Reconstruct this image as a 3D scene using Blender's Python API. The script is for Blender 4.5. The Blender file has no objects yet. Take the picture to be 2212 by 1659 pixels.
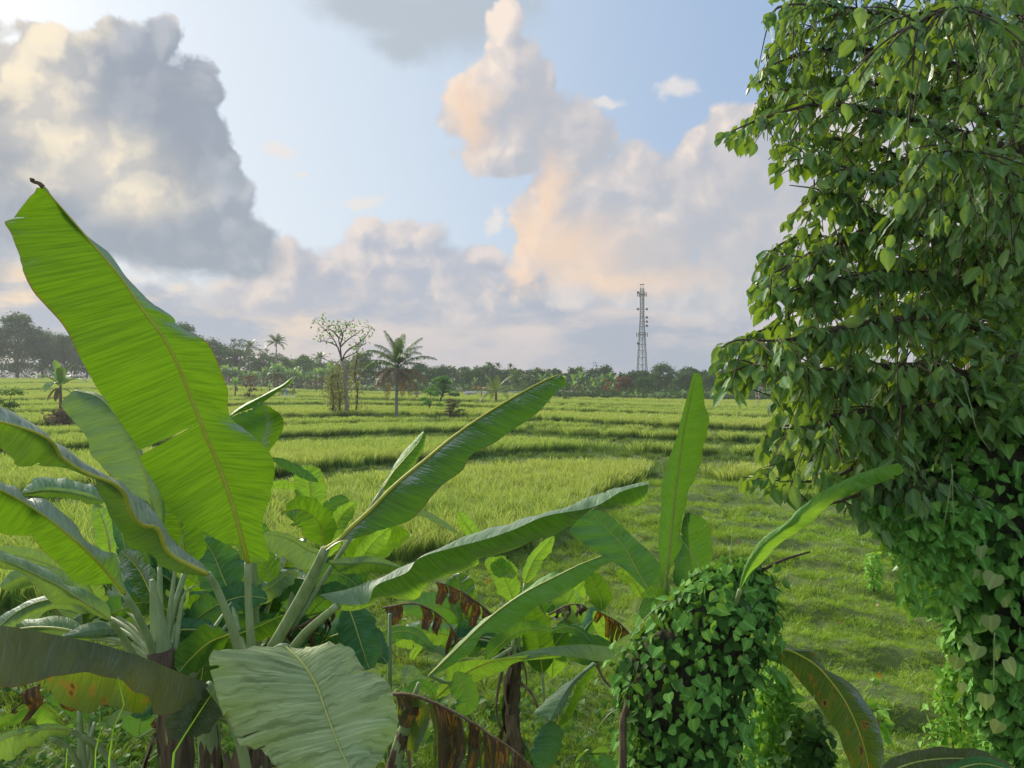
import bpy, math, random
import numpy as np
from mathutils import Vector, Matrix

# ---------------------------------------------------------------- frame
# picture measures are taken in a 2212 x 1659 frame; F is the focal length in those pixels
W, H, F, HOR, CZ = 2212.0, 1659.0, 1660.0, 822.0, 4.2
scene = bpy.context.scene
cam_d = bpy.data.cameras.new('camera'); cam = bpy.data.objects.new('camera', cam_d)
scene.collection.objects.link(cam); scene.camera = cam
cam.location = (0, 0, CZ); cam.rotation_euler = (math.radians(90), 0, 0)
cam_d.sensor_width = 36; cam_d.lens = 36 * F / W
cam_d.shift_y = -(H / 2 - HOR) / W
cam_d.clip_start = 0.05; cam_d.clip_end = 6000

SUN_AZ, SUN_EL = -42.0, 26.0          # degrees, azimuth from +Y to the left, elevation
SKY_STRENGTH = 0.1
HAZE = 0.00045
scene.view_settings.view_transform = 'Standard'
scene.view_settings.look = 'None'
scene.view_settings.gamma = 1
scene.view_settings.use_curve_mapping = False
scene.view_settings.exposure = 0.32
scene.render.engine = 'CYCLES'
cy = scene.cycles
cy.use_denoising = True
cy.max_bounces = 8; cy.diffuse_bounces = 4; cy.glossy_bounces = 3; cy.transmission_bounces = 6
cy.transparent_max_bounces = 8; cy.volume_bounces = 1
cy.sample_clamp_indirect = 6.0

sl = bpy.data.lights.new('sun', 'SUN'); sun = bpy.data.objects.new('sun', sl)
scene.collection.objects.link(sun)
sl.energy = 4.2; sl.angle = math.radians(16); sl.color = (1.0, 0.88, 0.70)
_a, _e = math.radians(SUN_AZ), math.radians(SUN_EL)
sun_dir = Vector((math.sin(_a) * math.cos(_e), math.cos(_a) * math.cos(_e), math.sin(_e)))
sun.rotation_euler = sun_dir.to_track_quat('Z', 'Y').to_euler()
sun.location = (-40, 60, 60)

# ---------------------------------------------------------------- node helpers
class NT:
    def __init__(s, tree): s.t = tree; s.t.nodes.clear()
    def n(s, typ, **kw):
        x = s.t.nodes.new(typ)
        for k, v in kw.items(): setattr(x, k, v)
        return x
    def put(s, sock, v):
        if v is None: return
        if isinstance(v, bpy.types.NodeSocket): s.t.links.new(v, sock)
        else: sock.default_value = tuple(v) + (1.0,) if isinstance(v, tuple) and len(v) == 3 and sock.type == 'RGBA' else v
    def m(s, op, a, b=None, c=None, clamp=False):
        x = s.n('ShaderNodeMath', operation=op, use_clamp=clamp)
        for i, v in enumerate((a, b, c)): s.put(x.inputs[i], v)
        return x.outputs[0]
    def vm(s, op, a, b=None, c=None, scale=None):
        x = s.n('ShaderNodeVectorMath', operation=op)
        for i, v in enumerate((a, b, c)):
            if v is not None: s.put(x.inputs[i], v)
        if scale is not None: s.put(x.inputs['Scale'], scale)
        return x.outputs['Value'] if op in ('LENGTH', 'DOT_PRODUCT', 'DISTANCE') else x.outputs[0]
    def ramp(s, v, a, b, lo=0.0, hi=1.0, smooth=True):
        x = s.n('ShaderNodeMapRange', interpolation_type='SMOOTHSTEP' if smooth else 'LINEAR')
        s.put(x.inputs[0], v)
        for i, q in zip((1, 2, 3, 4), (a, b, lo, hi)): s.put(x.inputs[i], q)
        return x.outputs[0]
    def mix(s, f, a, b, blend='MIX'):
        x = s.n('ShaderNodeMix', data_type='RGBA', blend_type=blend)
        s.put(x.inputs[0], f)
        for i, v in ((6, a), (7, b)):
            if isinstance(v, tuple): v = tuple(v) + (1.0,) * (4 - len(v))
            s.put(x.inputs[i], v)
        return x.outputs[2]
    def noise(s, vec, scale, detail=4, rough=0.55, dist=0.0, color=False):
        x = s.n('ShaderNodeTexNoise')
        s.put(x.inputs['Vector'], vec); x.inputs['Scale'].default_value = scale
        x.inputs['Detail'].default_value = detail; x.inputs['Roughness'].default_value = rough
        x.inputs['Distortion'].default_value = dist
        return x.outputs['Color' if color else 0]

def lin(r, g, b):
    f = lambda c: (c / 255 / 12.92) if c / 255 <= 0.04045 else ((c / 255 + 0.055) / 1.055) ** 2.4
    return (f(r), f(g), f(b))

# ---------------------------------------------------------------- sky: Nishita behind procedural clouds
world = bpy.data.worlds.new('World'); scene.world = world; world.use_nodes = True
T = NT(world.node_tree)
tc = T.n('ShaderNodeTexCoord'); D = T.vm('NORMALIZE', tc.outputs['Generated'])
sx = T.n('ShaderNodeSeparateXYZ'); T.put(sx.inputs[0], D)
az = T.m('ARCTAN2', sx.outputs[0], sx.outputs[1])
el = T.m('ARCSINE', sx.outputs[2])
cb = T.n('ShaderNodeCombineXYZ'); T.put(cb.inputs[0], T.m('MULTIPLY', az, F)); T.put(cb.inputs[1], T.m('MULTIPLY', el, F))
UV0 = cb.outputs[0]                                   # direction on the sky, in frame pixels from due north on the horizon
sky = T.n('ShaderNodeTexSky', sky_type='NISHITA')
sky.sun_disc = False; sky.sun_elevation = math.radians(SUN_EL); sky.sun_rotation = math.radians(SUN_AZ)
sky.altitude = 50; sky.air_density = 1.0; sky.dust_density = 2.2; sky.ozone_density = 1.5

def centred(col): return T.vm('SUBTRACT', col, (0.5, 0.5, 0.5))
w1 = T.vm('SCALE', centred(T.noise(D, 6.0, 3, 0.5, color=True)), scale=95.0)
w2 = T.vm('SCALE', centred(T.noise(D, 24.0, 8, 0.62, color=True)), scale=52.0)
warp = T.vm('MULTIPLY', T.vm('ADD', w1, w2), (1.0, 0.85, 0.0))
P1 = T.vm('ADD', UV0, warp)
w3 = T.vm('SCALE', centred(T.noise(D, 9.0, 6, 0.6, color=True)), scale=190.0)
P2 = T.vm('ADD', UV0, T.vm('MULTIPLY', w3, (1.3, 0.6, 0.0)))     # smeared, for stratus
def billow(v, scale=11.0):
    """cauliflower relief: 0 on the crown of a puff, rising into the creases"""
    x = T.n('ShaderNodeTexVoronoi', feature='F1'); x.inputs['Scale'].default_value = scale
    x.inputs['Detail'].default_value = 2.0; x.inputs['Roughness'].default_value = 0.5; x.inputs['Lacunarity'].default_value = 2.3
    if 'Randomness' in x.inputs: x.inputs['Randomness'].default_value = 1.0
    T.put(x.inputs['Vector'], v); return x.outputs['Distance']
nwarp = T.vm('SCALE', centred(T.noise(D, 9.0, 4, 0.6, color=True)), scale=0.10)
Dw = T.vm('ADD', D, nwarp)
B0 = billow(Dw); LIGHT = (-0.016, -0.006, 0.012)
B1 = billow(T.vm('ADD', Dw, LIGHT))

def tosky(px, py):
    return (math.atan2(px - W / 2, F) * F, math.atan2(HOR - py, math.hypot(F, px - W / 2)) * F)
def blobs(P, items):
    """smooth union of ellipses (px, py, rx, ry): 0 in the middle, 1 on the rim"""
    out = None
    for (px, py, rx, ry) in items:
        u, v = tosky(px, py)
        q = T.vm('LENGTH', T.vm('MULTIPLY', T.vm('SUBTRACT', P, (u, v, 0)), (1 / rx, 1 / ry, 0)))
        out = q if out is None else T.m('SMOOTH_MIN', out, q, 0.35)
    return out
def cover(q, soft, rim=1.0):
    if isinstance(soft, bpy.types.NodeSocket): return T.ramp(q, T.m('SUBTRACT', rim, soft), T.m('ADD', rim, soft), 1.0, 0.0)
    return T.ramp(q, rim - soft, rim + soft, 1.0, 0.0)
def lit(Pa, items, dx, dy, k, amp=0.5, kb=1.6):
    """cover field roughened by the billows, and how much it thins towards the light"""
    a = T.m('MULTIPLY_ADD', T.m('SUBTRACT', B0, 0.62), amp, blobs(Pa, items))
    b = T.m('MULTIPLY_ADD', T.m('SUBTRACT', B1, 0.62), amp, blobs(T.vm('ADD', Pa, (dx, dy, 0)), items))
    rel = T.m('SUBTRACT', B1, B0)
    return a, T.m('ADD', T.m('MULTIPLY_ADD', T.m('SUBTRACT', b, a), k, 0.42), T.m('MULTIPLY', rel, kb), clamp=True)

nz = sky.outputs[0]
warm_sky = T.ramp(az, 0.40, -0.30)
c = T.mix(0.88, nz, T.mix(warm_sky, tuple(8.3 * v for v in lin(160, 186, 220)), tuple(8.3 * v for v in lin(208, 222, 236))))
K = 8.3
def col(r, g, b): return tuple(K * v for v in lin(r, g, b))
puff = T.noise(D, 7.0, 6, 0.6)
fine = T.noise(D, 26.0, 6, 0.65)
# cloud deck everywhere outside the mapped part of the sky, thin
deck = T.ramp(T.noise(T.vm('MULTIPLY', D, (1, 1, 2.2)), 2.6, 7, 0.6), 0.50, 0.66)
away = T.ramp(T.m('ABSOLUTE', az), 0.62, 0.9)
high = T.ramp(el, 0.50, 0.72)
deck = T.m('MULTIPLY', deck, T.m('MAXIMUM', away, high))
c = T.mix(T.m('MULTIPLY', deck, 0.85), c, T.mix(puff, col(205, 200, 200), col(240, 232, 224)))
# high thin grey patch at the top, small wisps
top = [(830, 10, 150, 40), (960, 40, 150, 60), (880, 90, 70, 40), (1060, 10, 90, 50)]
c = T.mix(T.m('MULTIPLY', cover(blobs(P2, top), 0.55), 0.8), c, col(176, 186, 196))
wisp = [(1468, 190, 30, 13), (1316, 228, 30, 9), (770, 440, 56, 12), (590, 318, 30, 12), (1070, 480, 18, 22), (620, 365, 18, 7)]
c = T.mix(T.m('MULTIPLY', cover(blobs(P2, wisp), 0.6), 0.75), c, col(236, 228, 222))
# cloud bank along the horizon
wav = T.m('MULTIPLY', T.m('SUBTRACT', T.noise(D, 4.0, 7, 0.6), 0.5), 420.0)
sv = T.n('ShaderNodeSeparateXYZ'); T.put(sv.inputs[0], P1)
bank = T.ramp(T.m('ADD', T.m('MULTIPLY_ADD', B0, 60.0, sv.outputs[1]), wav), 225, 330, 1.0, 0.0)
strat = T.noise(T.vm('MULTIPLY', D, (1, 1, 2.8)), 6.5, 6, 0.56)
bcol = T.mix(T.ramp(strat, 0.40, 0.66), col(164, 172, 189), col(208, 200, 203))
warm_az = T.ramp(az, -0.10, -0.5)                     # the west, left of the frame, is the warm side
bcol = T.mix(T.m('MULTIPLY', T.ramp(strat, 0.42, 0.60), T.m('MULTIPLY_ADD', warm_az, 0.85, 0.14)), bcol, col(253, 220, 176))
bcol = T.mix(T.ramp(el, 0.075, 0.0, 0.0, 0.7), bcol, T.mix(warm_az, col(168, 176, 192), col(214, 202, 200)))
c = T.mix(T.m('MULTIPLY', bank, 0.95), c, bcol)
# middle distance heaps, peach towards the sun
mid = [(860, 560, 190, 50), (860, 510, 120, 40), (780, 560, 60, 54), (1040, 560, 60, 30), (920, 620, 200, 80), (640, 570, 40, 54),
       (690, 600, 60, 50), (600, 640, 150, 56)]
q, L = lit(P1, mid, -22, 18, 0.5, 0.5, 0.5)
mc = T.mix(T.ramp(L, 0.15, 0.95), col(172, 178, 193), col(236, 220, 210))
c = T.mix(T.m('MULTIPLY', cover(q, 0.22), 0.9), c, mc)
# right hand bank
right = [(1110, 180, 100, 90), (1010, 235, 70, 66), (1230, 340, 80, 60), (1190, 430, 90, 80), (1400, 400, 110, 110), (1100, 130, 64, 60), (1082, 60, 40, 56), (1190, 165, 26, 40), (1040, 215, 95, 76), (1140, 260, 140, 90), (1080, 325, 120, 60),
         (1270, 310, 76, 54), (1200, 375, 60, 44), (1175, 500, 90, 76), (1290, 440, 100, 84), (1300, 560, 200, 104), (1450, 480, 110, 90),
         (1560, 400, 120, 130), (1590, 300, 100, 62), (1480, 330, 46, 50), (1660, 520, 200, 200), (1430, 620, 330, 66), (1900, 420, 240, 260)]
q, L = lit(P1, right, -34, 16, 0.55, 0.50, 0.55)
Lr = T.m('MULTIPLY_ADD', T.m('SUBTRACT', puff, 0.5), 0.8, L, clamp=True)
rc = T.mix(T.ramp(Lr, 0.15, 0.70), col(184, 188, 198), col(212, 206, 206))
rc = T.mix(T.ramp(Lr, 0.55, 1.05), rc, col(246, 230, 216))
glow = [(1150, 520, 70, 80), (1250, 540, 150, 60), (1200, 430, 40, 90), (1340, 600, 160, 30), (1000, 250, 50, 80), (1130, 620, 70, 30)]
rc = T.mix(T.m('MULTIPLY', cover(blobs(P2, glow), 0.8), 0.75), rc, col(247, 214, 184))
greyr = [(1600, 500, 170, 110), (1430, 520, 90, 60), (1180, 240, 90, 50), (1300, 330, 60, 50)]
rc = T.mix(T.m('MULTIPLY', cover(blobs(P2, greyr), 0.8), 0.6), rc, col(180, 184, 194))
c = T.mix(cover(q, 0.13), c, rc)
# lower veil on the right, above the trees
veil = T.ramp(T.m('ADD', el, T.m('MULTIPLY', strat, 0.05)), 0.125, 0.02)
vcol = T.mix(T.ramp(strat, 0.42, 0.62), col(166, 174, 188), col(204, 195, 196))
c = T.mix(T.m('MULTIPLY', veil, T.m('MULTIPLY_ADD', warm_az, -0.75, 0.82)), c, vcol)
# the big grey cloud on the left with its sunlit flank
left = [(470, 440, 100, 90), (150, 200, 160, 120), (280, 300, 190, 150), (350, 400, 170, 130), (90, 90, 70, 54), (30, 180, 80, 90), (180, 130, 80, 62), (255, 100, 70, 54), (335, 95, 50, 46), (300, 220, 150, 110), (430, 200, 66, 60),
        (440, 310, 70, 90), (180, 330, 180, 130), (470, 370, 60, 90), (380, 460, 160, 110), (510, 480, 70, 70), (200, 480, 200, 100), (60, 420, 160, 110),
        (-60, 300, 120, 120), (430, 540, 170, 48), (540, 560, 80, 44), (560, 520, 50, 50), (-300, 200, 260, 260), (-420, 480, 300, 150)]
q, L = lit(P1, left, -40, 26, 0.55, 0.46, 0.75)
Ll = T.m('MULTIPLY_ADD', T.m('SUBTRACT', fine, 0.5), 0.5, L, clamp=True)
lc = T.mix(T.ramp(Ll, 0.2, 0.95), col(156, 166, 180), col(190, 194, 202))
glowl = [(60, 80, 60, 50), (20, 160, 50, 70), (120, 60, 60, 34), (130, 300, 130, 44), (60, 230, 70, 60), (-120, 120, 160, 160), (240, 350, 110, 44), (320, 420, 90, 40), (120, 380, 90, 30)]
lc = T.mix(T.m('MULTIPLY', cover(blobs(P2, glowl), 0.85), 0.9), lc, T.mix(T.ramp(Ll, 0.2, 0.7), col(212, 206, 198), col(255, 240, 210)))
edge = T.m('MULTIPLY', cover(q, 0.12), T.ramp(q, 0.80, 1.04))
lc = T.mix(T.m('MULTIPLY', edge, T.m('MULTIPLY', T.ramp(Ll, 0.35, 0.9), 0.7)), lc, col(244, 234, 224))
dark = [(10, 330, 60, 70), (20, 250, 30, 40), (60, 480, 130, 80), (330, 510, 190, 60), (430, 570, 120, 26), (330, 200, 110, 90), (400, 330, 80, 90)]
lc = T.mix(T.m('MULTIPLY', cover(blobs(P2, dark), 0.8), 0.62), lc, col(146, 155, 170))
c = T.mix(cover(q, T.ramp(el, 0.11, 0.24, 0.34, 0.09)), c, lc)
# below the horizon: plain haze colour, so nothing odd shines up at the leaves
c = T.mix(T.ramp(el, 0.0, -0.03), c, col(120, 130, 110))
bg = T.n('ShaderNodeBackground'); T.put(bg.inputs[0], c); bg.inputs[1].default_value = SKY_STRENGTH
wo = T.n('ShaderNodeOutputWorld'); T.t.links.new(bg.outputs[0], wo.inputs[0])
world.cycles.sampling_method = 'MANUAL'; world.cycles.sample_map_resolution = 512
# ---------------------------------------------------------------- geometry helpers
rng = np.random.default_rng(7)
R = random.Random(11)
def V3(px, py, d):
    """the place at distance d (metres along the view) that shows at frame pixel (px, py)"""
    return np.array([(px - W / 2) / F * d, d, CZ - (py - HOR) / F * d])
def topx(p):
    p = np.asarray(p, float)
    return np.stack([W / 2 + F * p[..., 0] / p[..., 1], HOR - F * (p[..., 2] - CZ) / p[..., 1]], -1)
def spline(pts, n):
    """catmull-rom through pts, resampled to n points by arc length"""
    P = np.asarray(pts, float)
    if len(P) == 2: return P[0] + (P[1] - P[0]) * np.linspace(0, 1, n)[:, None]
    Q = np.vstack([2 * P[0] - P[1], P, 2 * P[-1] - P[-2]])
    out = []
    for i in range(1, len(Q) - 2):
        a, b, c_, d = Q[i - 1], Q[i], Q[i + 1], Q[i + 2]
        t = np.linspace(0, 1, 14, endpoint=False)[:, None]
        out.append(0.5 * (2 * b + (c_ - a) * t + (2 * a - 5 * b + 4 * c_ - d) * t ** 2 + (3 * b - a - 3 * c_ + d) * t ** 3))
    out.append(P[-1:]); C = np.vstack(out)
    s = np.r_[0, np.cumsum(np.linalg.norm(np.diff(C, axis=0), axis=1))]
    u = np.linspace(0, s[-1], n)
    return np.stack([np.interp(u, s, C[:, k]) for k in range(C.shape[1])], 1)
def unit(v):
    v = np.asarray(v, float); return v / np.maximum(np.linalg.norm(v, axis=-1, keepdims=True), 1e-9)

class MB:
    """collects vertices and faces (with a uv per vertex) for ONE mesh object"""
    def __init__(s): s.v = []; s.f = []; s.uv = []; s.k = 0; s.mi = []
    def add(s, v, f, uv=None, mi=0):
        v = np.asarray(v, float).reshape(-1, 3)
        s.v.append(v); s.f += [tuple(int(i) + s.k for i in q) for q in f]; s.mi += [mi] * len(f)
        s.uv.append(np.zeros((len(v), 2)) if uv is None else np.asarray(uv, float)); s.k += len(v)
    def grid(s, G, uv=None, skip=None, flip=False, closed=False):
        n, m = G.shape[:2]; f = []
        for i in range(n - 1):
            for j in range(m if closed else m - 1):
                if skip is not None and skip(i, j): continue
                a, b, c_, d = i * m + j, i * m + (j + 1) % m, (i + 1) * m + (j + 1) % m, (i + 1) * m + j
                f.append((a, d, c_, b) if flip else (a, b, c_, d))
        s.add(G.reshape(-1, 3), f, None if uv is None else uv.reshape(-1, 2))
    def tube(s, pts, rad, k=6, caps=True):
        P = np.asarray(pts, float); n = len(P); rad = np.broadcast_to(np.asarray(rad, float), (n,))
        T_ = unit(np.gradient(P, axis=0)) if n > 2 else np.repeat(unit(P[1] - P[0])[None], 2, 0)
        ref = np.array([0, 0, 1.0]) if abs(T_[0][2]) < 0.8 else np.array([1.0, 0, 0])
        A = unit(np.cross(T_, ref)); B = np.cross(T_, A)
        th = np.arange(k) * 2 * math.pi / k
        G = P[:, None] + rad[:, None, None] * (np.cos(th)[None, :, None] * A[:, None] + np.sin(th)[None, :, None] * B[:, None])
        L = np.r_[0, np.cumsum(np.linalg.norm(np.diff(P, axis=0), axis=1))]
        uv = np.stack([np.broadcast_to(th / 6.28, (n, k)), np.broadcast_to(L[:, None], (n, k))], -1)
        f = [(i * k + j, i * k + (j + 1) % k, (i + 1) * k + (j + 1) % k, (i + 1) * k + j) for i in range(n - 1) for j in range(k)]
        if caps: f += [tuple(range(k))[::-1], tuple(range((n - 1) * k, n * k))]
        s.add(G.reshape(-1, 3), f, uv.reshape(-1, 2))
    def box(s, c_, size, rz=0.0):
        x, y, z = [q / 2 for q in size]
        v = np.array([(a, b, d) for a in (-x, x) for b in (-y, y) for d in (-z, z)])
        cr, sr = math.cos(rz), math.sin(rz)
        v = np.stack([v[:, 0] * cr - v[:, 1] * sr, v[:, 0] * sr + v[:, 1] * cr, v[:, 2]], 1) + np.asarray(c_, float)
        s.add(v, [(0, 1, 3, 2), (4, 6, 7, 5), (0, 4, 5, 1), (2, 3, 7, 6), (0, 2, 6, 4), (1, 5, 7, 3)])
    def bar(s, a, b, r, k=4): s.tube([a, b], [r, r], k)
    def mesh(s, name, mat, origin=(0, 0, 0), smooth=True):
        me = bpy.data.meshes.new(name)
        V = np.vstack(s.v) - np.asarray(origin, float)
        lens = np.fromiter((len(q) for q in s.f), np.int32, len(s.f))
        idx = np.fromiter((i for q in s.f for i in q), np.int32, int(lens.sum()))
        me.vertices.add(len(V)); me.vertices.foreach_set('co', V.astype(np.float32).ravel())
        me.loops.add(len(idx)); me.loops.foreach_set('vertex_index', idx)
        me.polygons.add(len(lens))
        me.polygons.foreach_set('loop_start', np.r_[0, np.cumsum(lens)[:-1]].astype(np.int32))
        me.update(calc_edges=True)
        me.polygons.foreach_set('use_smooth', np.full(len(lens), smooth))
        uvl = me.uv_layers.new(name='UVMap')
        uvl.data.foreach_set('uv', np.vstack(s.uv)[idx].astype(np.float32).ravel())
        for mt in (mat if isinstance(mat, (list, tuple)) else [mat]): me.materials.append(mt)
        if any(s.mi): me.polygons.foreach_set('material_index', np.array(s.mi, np.int32))
        me.validate(); me.update()
        return me
    def build(s, name, mat, parent=None, smooth=True, label=None):
        """one mesh object; vertices are in world space, moved to the parent's origin"""
        org = np.array(root_of(parent).location) if parent is not None else np.zeros(3)
        o = bpy.data.objects.new(name, s.mesh(name, mat, org, smooth))
        scene.collection.objects.link(o)
        if parent is not None: o.parent = parent
        if label: o['label'] = label
        return o
def root_of(o):
    while o.parent is not None: o = o.parent
    return o
def tag(o, label=None, cat=None, group=None, kind=None):
    for k, v in (('label', label), ('category', cat), ('group', group), ('kind', kind)):
        if v: o[k] = v
    return o
def thing(name, loc, label, cat, group=None):
    o = bpy.data.objects.new(name, None); scene.collection.objects.link(o)
    o.location = loc; o.empty_display_size = 0.2
    return tag(o, label, cat, group)
def copy_tree(o, parent=None):
    c_ = o.copy(); scene.collection.objects.link(c_); c_.parent = parent
    for ch in list(o.children): copy_tree(ch, c_)
    return c_
def piece(name, me, parent, M):
    """a part that shares mesh data; M in world space"""
    o = bpy.data.objects.new(name, me); scene.collection.objects.link(o); o.parent = parent
    o.matrix_basis = Matrix.Translation(-Vector(root_of(parent).location)) @ M
    return o

# ---------------------------------------------------------------- materials
def new_mat(name):
    m = bpy.data.materials.new(name); m.use_nodes = True; return m, NT(m.node_tree)
def geo(t): return t.n('ShaderNodeNewGeometry')
def out(t, sh):
    o = t.n('ShaderNodeOutputMaterial'); t.t.links.new(sh, o.inputs[0])
def mixs(t, f, a, b):
    x = t.n('ShaderNodeMixShader'); t.put(x.inputs[0], f); t.t.links.new(a, x.inputs[1]); t.t.links.new(b, x.inputs[2]); return x.outputs[0]
def leafy(t, colour, trans_colour, trans=0.4, gloss=0.06, rough=0.4, normal=None):
    """thin leaf: diffuse + translucent, with a little sheen"""
    a = t.n('ShaderNodeBsdfDiffuse'); t.put(a.inputs[0], colour)
    b = t.n('ShaderNodeBsdfTranslucent'); t.put(b.inputs[0], trans_colour)
    g = t.n('ShaderNodeBsdfGlossy'); g.inputs['Roughness'].default_value = rough; t.put(g.inputs[0], (0.55, 0.58, 0.60, 1))
    fr = t.n('ShaderNodeFresnel'); fr.inputs[0].default_value = 1.45
    for x in (a, b, g, fr):
        if normal is not None: t.t.links.new(normal, x.inputs['Normal'])
    s = mixs(t, trans, a.outputs[0], b.outputs[0])
    return mixs(t, t.m('MULTIPLY', fr.outputs[0], gloss), s, g.outputs[0]) if gloss else s
def bump(t, h, strength, dist):
    x = t.n('ShaderNodeBump'); x.inputs['Strength'].default_value = strength; x.inputs['Distance'].default_value = dist
    t.put(x.inputs['Height'], h); return x.outputs[0]

def banana_mat(name, top1, top2, under, through, trans=0.42, burn=0.0, gloss=0.38, wax=0.0, pleats=0.35, spots=0.5):
    m, t = new_mat(name)
    uv = t.n('ShaderNodeUVMap').outputs[0]
    g = geo(t)
    s = t.n('ShaderNodeSeparateXYZ'); t.put(s.inputs[0], uv)
    au = t.m('ABSOLUTE', s.outputs[0])
    # veins run out from the midrib: fine noise stretched along u, and slow folds
    vein = t.noise(t.vm('MULTIPLY', uv, (1.2, 75.0, 0)), 1.0, 2, 0.5)
    fold = t.noise(t.vm('MULTIPLY', uv, (0.8, 16.0, 0)), 1.0, 3, 0.55)
    pleat = t.noise(t.vm('MULTIPLY', t.vm('ADD', uv, t.vm('MULTIPLY', t.noise(uv, 5.0, 2, color=True), (0, 0.05, 0))), (1.4, 34.0, 0)), 1.0, 3, 0.6)
    blot = t.noise(g.outputs['Position'], 2.3, 4, 0.6)
    rnd = t.n('ShaderNodeObjectInfo').outputs['Random']
    c1 = t.mix(t.ramp(fold, 0.3, 0.7), top1, top2)
    c1 = t.mix(t.m('MULTIPLY', t.ramp(vein, 0.48, 0.70), 0.6), c1, tuple(min(1, v * 1.7 + 0.02) for v in top2))
    if wax: c1 = t.mix(t.m('MULTIPLY', t.ramp(blot, 0.35, 0.65), wax), c1, (0.30, 0.36, 0.33))
    c1 = t.mix(t.m('MULTIPLY', t.ramp(pleat, 0.50, 0.34), pleats), c1, tuple(v * 0.42 for v in top1))
    c1 = t.mix(t.m('MULTIPLY', t.ramp(pleat, 0.55, 0.72), 0.5 * pleats), c1, tuple(min(1, v * 1.5 + .03) for v in top2))
    c2 = t.mix(t.ramp(vein, 0.35, 0.7), under, tuple(v * 0.72 for v in under))
    cc = t.mix(g.outputs['Backfacing'], c1, c2)
    cc = t.mix(t.ramp(rnd, 0, 1, 0.0, 0.30, smooth=False), cc, tuple(v * 0.62 for v in top1))
    ct = t.mix(t.ramp(vein, 0.3, 0.75), through, tuple(v * 0.66 for v in through))
    ct = t.mix(t.m('MULTIPLY', t.ramp(fold, 0.5, 0.75), 0.45), ct, tuple(v * 0.5 for v in through))
    # browned, torn margins
    rim = t.m('MULTIPLY', t.ramp(au, 0.965, 0.995), t.ramp(blot, 0.45, 0.6))
    cc = t.mix(t.m('MULTIPLY', rim, 0.7), cc, (0.20, 0.13, 0.04)); ct = t.mix(rim, ct, (0.2, 0.1, 0.02))
    spot = t.m('MULTIPLY', t.ramp(t.noise(uv, 14.0, 5, 0.7), 0.66, 0.72), spots)
    cc = t.mix(spot, cc, (0.13, 0.09, 0.03))
    if burn:
        bn = t.ramp(t.noise(t.vm('MULTIPLY', uv, (1.0, 3.5, 0)), 2.2, 5, 0.6), 0.62 - 0.3 * burn, 0.68 - 0.3 * burn)
        bn2 = t.ramp(t.noise(t.vm('MULTIPLY', uv, (1.0, 3.5, 0)), 2.2, 5, 0.6), 0.56 - 0.3 * burn, 0.64 - 0.3 * burn)
        for_ = (0.30, 0.20, 0.02)
        cc = t.mix(bn2, cc, for_); ct = t.mix(bn2, ct, (0.5, 0.22, 0.01))
        cc = t.mix(bn, cc, (0.07, 0.035, 0.018)); ct = t.mix(bn, ct, (0.09, 0.03, 0.01))
    hh = t.m('ADD', t.m('ADD', t.m('MULTIPLY', vein, 0.3), fold), t.m('MULTIPLY', pleat, 0.9 * pleats))
    out(t, leafy(t, cc, ct, trans, gloss, 0.46, bump(t, hh, 0.75, 0.016)))
    return m
B_FRESH = banana_mat('banana_leaf_fresh', (0.065, 0.20, 0.05), (0.12, 0.29, 0.10), (0.085, 0.22, 0.018), (0.17, 0.36, 0.008), 0.44, gloss=0.35)
B_YOUNG = banana_mat('banana_leaf_young', (0.13, 0.33, 0.05), (0.20, 0.45, 0.12), (0.20, 0.42, 0.05), (0.33, 0.60, 0.035), 0.48)
B_DEEP = banana_mat('banana_leaf_deep', (0.035, 0.13, 0.055), (0.085, 0.24, 0.13), (0.08, 0.20, 0.03), (0.16, 0.38, 0.015), 0.30, gloss=0.45)
B_PALE = banana_mat('banana_leaf_waxy', (0.12, 0.24, 0.12), (0.24, 0.37, 0.22), (0.20, 0.33, 0.07), (0.30, 0.50, 0.04), 0.32, wax=0.3)
B_SILVER = banana_mat('banana_leaf_silvery', (0.26, 0.31, 0.24), (0.38, 0.43, 0.36), (0.2, 0.33, 0.07), (0.30, 0.50, 0.04), 0.20, gloss=0.4, pleats=0.6)
B_FRONT = banana_mat('banana_leaf_pleated', (0.33, 0.43, 0.19), (0.44, 0.53, 0.27), (0.2, 0.33, 0.07), (0.30, 0.50, 0.04), 0.22, gloss=0.35, pleats=0.7)
B_MID = banana_mat('banana_leaf_mid', (0.10, 0.27, 0.06), (0.17, 0.38, 0.11), (0.12, 0.28, 0.03), (0.16, 0.36, 0.015), 0.28)
B_DULL = banana_mat('banana_leaf_dull', (0.075, 0.105, 0.065), (0.11, 0.15, 0.095), (0.13, 0.17, 0.02), (0.22, 0.24, 0.01), 0.20, gloss=0.3, spots=0.25)
B_DEAD = banana_mat('banana_leaf_dead', (0.055, 0.038, 0.025), (0.15, 0.105, 0.065), (0.09, 0.06, 0.035), (0.13, 0.075, 0.03), 0.2, burn=0.15, gloss=0.3, pleats=0.8)
B_OLIVE = banana_mat('banana_leaf_olive', (0.06, 0.13, 0.03), (0.09, 0.18, 0.04), (0.09, 0.17, 0.02), (0.26, 0.38, 0.01), 0.35, burn=0.06, gloss=0.4)
B_BURNT = banana_mat('banana_leaf_scorched', (0.05, 0.11, 0.03), (0.08, 0.15, 0.04), (0.10, 0.12, 0.015), (0.34, 0.32, 0.01), 0.35, burn=0.45, gloss=0.5)

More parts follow.
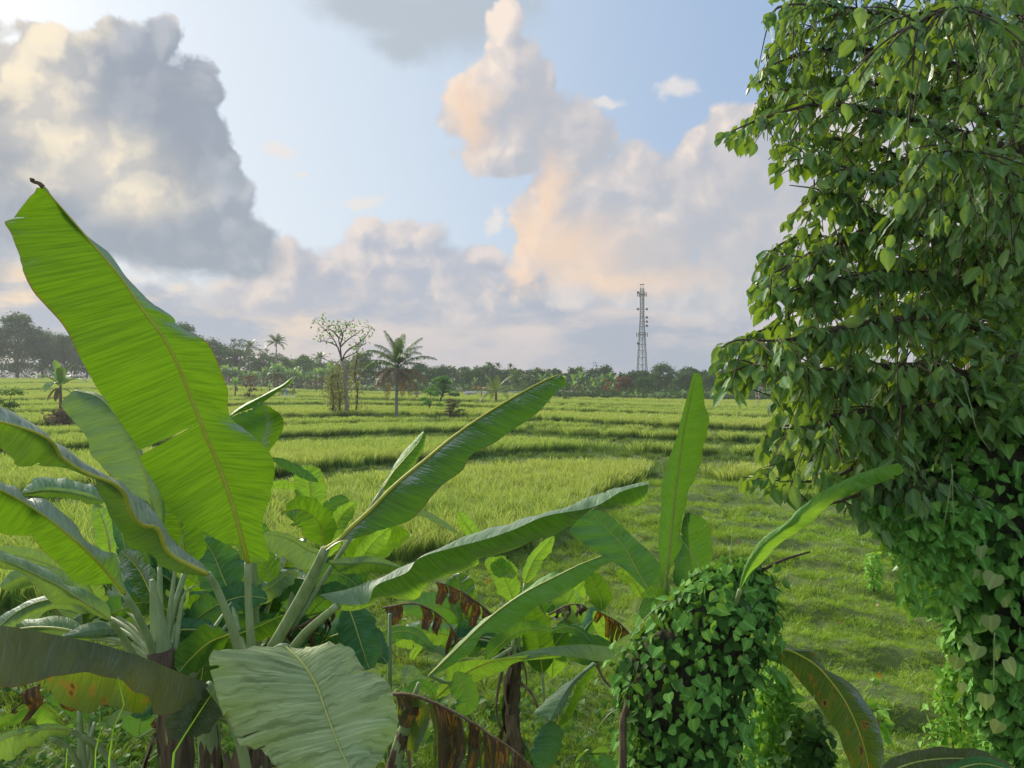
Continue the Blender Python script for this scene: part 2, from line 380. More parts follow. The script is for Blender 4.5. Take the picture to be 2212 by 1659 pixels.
def simple_leaf(name, cols, through, trans=0.35, gloss=0.7, rough=0.42, big=0.35, uvgrad=None, vein=False, dark=0.0):
    """cols: list of colours picked per leaf; big: how far a slow noise in space pulls towards the last one"""
    m, t = new_mat(name)
    g = geo(t)
    rnd = g.outputs['Random Per Island']
    oi = t.n('ShaderNodeObjectInfo').outputs['Random']
    r = t.m('FRACT', t.m('ADD', rnd, oi))
    cr = t.n('ShaderNodeValToRGB'); t.put(cr.inputs[0], r)
    el_ = cr.color_ramp.elements
    while len(el_) < len(cols): el_.new(0.5)
    for i, cc in enumerate(cols):
        el_[i].position = i / (len(cols) - 1); el_[i].color = (*cc, 1)
    c_ = cr.outputs[0]
    n_ = t.noise(g.outputs['Position'], big, 3, 0.5)
    c_ = t.mix(t.ramp(n_, 0.42, 0.66, 0, 0.6), c_, cols[-1])
    nrm = None
    uv = t.n('ShaderNodeUVMap').outputs[0]
    if vein:
        s = t.n('ShaderNodeSeparateXYZ'); t.put(s.inputs[0], uv)
        au = t.m('ABSOLUTE', s.outputs[0])
        c_ = t.mix(t.ramp(au, 0.11, 0.03, 0, 0.55), c_, tuple(min(1, v * 1.9 + 0.03) for v in cols[-1]))
        ph = t.m('SUBTRACT', t.m('MULTIPLY', s.outputs[1], 44.0), t.m('MULTIPLY', au, 13.0))
        rib = t.m('SINE', ph)
        nrm = bump(t, t.m('ADD', t.m('MULTIPLY', rib, 0.4), t.ramp(au, 0.0, 0.12)), 0.15, 0.003)
        c_ = t.mix(t.ramp(rib, 0.8, 1.0, 0, 0.22), c_, tuple(min(1, v * 1.7) for v in cols[-1]))
        hole = t.ramp(t.noise(t.vm('ADD', uv, t.vm('SCALE', (7, 3, 0), scale=rnd)), 3.3, 4, 0.6), 0.66, 0.70)
        c_ = t.mix(t.m('MULTIPLY', hole, 0.6), c_, (0.16, 0.12, 0.03))
    if uvgrad:
        s = t.n('ShaderNodeSeparateXYZ'); t.put(s.inputs[0], uv)
        c_ = t.mix(t.ramp(s.outputs[1], uvgrad[1], uvgrad[2], 0, uvgrad[3]), c_, uvgrad[0])
    out(t, leafy(t, c_, through, trans, gloss, rough, nrm))
    return m
def bark(name, a, b, scale=(14, 14, 5), dist=0.02, rough=0.85):
    m, t = new_mat(name); g = geo(t)
    n_ = t.noise(t.vm('MULTIPLY', g.outputs['Position'], scale), 1.0, 6, 0.65)
    p = t.n('ShaderNodeBsdfPrincipled'); t.put(p.inputs['Base Color'], t.mix(t.ramp(n_, 0.3, 0.7), a, b))
    p.inputs['Roughness'].default_value = rough
    t.t.links.new(bump(t, n_, 0.8, dist), p.inputs['Normal']); out(t, p.outputs[0]); return m
def plain(name, c_, rough=0.6, metal=0.0, var=0.25, scale=3.0):
    m, t = new_mat(name); g = geo(t)
    n_ = t.noise(g.outputs['Position'], scale, 5, 0.6)
    p = t.n('ShaderNodeBsdfPrincipled'); t.put(p.inputs['Base Color'], t.mix(n_, tuple(v * (1 - var) for v in c_), tuple(min(1, v * (1 + var)) for v in c_)))
    p.inputs['Roughness'].default_value = rough; p.inputs['Metallic'].default_value = metal
    out(t, p.outputs[0]); return m

M_RIB = bark('banana_midrib', (0.34, 0.42, 0.09), (0.50, 0.52, 0.16), (30, 30, 30), 0.002, 0.45)
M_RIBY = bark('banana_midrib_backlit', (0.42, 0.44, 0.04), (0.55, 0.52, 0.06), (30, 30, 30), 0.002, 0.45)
M_PET = bark('banana_petiole', (0.22, 0.31, 0.13), (0.36, 0.44, 0.22), (20, 20, 4), 0.004, 0.5)
M_STEM = bark('banana_pseudostem', (0.045, 0.028, 0.018), (0.20, 0.14, 0.085), (22, 22, 2.5), 0.03, 0.8)
M_DRY = bark('dry_sheath', (0.10, 0.06, 0.035), (0.27, 0.19, 0.12), (18, 18, 4), 0.02, 0.85)
M_BARK = bark('tree_bark', (0.05, 0.035, 0.025), (0.13, 0.10, 0.075), (16, 16, 6), 0.02)
M_TWIG = bark('twig_bark', (0.05, 0.035, 0.028), (0.12, 0.085, 0.06), (40, 40, 40), 0.004)
M_PALMT = bark('palm_trunk', (0.15, 0.14, 0.12), (0.34, 0.32, 0.28), (2.5, 2.5, 9), 0.05)
M_PALET = bark('pale_trunk', (0.26, 0.21, 0.17), (0.46, 0.40, 0.34), (3, 3, 2), 0.03)
# ---------------------------------------------------------------- terrain
def sstep(x, a, b): 
    t = np.clip((x - a) / (b - a), 0, 1); return t * t * (3 - 2 * t)
_oct = [(rng.uniform(-1, 1, 2), rng.uniform(0, 6.28)) for _ in range(24)]
def wob(x, y, scale):
    """smooth pseudo-noise in [-1, 1]"""
    r = 0
    for i, (d, ph) in enumerate(_oct[:9]):
        k = (1.0 + i * 0.37) / scale
        r = r + np.sin((d[0] * x + d[1] * y) * k * 2.2 + ph + 1.3 * np.sin((d[1] * x - d[0] * y) * k + ph))
    return r / 5.0
# foot of the rice faces, near to far, as (frame x, frame y) on level ground, and the depth in px of the weedy bund in front of each
ROWS = [
 ([(-400, 1400), (130, 1338), (400, 1262), (600, 1240), (850, 1228), (1100, 1212), (1200, 1183), (1245, 1150), (1285, 1105), (1330, 1068), (1422, 1040), (1500, 1034), (1600, 1060), (1700, 1084), (1900, 1106), (2600, 1120)], 0),
 ([(-400, 1130), (200, 1085), (600, 1046), (700, 1028), (850, 1015), (1020, 1000), (1150, 990), (1290, 984), (1500, 996), (1640, 1000), (2000, 1010), (2600, 1020)], 42),
 ([(-400, 1010), (200, 985), (600, 960), (800, 952), (1000, 945), (1130, 947), (1220, 953), (1300, 958), (1400, 962), (1640, 972), (2600, 985)], 26),
 ([(-400, 985), (200, 960), (600, 938), (800, 931), (1000, 929), (1130, 938), (1220, 943), (1300, 946), (1400, 951), (1640, 960), (2600, 972)], 8),
 ([(-400, 960), (200, 935), (600, 916), (800, 912), (1000, 913), (1198, 925), (1300, 931), (1431, 938), (1640, 947), (2600, 955)], 14),
 ([(-400, 925), (200, 905), (600, 888), (770, 886), (900, 889), (1100, 896), (1198, 902), (1400, 908), (1640, 918), (2600, 924)], 9),
 ([(-400, 912), (200, 894), (590, 881), (770, 880), (1000, 885), (1150, 893), (1400, 900), (1700, 906), (2600, 912)], 4),
 ([(-400, 900), (200, 884), (590, 873), (700, 874), (850, 877), (1000, 880), (1150, 886), (1400, 893), (1700, 898), (2600, 905)], 5),
 ([(-400, 880), (200, 868), (590, 862), (850, 865), (1000, 868), (1150, 876), (1400, 881), (2600, 890)], 3.5),
 ([(-400, 866), (200, 858), (590, 853), (850, 856), (1060, 858), (1150, 862), (2600, 870)], 2.4),
 ([(-400, 852), (200, 846), (590, 846), (2600, 850)], 1.2),
 ([(-400, 842), (200, 838), (590, 840), (2600, 842)], 0.8),
]
def flatpx(X, Y): return W / 2 + F * X / Y, HOR + CZ * F / Y
def row_y(k, px): 
    xs, ys = zip(*ROWS[k][0]); return np.interp(px, xs, ys)
def zone(X, Y):
    """per point: terrace number (0 = nearest paddy), -1 = paddock; and whether it lies on a bund"""
    px, py = flatpx(X, Y)
    py = py + wob(X, Y, 2.5) * np.clip((py - HOR) * 0.012, 0, 3.0)
    lev = np.full(np.shape(X), -1); gap = np.zeros(np.shape(X), bool)
    for k in range(len(ROWS)):
        yk = row_y(k, px)
        lev = np.where(py < yk, k, lev)
        if ROWS[k][1]: gap |= (py >= yk) & (py < yk + ROWS[k][1])
    gap |= (lev == 0) & (px > 1400) & (px < 1500)
    return lev, gap, px, py
def ground(X, Y):
    X = np.asarray(X, float); Y = np.asarray(Y, float)
    Ys = np.maximum(Y, 0.5)
    px, py = flatpx(X, Ys)
    z = 3.3 * sstep(Y, 60, 260) * sstep(-X / Ys, 0.12, 0.62)            # the land lifts to the left, far off
    z = z - 0.5 * sstep(Y, 40, 130) * sstep(X / Ys, -0.05, 0.3)
    lev = np.zeros(np.shape(X))
    for k in range(len(ROWS)):
        yk = row_y(k, px); lev = lev + sstep(yk + 0.35 * ROWS[k][1] + 1.0 - py, 0, 2.5 + 0.02 * (yk - HOR))
    z = z + 0.10 * lev * (Y < 400)
    near = 1 - sstep(Y, 24, 34)
    z = z + near * (0.10 * wob(X, Y, 1.6) + 0.05 * wob(X + 9, Y - 4, 0.5))
    # old terrace ledges under the paddock turf
    q = (Y + 0.5 * np.sin(X * 0.8) + 0.35 * X) / 2.1; fq = q - np.floor(q)
    z = z + (px > 1380) * near * sstep(Y, 7, 9) * 0.22 * (sstep(fq, 0.0, 0.16) - fq)
    # low bank along the upper edge of the paddock
    z = z + 0.5 * np.exp(-((py - np.interp(px, [1400, 1600, 1750, 2100], [1060, 1075, 1110, 1150])) / 20.0) ** 2) * (px > 1380) * near
    return z
def gz(x, y): return float(ground(np.array([x]), np.array([y]))[0])

th = np.radians(np.linspace(-75, 75, 241))
rr = np.r_[np.linspace(0.3, 5, 10), np.geomspace(5.3, 60, 130), np.geomspace(61, 300, 90), np.geomspace(320, 4000, 24)]
Xg = rr[:, None] * np.sin(th)[None]; Yg = rr[:, None] * np.cos(th)[None]
Yc = np.maximum(Yg, 0.5)
Zg = ground(Xg, Yc)
front = MB(); front.grid(np.stack([Xg, Yg, Zg], -1), flip=True)
# ground behind the viewer
bx = np.stack(np.meshgrid(np.linspace(-4000, 4000, 5), [-4000, -5, 0.0], indexing='ij'), -1)
m, t = new_mat('soil_and_turf'); g = geo(t)
pos = g.outputs['Position']
n1 = t.noise(pos, 0.9, 6, 0.6); n2 = t.noise(pos, 9.0, 6, 0.65); n3 = t.noise(pos, 0.06, 3, 0.5)
cc = t.mix(t.ramp(n1, 0.35, 0.65), (0.055, 0.105, 0.018), (0.12, 0.19, 0.03))
cc = t.mix(t.ramp(n2, 0.60, 0.72, 0, 0.85), cc, (0.13, 0.085, 0.045))
cc = t.mix(t.ramp(n3, 0.45, 0.6, 0, 0.35), cc, (0.12, 0.15, 0.03))
p = t.n('ShaderNodeBsdfPrincipled'); t.put(p.inputs['Base Color'], cc); p.inputs['Roughness'].default_value = 0.95
t.t.links.new(bump(t, n2, 0.8, 0.05), p.inputs['Normal']); out(t, p.outputs[0]); M_SOIL = m
tag(front.build('ground', M_SOIL), kind='structure')
back = MB(); back.add([(-4000, -4000, 0), (4000, -4000, 0), (4000, -0.5, -0.3), (-4000, -0.5, -0.3)], [(0, 1, 2, 3)])
tag(back.build('ground', M_SOIL), kind='structure')

# ---------------------------------------------------------------- grass and rice, scattered
def tuft(name, mat, n, h, spread, lean, w, seed, ears=0, seg=3, hv=0.35):
    r = np.random.default_rng(seed); b = MB()
    for i in range(n):
        a = r.uniform(0, 6.28); rad = spread * math.sqrt(r.uniform()); hh = h * r.uniform(1 - hv, 1 + hv * 0.4)
        base = np.array([rad * math.cos(a), rad * math.sin(a), 0]); b2 = a + r.normal(0, 0.9)
        ln = hh * lean * r.uniform(0.2, 1.3); ss = np.linspace(0, 1, seg + 1)
        c_ = base + np.stack([ln * ss ** 2 * math.cos(b2), ln * ss ** 2 * math.sin(b2), hh * (ss - 0.28 * lean * ss ** 3)], 1)
        q = r.uniform(0, 3.14); side = np.array([math.cos(q), math.sin(q), 0])
        ww = w * np.array([0.8, 1.0, 0.8, 0.12][:seg + 1] if seg == 3 else [0.9, 0.9, 0.12])
        if i < ears: ww = w * np.array([0.3, 0.3, 1.9, 1.0]); 
        G = np.stack([c_ - side * ww[:, None], c_ + side * ww[:, None]], 1)
        uvg = np.stack([np.tile([0, 1.0], (seg + 1, 1)), np.tile((ss + (0.6 if i < ears else 0))[:, None], (1, 2))], -1)
        b.grid(G, uvg)
    me = b.mesh(name, mat)
    return bpy.data.objects.new(name, me)
def scatter(name, label, pts, variants, seed=0, flat=0.0):
    """pts: x, y, z, scale; one object of kind stuff"""
    r = np.random.default_rng(seed); n = len(pts)
    me = bpy.data.meshes.new(name); me.vertices.add(n)
    me.vertices.foreach_set('co', pts[:, :3].astype(np.float32).ravel())
    a = me.attributes.new('rot', 'FLOAT_VECTOR', 'POINT')
    rot = np.stack([r.normal(0, 0.10 + flat, n), r.normal(0, 0.10 + flat, n), r.uniform(0, 6.28, n)], 1)
    a.data.foreach_set('vector', rot.astype(np.float32).ravel())
    a = me.attributes.new('size', 'FLOAT', 'POINT'); a.data.foreach_set('value', pts[:, 3].astype(np.float32))
    o = bpy.data.objects.new(name, me); scene.collection.objects.link(o)
    coln = bpy.data.collections.new(name + '_kinds')
    for v in variants: coln.objects.link(v)
    ng = bpy.data.node_groups.new(name, 'GeometryNodeTree')
    ng.interface.new_socket('Geometry', in_out='INPUT', socket_type='NodeSocketGeometry')
    ng.interface.new_socket('Geometry', in_out='OUTPUT', socket_type='NodeSocketGeometry')
    N = ng.nodes; gi = N.new('NodeGroupInput'); go = N.new('NodeGroupOutput')
    ci = N.new('GeometryNodeCollectionInfo'); ci.inputs['Collection'].default_value = coln
    ci.inputs['Separate Children'].default_value = True; ci.inputs['Reset Children'].default_value = True
    ip = N.new('GeometryNodeInstanceOnPoints'); ip.inputs['Pick Instance'].default_value = True
    na = N.new('GeometryNodeInputNamedAttribute'); na.data_type = 'FLOAT_VECTOR'; na.inputs[0].default_value = 'rot'
    nb = N.new('GeometryNodeInputNamedAttribute'); nb.data_type = 'FLOAT'; nb.inputs[0].default_value = 'size'
    m2p = N.new('GeometryNodeMeshToPoints')
    Lk = ng.links.new
    Lk(gi.outputs[0], m2p.inputs[0]); Lk(m2p.outputs[0], ip.inputs['Points']); Lk(ci.outputs[0], ip.inputs['Instance'])
    Lk(na.outputs[0], ip.inputs['Rotation']); Lk(nb.outputs[0], ip.inputs['Scale']); Lk(ip.outputs[0], go.inputs[0])
    md = o.modifiers.new('scatter', 'NODES'); md.node_group = ng
    return tag(o, label, None, None, 'stuff')

def inst_mat(name, base, tip, patch, u0=0.25, u1=1.0, trans=0.35, ear=None, ripe=None):
    m, t = new_mat(name); g = geo(t)
    uv = t.n('ShaderNodeUVMap').outputs[0]; s = t.n('ShaderNodeSeparateXYZ'); t.put(s.inputs[0], uv)
    oi = t.n('ShaderNodeObjectInfo').outputs['Random']
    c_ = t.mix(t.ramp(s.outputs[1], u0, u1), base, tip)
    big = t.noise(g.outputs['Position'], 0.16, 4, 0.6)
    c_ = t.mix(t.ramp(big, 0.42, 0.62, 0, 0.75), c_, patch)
    if ripe is not None:
        n4 = t.noise(t.vm('MULTIPLY', g.outputs['Position'], (0.35, 1.0, 0)), 0.05, 3, 0.5)
        c_ = t.mix(t.m('MULTIPLY', t.ramp(n4, 0.46, 0.58), t.ramp(s.outputs[1], 0.45, 1.0)), c_, ripe)
    c_ = t.mix(t.ramp(oi, 0, 1, 0, 0.35, smooth=False), c_, tuple(v * 0.6 for v in base))
    if ear is not None: c_ = t.mix(t.ramp(s.outputs[1], 1.02, 1.15), c_, ear)
    out(t, leafy(t, c_, t.mix(0.5, c_, (0.5, 0.62, 0.04)), trans, 0.12, 0.6))
    return m
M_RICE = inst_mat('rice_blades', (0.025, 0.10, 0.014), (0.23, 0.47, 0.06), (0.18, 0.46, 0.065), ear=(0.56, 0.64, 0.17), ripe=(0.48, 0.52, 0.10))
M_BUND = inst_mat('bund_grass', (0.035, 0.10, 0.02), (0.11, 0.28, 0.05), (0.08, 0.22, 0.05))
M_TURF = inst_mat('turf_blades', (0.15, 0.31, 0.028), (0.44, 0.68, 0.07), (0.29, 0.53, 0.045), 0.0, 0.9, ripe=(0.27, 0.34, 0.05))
M_WEED = inst_mat('weed_blades', (0.035, 0.085, 0.015), (0.11, 0.23, 0.03), (0.07, 0.17, 0.03), 0.0, 0.9)
M_STRAW = inst_mat('dry_grass', (0.12, 0.085, 0.045), (0.26, 0.20, 0.10), (0.2, 0.14, 0.07), 0.0, 0.9)

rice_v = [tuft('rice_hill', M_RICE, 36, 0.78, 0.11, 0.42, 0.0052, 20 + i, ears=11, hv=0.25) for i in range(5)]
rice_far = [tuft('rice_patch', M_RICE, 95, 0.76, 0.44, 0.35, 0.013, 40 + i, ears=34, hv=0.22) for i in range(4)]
bund_v = [tuft('bund_tuft', M_BUND, 34, 0.33, 0.26, 0.9, 0.010, 60 + i) for i in range(4)]
turf_v = [tuft('turf_tuft', M_TURF, 60, 0.11, 0.17, 1.0, 0.0045, 80 + i, seg=2, hv=0.6) for i in range(5)]
weed_v = [tuft('weed_tuft', M_WEED, 26, 0.30, 0.16, 1.0, 0.007, 90 + i, hv=0.6) for i in range(4)]
straw_v = [tuft('straw_tuft', M_STRAW, 20, 0.20, 0.2, 1.5, 0.005, 95 + i, hv=0.6) for i in range(2)]

def field(y0, y1, dens, seed, x0=-0.80, x1=0.80):
    """points in the view wedge between two distances, dens per square metre"""
    r = np.random.default_rng(seed)
    n = int(dens * (x1 - x0) / 2 * (y1 ** 2 - y0 ** 2))
    Y = np.sqrt(r.uniform(y0 ** 2, y1 ** 2, n)); X = Y * r.uniform(x0, x1, n)
    return X, Y, r
def pack(X, Y, s): return np.stack([X, Y, ground(X, Y) - 0.02, s], 1)
def treeline(px):  # how far the open fields reach
    return np.interp(px, [-400, 300, 620, 1100, 1200, 2600], [258, 250, 190, 165, 128, 118])
def is_rice(X, Y, slack=0.0):
    lev, gap, px, py = zone(X, Y)
    work = (px > 598) & (px < 645) & (Y > 128) & (Y < 163)          # trodden patch where the farm workers stand
    return (lev >= 0) & ~gap & ~work & (Y < treeline(px)), lev, gap, px, py

pts = []
X, Y, r = field(11, 30, 15, 1, -0.72, 0.45); ok = is_rice(X, Y)[0]; X, Y = X[ok], Y[ok]
pts.append(pack(X, Y, r.uniform(0.85, 1.12, len(X))))
X, Y, r = field(30, 60, 8.0, 2); ok = is_rice(X, Y)[0]; X, Y = X[ok], Y[ok]
pts.append(pack(X, Y, r.uniform(0.9, 1.2, len(X))))
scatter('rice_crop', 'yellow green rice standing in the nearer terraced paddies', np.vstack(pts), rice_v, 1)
pts = []
X, Y, r = field(27, 60, 2.4, 3); ok = is_rice(X, Y)[0]; X, Y = X[ok], Y[ok]; pts.append(pack(X, Y, r.uniform(0.85, 1.1, len(X))))
X, Y, r = field(60, 125, 2.4, 4); ok = is_rice(X, Y)[0]; X, Y = X[ok], Y[ok]; pts.append(pack(X, Y, r.uniform(0.9, 1.15, len(X))))
X, Y, r = field(125, 262, 0.9, 5, -0.72, 0.25); ok = is_rice(X, Y)[0]; X, Y = X[ok], Y[ok]; pts.append(pack(X, Y, r.uniform(1.0, 1.3, len(X))))
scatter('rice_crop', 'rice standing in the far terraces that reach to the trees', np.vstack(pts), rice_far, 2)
pts = []
for (a, b, dn, sc) in ((14, 60, 5.0, 1.0), (60, 130, 1.8, 1.35), (130, 262, 0.35, 1.6)):
    X, Y, r = field(a, b, dn, int(a)); lev, gap, px, py = zone(X, Y)
    ok = gap & (Y < treeline(px) + 10); X, Y = X[ok], Y[ok]
    pts.append(pack(X, Y, sc * r.uniform(0.5, 1.15, len(X)) * (1 + 0.3 * wob(X, Y, 1.5))))
scatter('bund_grass', 'dark green grass on the bunds between the paddies', np.vstack(pts), bund_v, 3)
# paddock turf
pts = []
for (a, b, dn, sc) in ((6.5, 12, 75, 0.9), (12, 20, 44, 1.15), (20, 36, 22, 1.5)):
    X, Y, r = field(a, b, dn, 200 + int(a), -0.72, 0.75); lev, gap, px, py = zone(X, Y)
    ok = (lev < 0); X, Y, px = X[ok], Y[ok], px[ok]
    bank = np.exp(-((py[ok] - np.interp(px, [1400, 1600, 1750, 2100], [1072, 1090, 1126, 1168])) / 12.0) ** 2) * (px > 1450)
    keep = r.uniform(0, 1, len(X)) * (1 + 1.4 * bank) < 0.45 + 0.55 * sstep(wob(X * 0.7, Y * 1.8, 0.8), -0.4, 0.2); X, Y = X[keep], Y[keep]
    hum = 0.75 + 0.55 * sstep(wob(X * 0.6 + 5, Y * 1.6, 0.9), -0.3, 0.9)
    pts.append(pack(X, Y, sc * hum * r.uniform(0.6, 1.2, len(X))))
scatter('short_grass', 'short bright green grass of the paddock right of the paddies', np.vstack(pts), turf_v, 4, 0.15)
pts = []
for (a, b, dn, sc) in ((5.5, 12, 9, 0.9), (12, 30, 5.0, 1.0)):
    X, Y, r = field(a, b, dn, 300 + int(a), -0.75, 0.75); lev, gap, px, py = zone(X, Y)
    dens = np.where(px < 1330, 0.75, 0.10) + 0.5 * (wob(X, Y, 0.9) > 0.55) + 0.35 * np.exp(-((py - row_y(0, px)) / 16.0) ** 2)
    ok = (lev < 0) & (r.uniform(0, 1, len(X)) < dens); X, Y, px = X[ok], Y[ok], px[ok]
    pts.append(pack(X, Y, sc * r.uniform(0.45, 1.25, len(X)) * np.where(px < 900, 1.35, 0.8)))
scatter('weed_growth', 'taller darker weeds among the grass under the banana plants', np.vstack(pts), weed_v, 5, 0.2)
X, Y, r = field(7, 30, 3.2, 400, -0.7, 0.75); lev, gap, px, py = zone(X, Y)
bank = np.exp(-((py - np.interp(px, [1400, 1600, 1750, 2100], [1072, 1090, 1126, 1168])) / 13.0) ** 2) * (px > 1450)
ok = (lev < 0) & ((wob(X + 3, Y, 0.8) > 0.35) | (bank > 0.4)) & (r.uniform(0, 1, len(X)) < 0.45 + bank); X, Y = X[ok], Y[ok]
scatter('dry_grass', 'pale dry grass scattered through the paddock', pack(X, Y, r.uniform(0.4, 1.0, len(X))), straw_v, 6, 0.3)
# ---------------------------------------------------------------- banana plants
def pts3(lst, d0=None, d1=None):
    """(px, py[, depth]) -> list of (px, py, depth); missing depths run from d0 to d1"""
    n = len(lst); o = []
    for i, q in enumerate(lst):
        d = q[2] if len(q) > 2 else d0 + (d1 - d0) * i / max(1, n - 1)
        o.append((q[0], q[1], d))
    return o
def to3d(P): return np.stack([V3(*q) for q in P])
def prof(t, kind='blade'):
    a = np.clip(t / 0.16, 0, 1) ** 0.55; b = np.clip((1 - t) / 0.30, 0, 1) ** 0.6
    return a * b * (1 - 0.12 * t)
def leaf(root, mat, M, L=None, Rr=None, wl=0, wr=0, dm=(4, 4), dl=0.0, dr=0.0, faces='TT', n=56, mm=9, rip=0.012, arch=0.05,
         tears=(), pet=None, petr=(0.028, 0.019), rib=True, ribmat=None, seed=0, name='leaf', jag=0.004, skew=0.85, label=None, sag=0.0):
    """M: midrib from base to tip in frame pixels; L/Rr: its two margins (or widths wl/wr in pixels, to the left/right of the way M runs).
    dm: distance at base and tip; dl/dr: how much farther the margins lie; faces: which side of each half looks at the viewer (T top, U under)"""
    r = np.random.default_rng(seed + 1000)
    tears = list(tears) + [('LR'[int(r.integers(0, 2))], r.uniform(0.15, 0.92), r.uniform(0.08, 0.42)) for _ in range(int(r.integers(2, 6)))]
    Mp = spline(pts3(M, *dm), n); t_ = np.linspace(0, 1, n)
    M3 = to3d(Mp); b = MB(); ln = np.r_[0, np.cumsum(np.linalg.norm(np.diff(M3, axis=0), axis=1))]
    tg = unit(np.gradient(Mp[:, :2], axis=0)); perp = np.stack([tg[:, 1], -tg[:, 0]], 1)       # to the left on screen
    for side, E, w, dd, fc, sg in (('L', L, wl, dl, faces[0], 1), ('R', Rr, wr, dr, faces[1], -1)):
        if E is not None:
            Ef = spline([(q[0], q[1], 0) for q in E], n * 4); u_ = t_ ** skew * (n * 4 - 1)
            Ep = np.stack([np.interp(u_, np.arange(n * 4), Ef[:, k]) for k in range(3)], 1)
            Ep[:, 2] = Mp[:, 2] + dd * np.sin(np.pi * np.clip(t_ * 0.9 + 0.06, 0, 1)) ** 0.7
        elif w:
            nz_ = 1 + 0.05 * np.sin(t_ * r.uniform(14, 26) + r.uniform(0, 6)) + 0.04 * np.sin(t_ * r.uniform(30, 50) + r.uniform(0, 6))
            ww = w * prof(t_) * nz_
            Ep = np.zeros((n, 3)); Ep[:, :2] = Mp[:, :2] + perp * (sg * ww)[:, None] + tg * (abs(w) * 0.35 * prof(t_))[:, None]
            Ep[:, 2] = Mp[:, 2] + dd * prof(t_)
        else: continue
        E3 = to3d(Ep); E3[:, 2] -= 0
        W_ = np.linalg.norm(E3 - M3, axis=1)
        N_ = unit(np.cross(np.gradient(M3, axis=0), E3 - M3 + 1e-6))
        view = unit(M3 - np.array([0, 0, CZ]))
        if (N_ * view).sum() > 0: N_ = -N_                               # N_ now looks at the viewer
        s_ = np.linspace(0, 1, mm) ** 0.9
        k1, k2, k3 = r.uniform(24, 40), r.uniform(9, 16), r.uniform(60, 90)
        wave = np.sin(ln * k1 / 2 + r.uniform(0, 6)) * 0.5 + np.sin(ln * k2 / 2 + r.uniform(0, 6)) + 0.35 * np.sin(ln * k3 / 2 + r.uniform(0, 6))
        G = M3[:, None] * (1 - s_)[None, :, None] + E3[:, None] * s_[None, :, None]
        bulge = arch * np.sin(np.pi * s_)[None] * W_[:, None] * 1.0 + rip * wave[:, None] * (s_ ** 1.3)[None] * np.clip(W_ / 0.2, 0, 1.4)[:, None]
        G = G + N_[:, None] * bulge[..., None]
        if jag: G[:, -1] += tg_3d(M3) * r.normal(0, jag, n)[:, None]
        if sag: G[..., 2] -= sag * (s_ ** 2)[None] * W_[:, None]
        uv = np.stack([np.broadcast_to(sg * s_[None], (n, mm)), np.broadcast_to(ln[:, None], (n, mm))], -1)
        tr = {}
        for q in tears:
            if q[0] == side: tr[int(q[1] * n)] = (1 - q[2]) * mm
        skip = (lambda i, j, tr=tr: i in tr and j >= tr[i]) if tr else None
        for i, j0 in tr.items():                                         # taper the tear towards the midrib
            for j in range(int(j0), mm):
                if i + 1 < n:
                    f_ = (j - j0 + 1) / (mm - j0 + 1e-6); c0 = (G[i, j] + G[i + 1, j]) / 2
                    G[i, j] = c0 + (G[i, j] - c0) * f_; G[i + 1, j] = c0 + (G[i + 1, j] - c0) * f_
        # winding: normal towards the viewer for T, away for U
        nn = np.cross(G[n // 2, 1] - G[n // 2, 0], G[min(n // 2 + 1, n - 1), 0] - G[n // 2, 0])
        towards = (nn * view[n // 2]).sum() < 0
        want = fc == 'T'
        b.grid(G, uv, skip, flip=(towards == (not want)))
    o = b.build(name, mat, root, label=label)
    if rib:
        vb = MB(); rad = np.linspace(0.011, 0.003, n) * (np.clip(ln[-1] / 1.4, 0.5, 1.15))
        off = unit(np.array([0, 0, CZ]) - M3) * 0.004
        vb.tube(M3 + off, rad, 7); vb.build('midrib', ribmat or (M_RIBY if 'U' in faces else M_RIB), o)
    if pet is not None:
        q = spline(pts3(pet), 14); P3 = to3d(q); pb = MB()
        pb.tube(P3, 0.74 * np.linspace(petr[0], petr[1], 14), 9)
        pb.build('petiole', M_PET, o)
    return o
def tg_3d(M3): return unit(np.gradient(M3, axis=0))
def shreds(root, M, dm, length, mat=None, n=16, seed=0, keep=0.85, rib=True, drop=1.0, name='dead_leaf', pet=None):
    """a withered leaf: an arched midrib with torn strips of blade hanging from it"""
    r = np.random.default_rng(seed); K = 60
    Mp = spline(pts3(M, *dm), K); M3 = to3d(Mp); b = MB(); T3 = tg_3d(M3); i = 1
    while i < K - 3:
        wd = int(r.integers(4, 13)); j = min(K - 1, i + wd)
        if r.uniform() < keep:
            ln = length * r.uniform(0.45, 1.15) * math.sin(math.pi * min(0.95, 0.15 + 0.8 * i / K)) ** 0.5
            S = 7; s_ = np.linspace(0, 1, S); tw = r.normal(0, 0.5); sw = r.normal(0, 0.12)
            dn = np.stack([s_ * sw * ln + 0.02 * np.sin(s_ * 5 + tw), r.normal(0, 0.10) * s_ * ln + 0.03 * np.sin(s_ * 7 + i), -s_ * ln * drop], 1)
            a, c_ = M3[i], M3[j]; G = np.zeros((S, 4, 3))
            for k in range(4):
                base = M3[min(K - 1, i + round((j - i) * k / 3))]
                mid = (a + c_) / 2
                wv = (1 - 0.5 * s_ ** 2)[:, None]
                G[:, k] = mid + (base - mid) * wv + dn + np.array([0, 0.018 * math.sin(k * 2.2 + i), 0])
            uv = np.stack(np.meshgrid(np.linspace(0, 0.9, S), np.linspace(i, j, 4) * 0.05, indexing='ij'), -1)
            b.grid(G, uv)
        i = j + (1 if r.uniform() < 0.3 else 0)
    o = b.build(name, mat or B_DEAD, root)
    if rib:
        vb = MB(); vb.tube(M3, np.linspace(0.014, 0.005, K), 6); vb.build('midrib', M_DRY, o)
    if pet is not None:
        q = spline(pts3(pet), 10); pb = MB(); pb.tube(to3d(q), np.linspace(0.022, 0.015, 10), 7); pb.build('petiole', M_DRY, o)
    return o
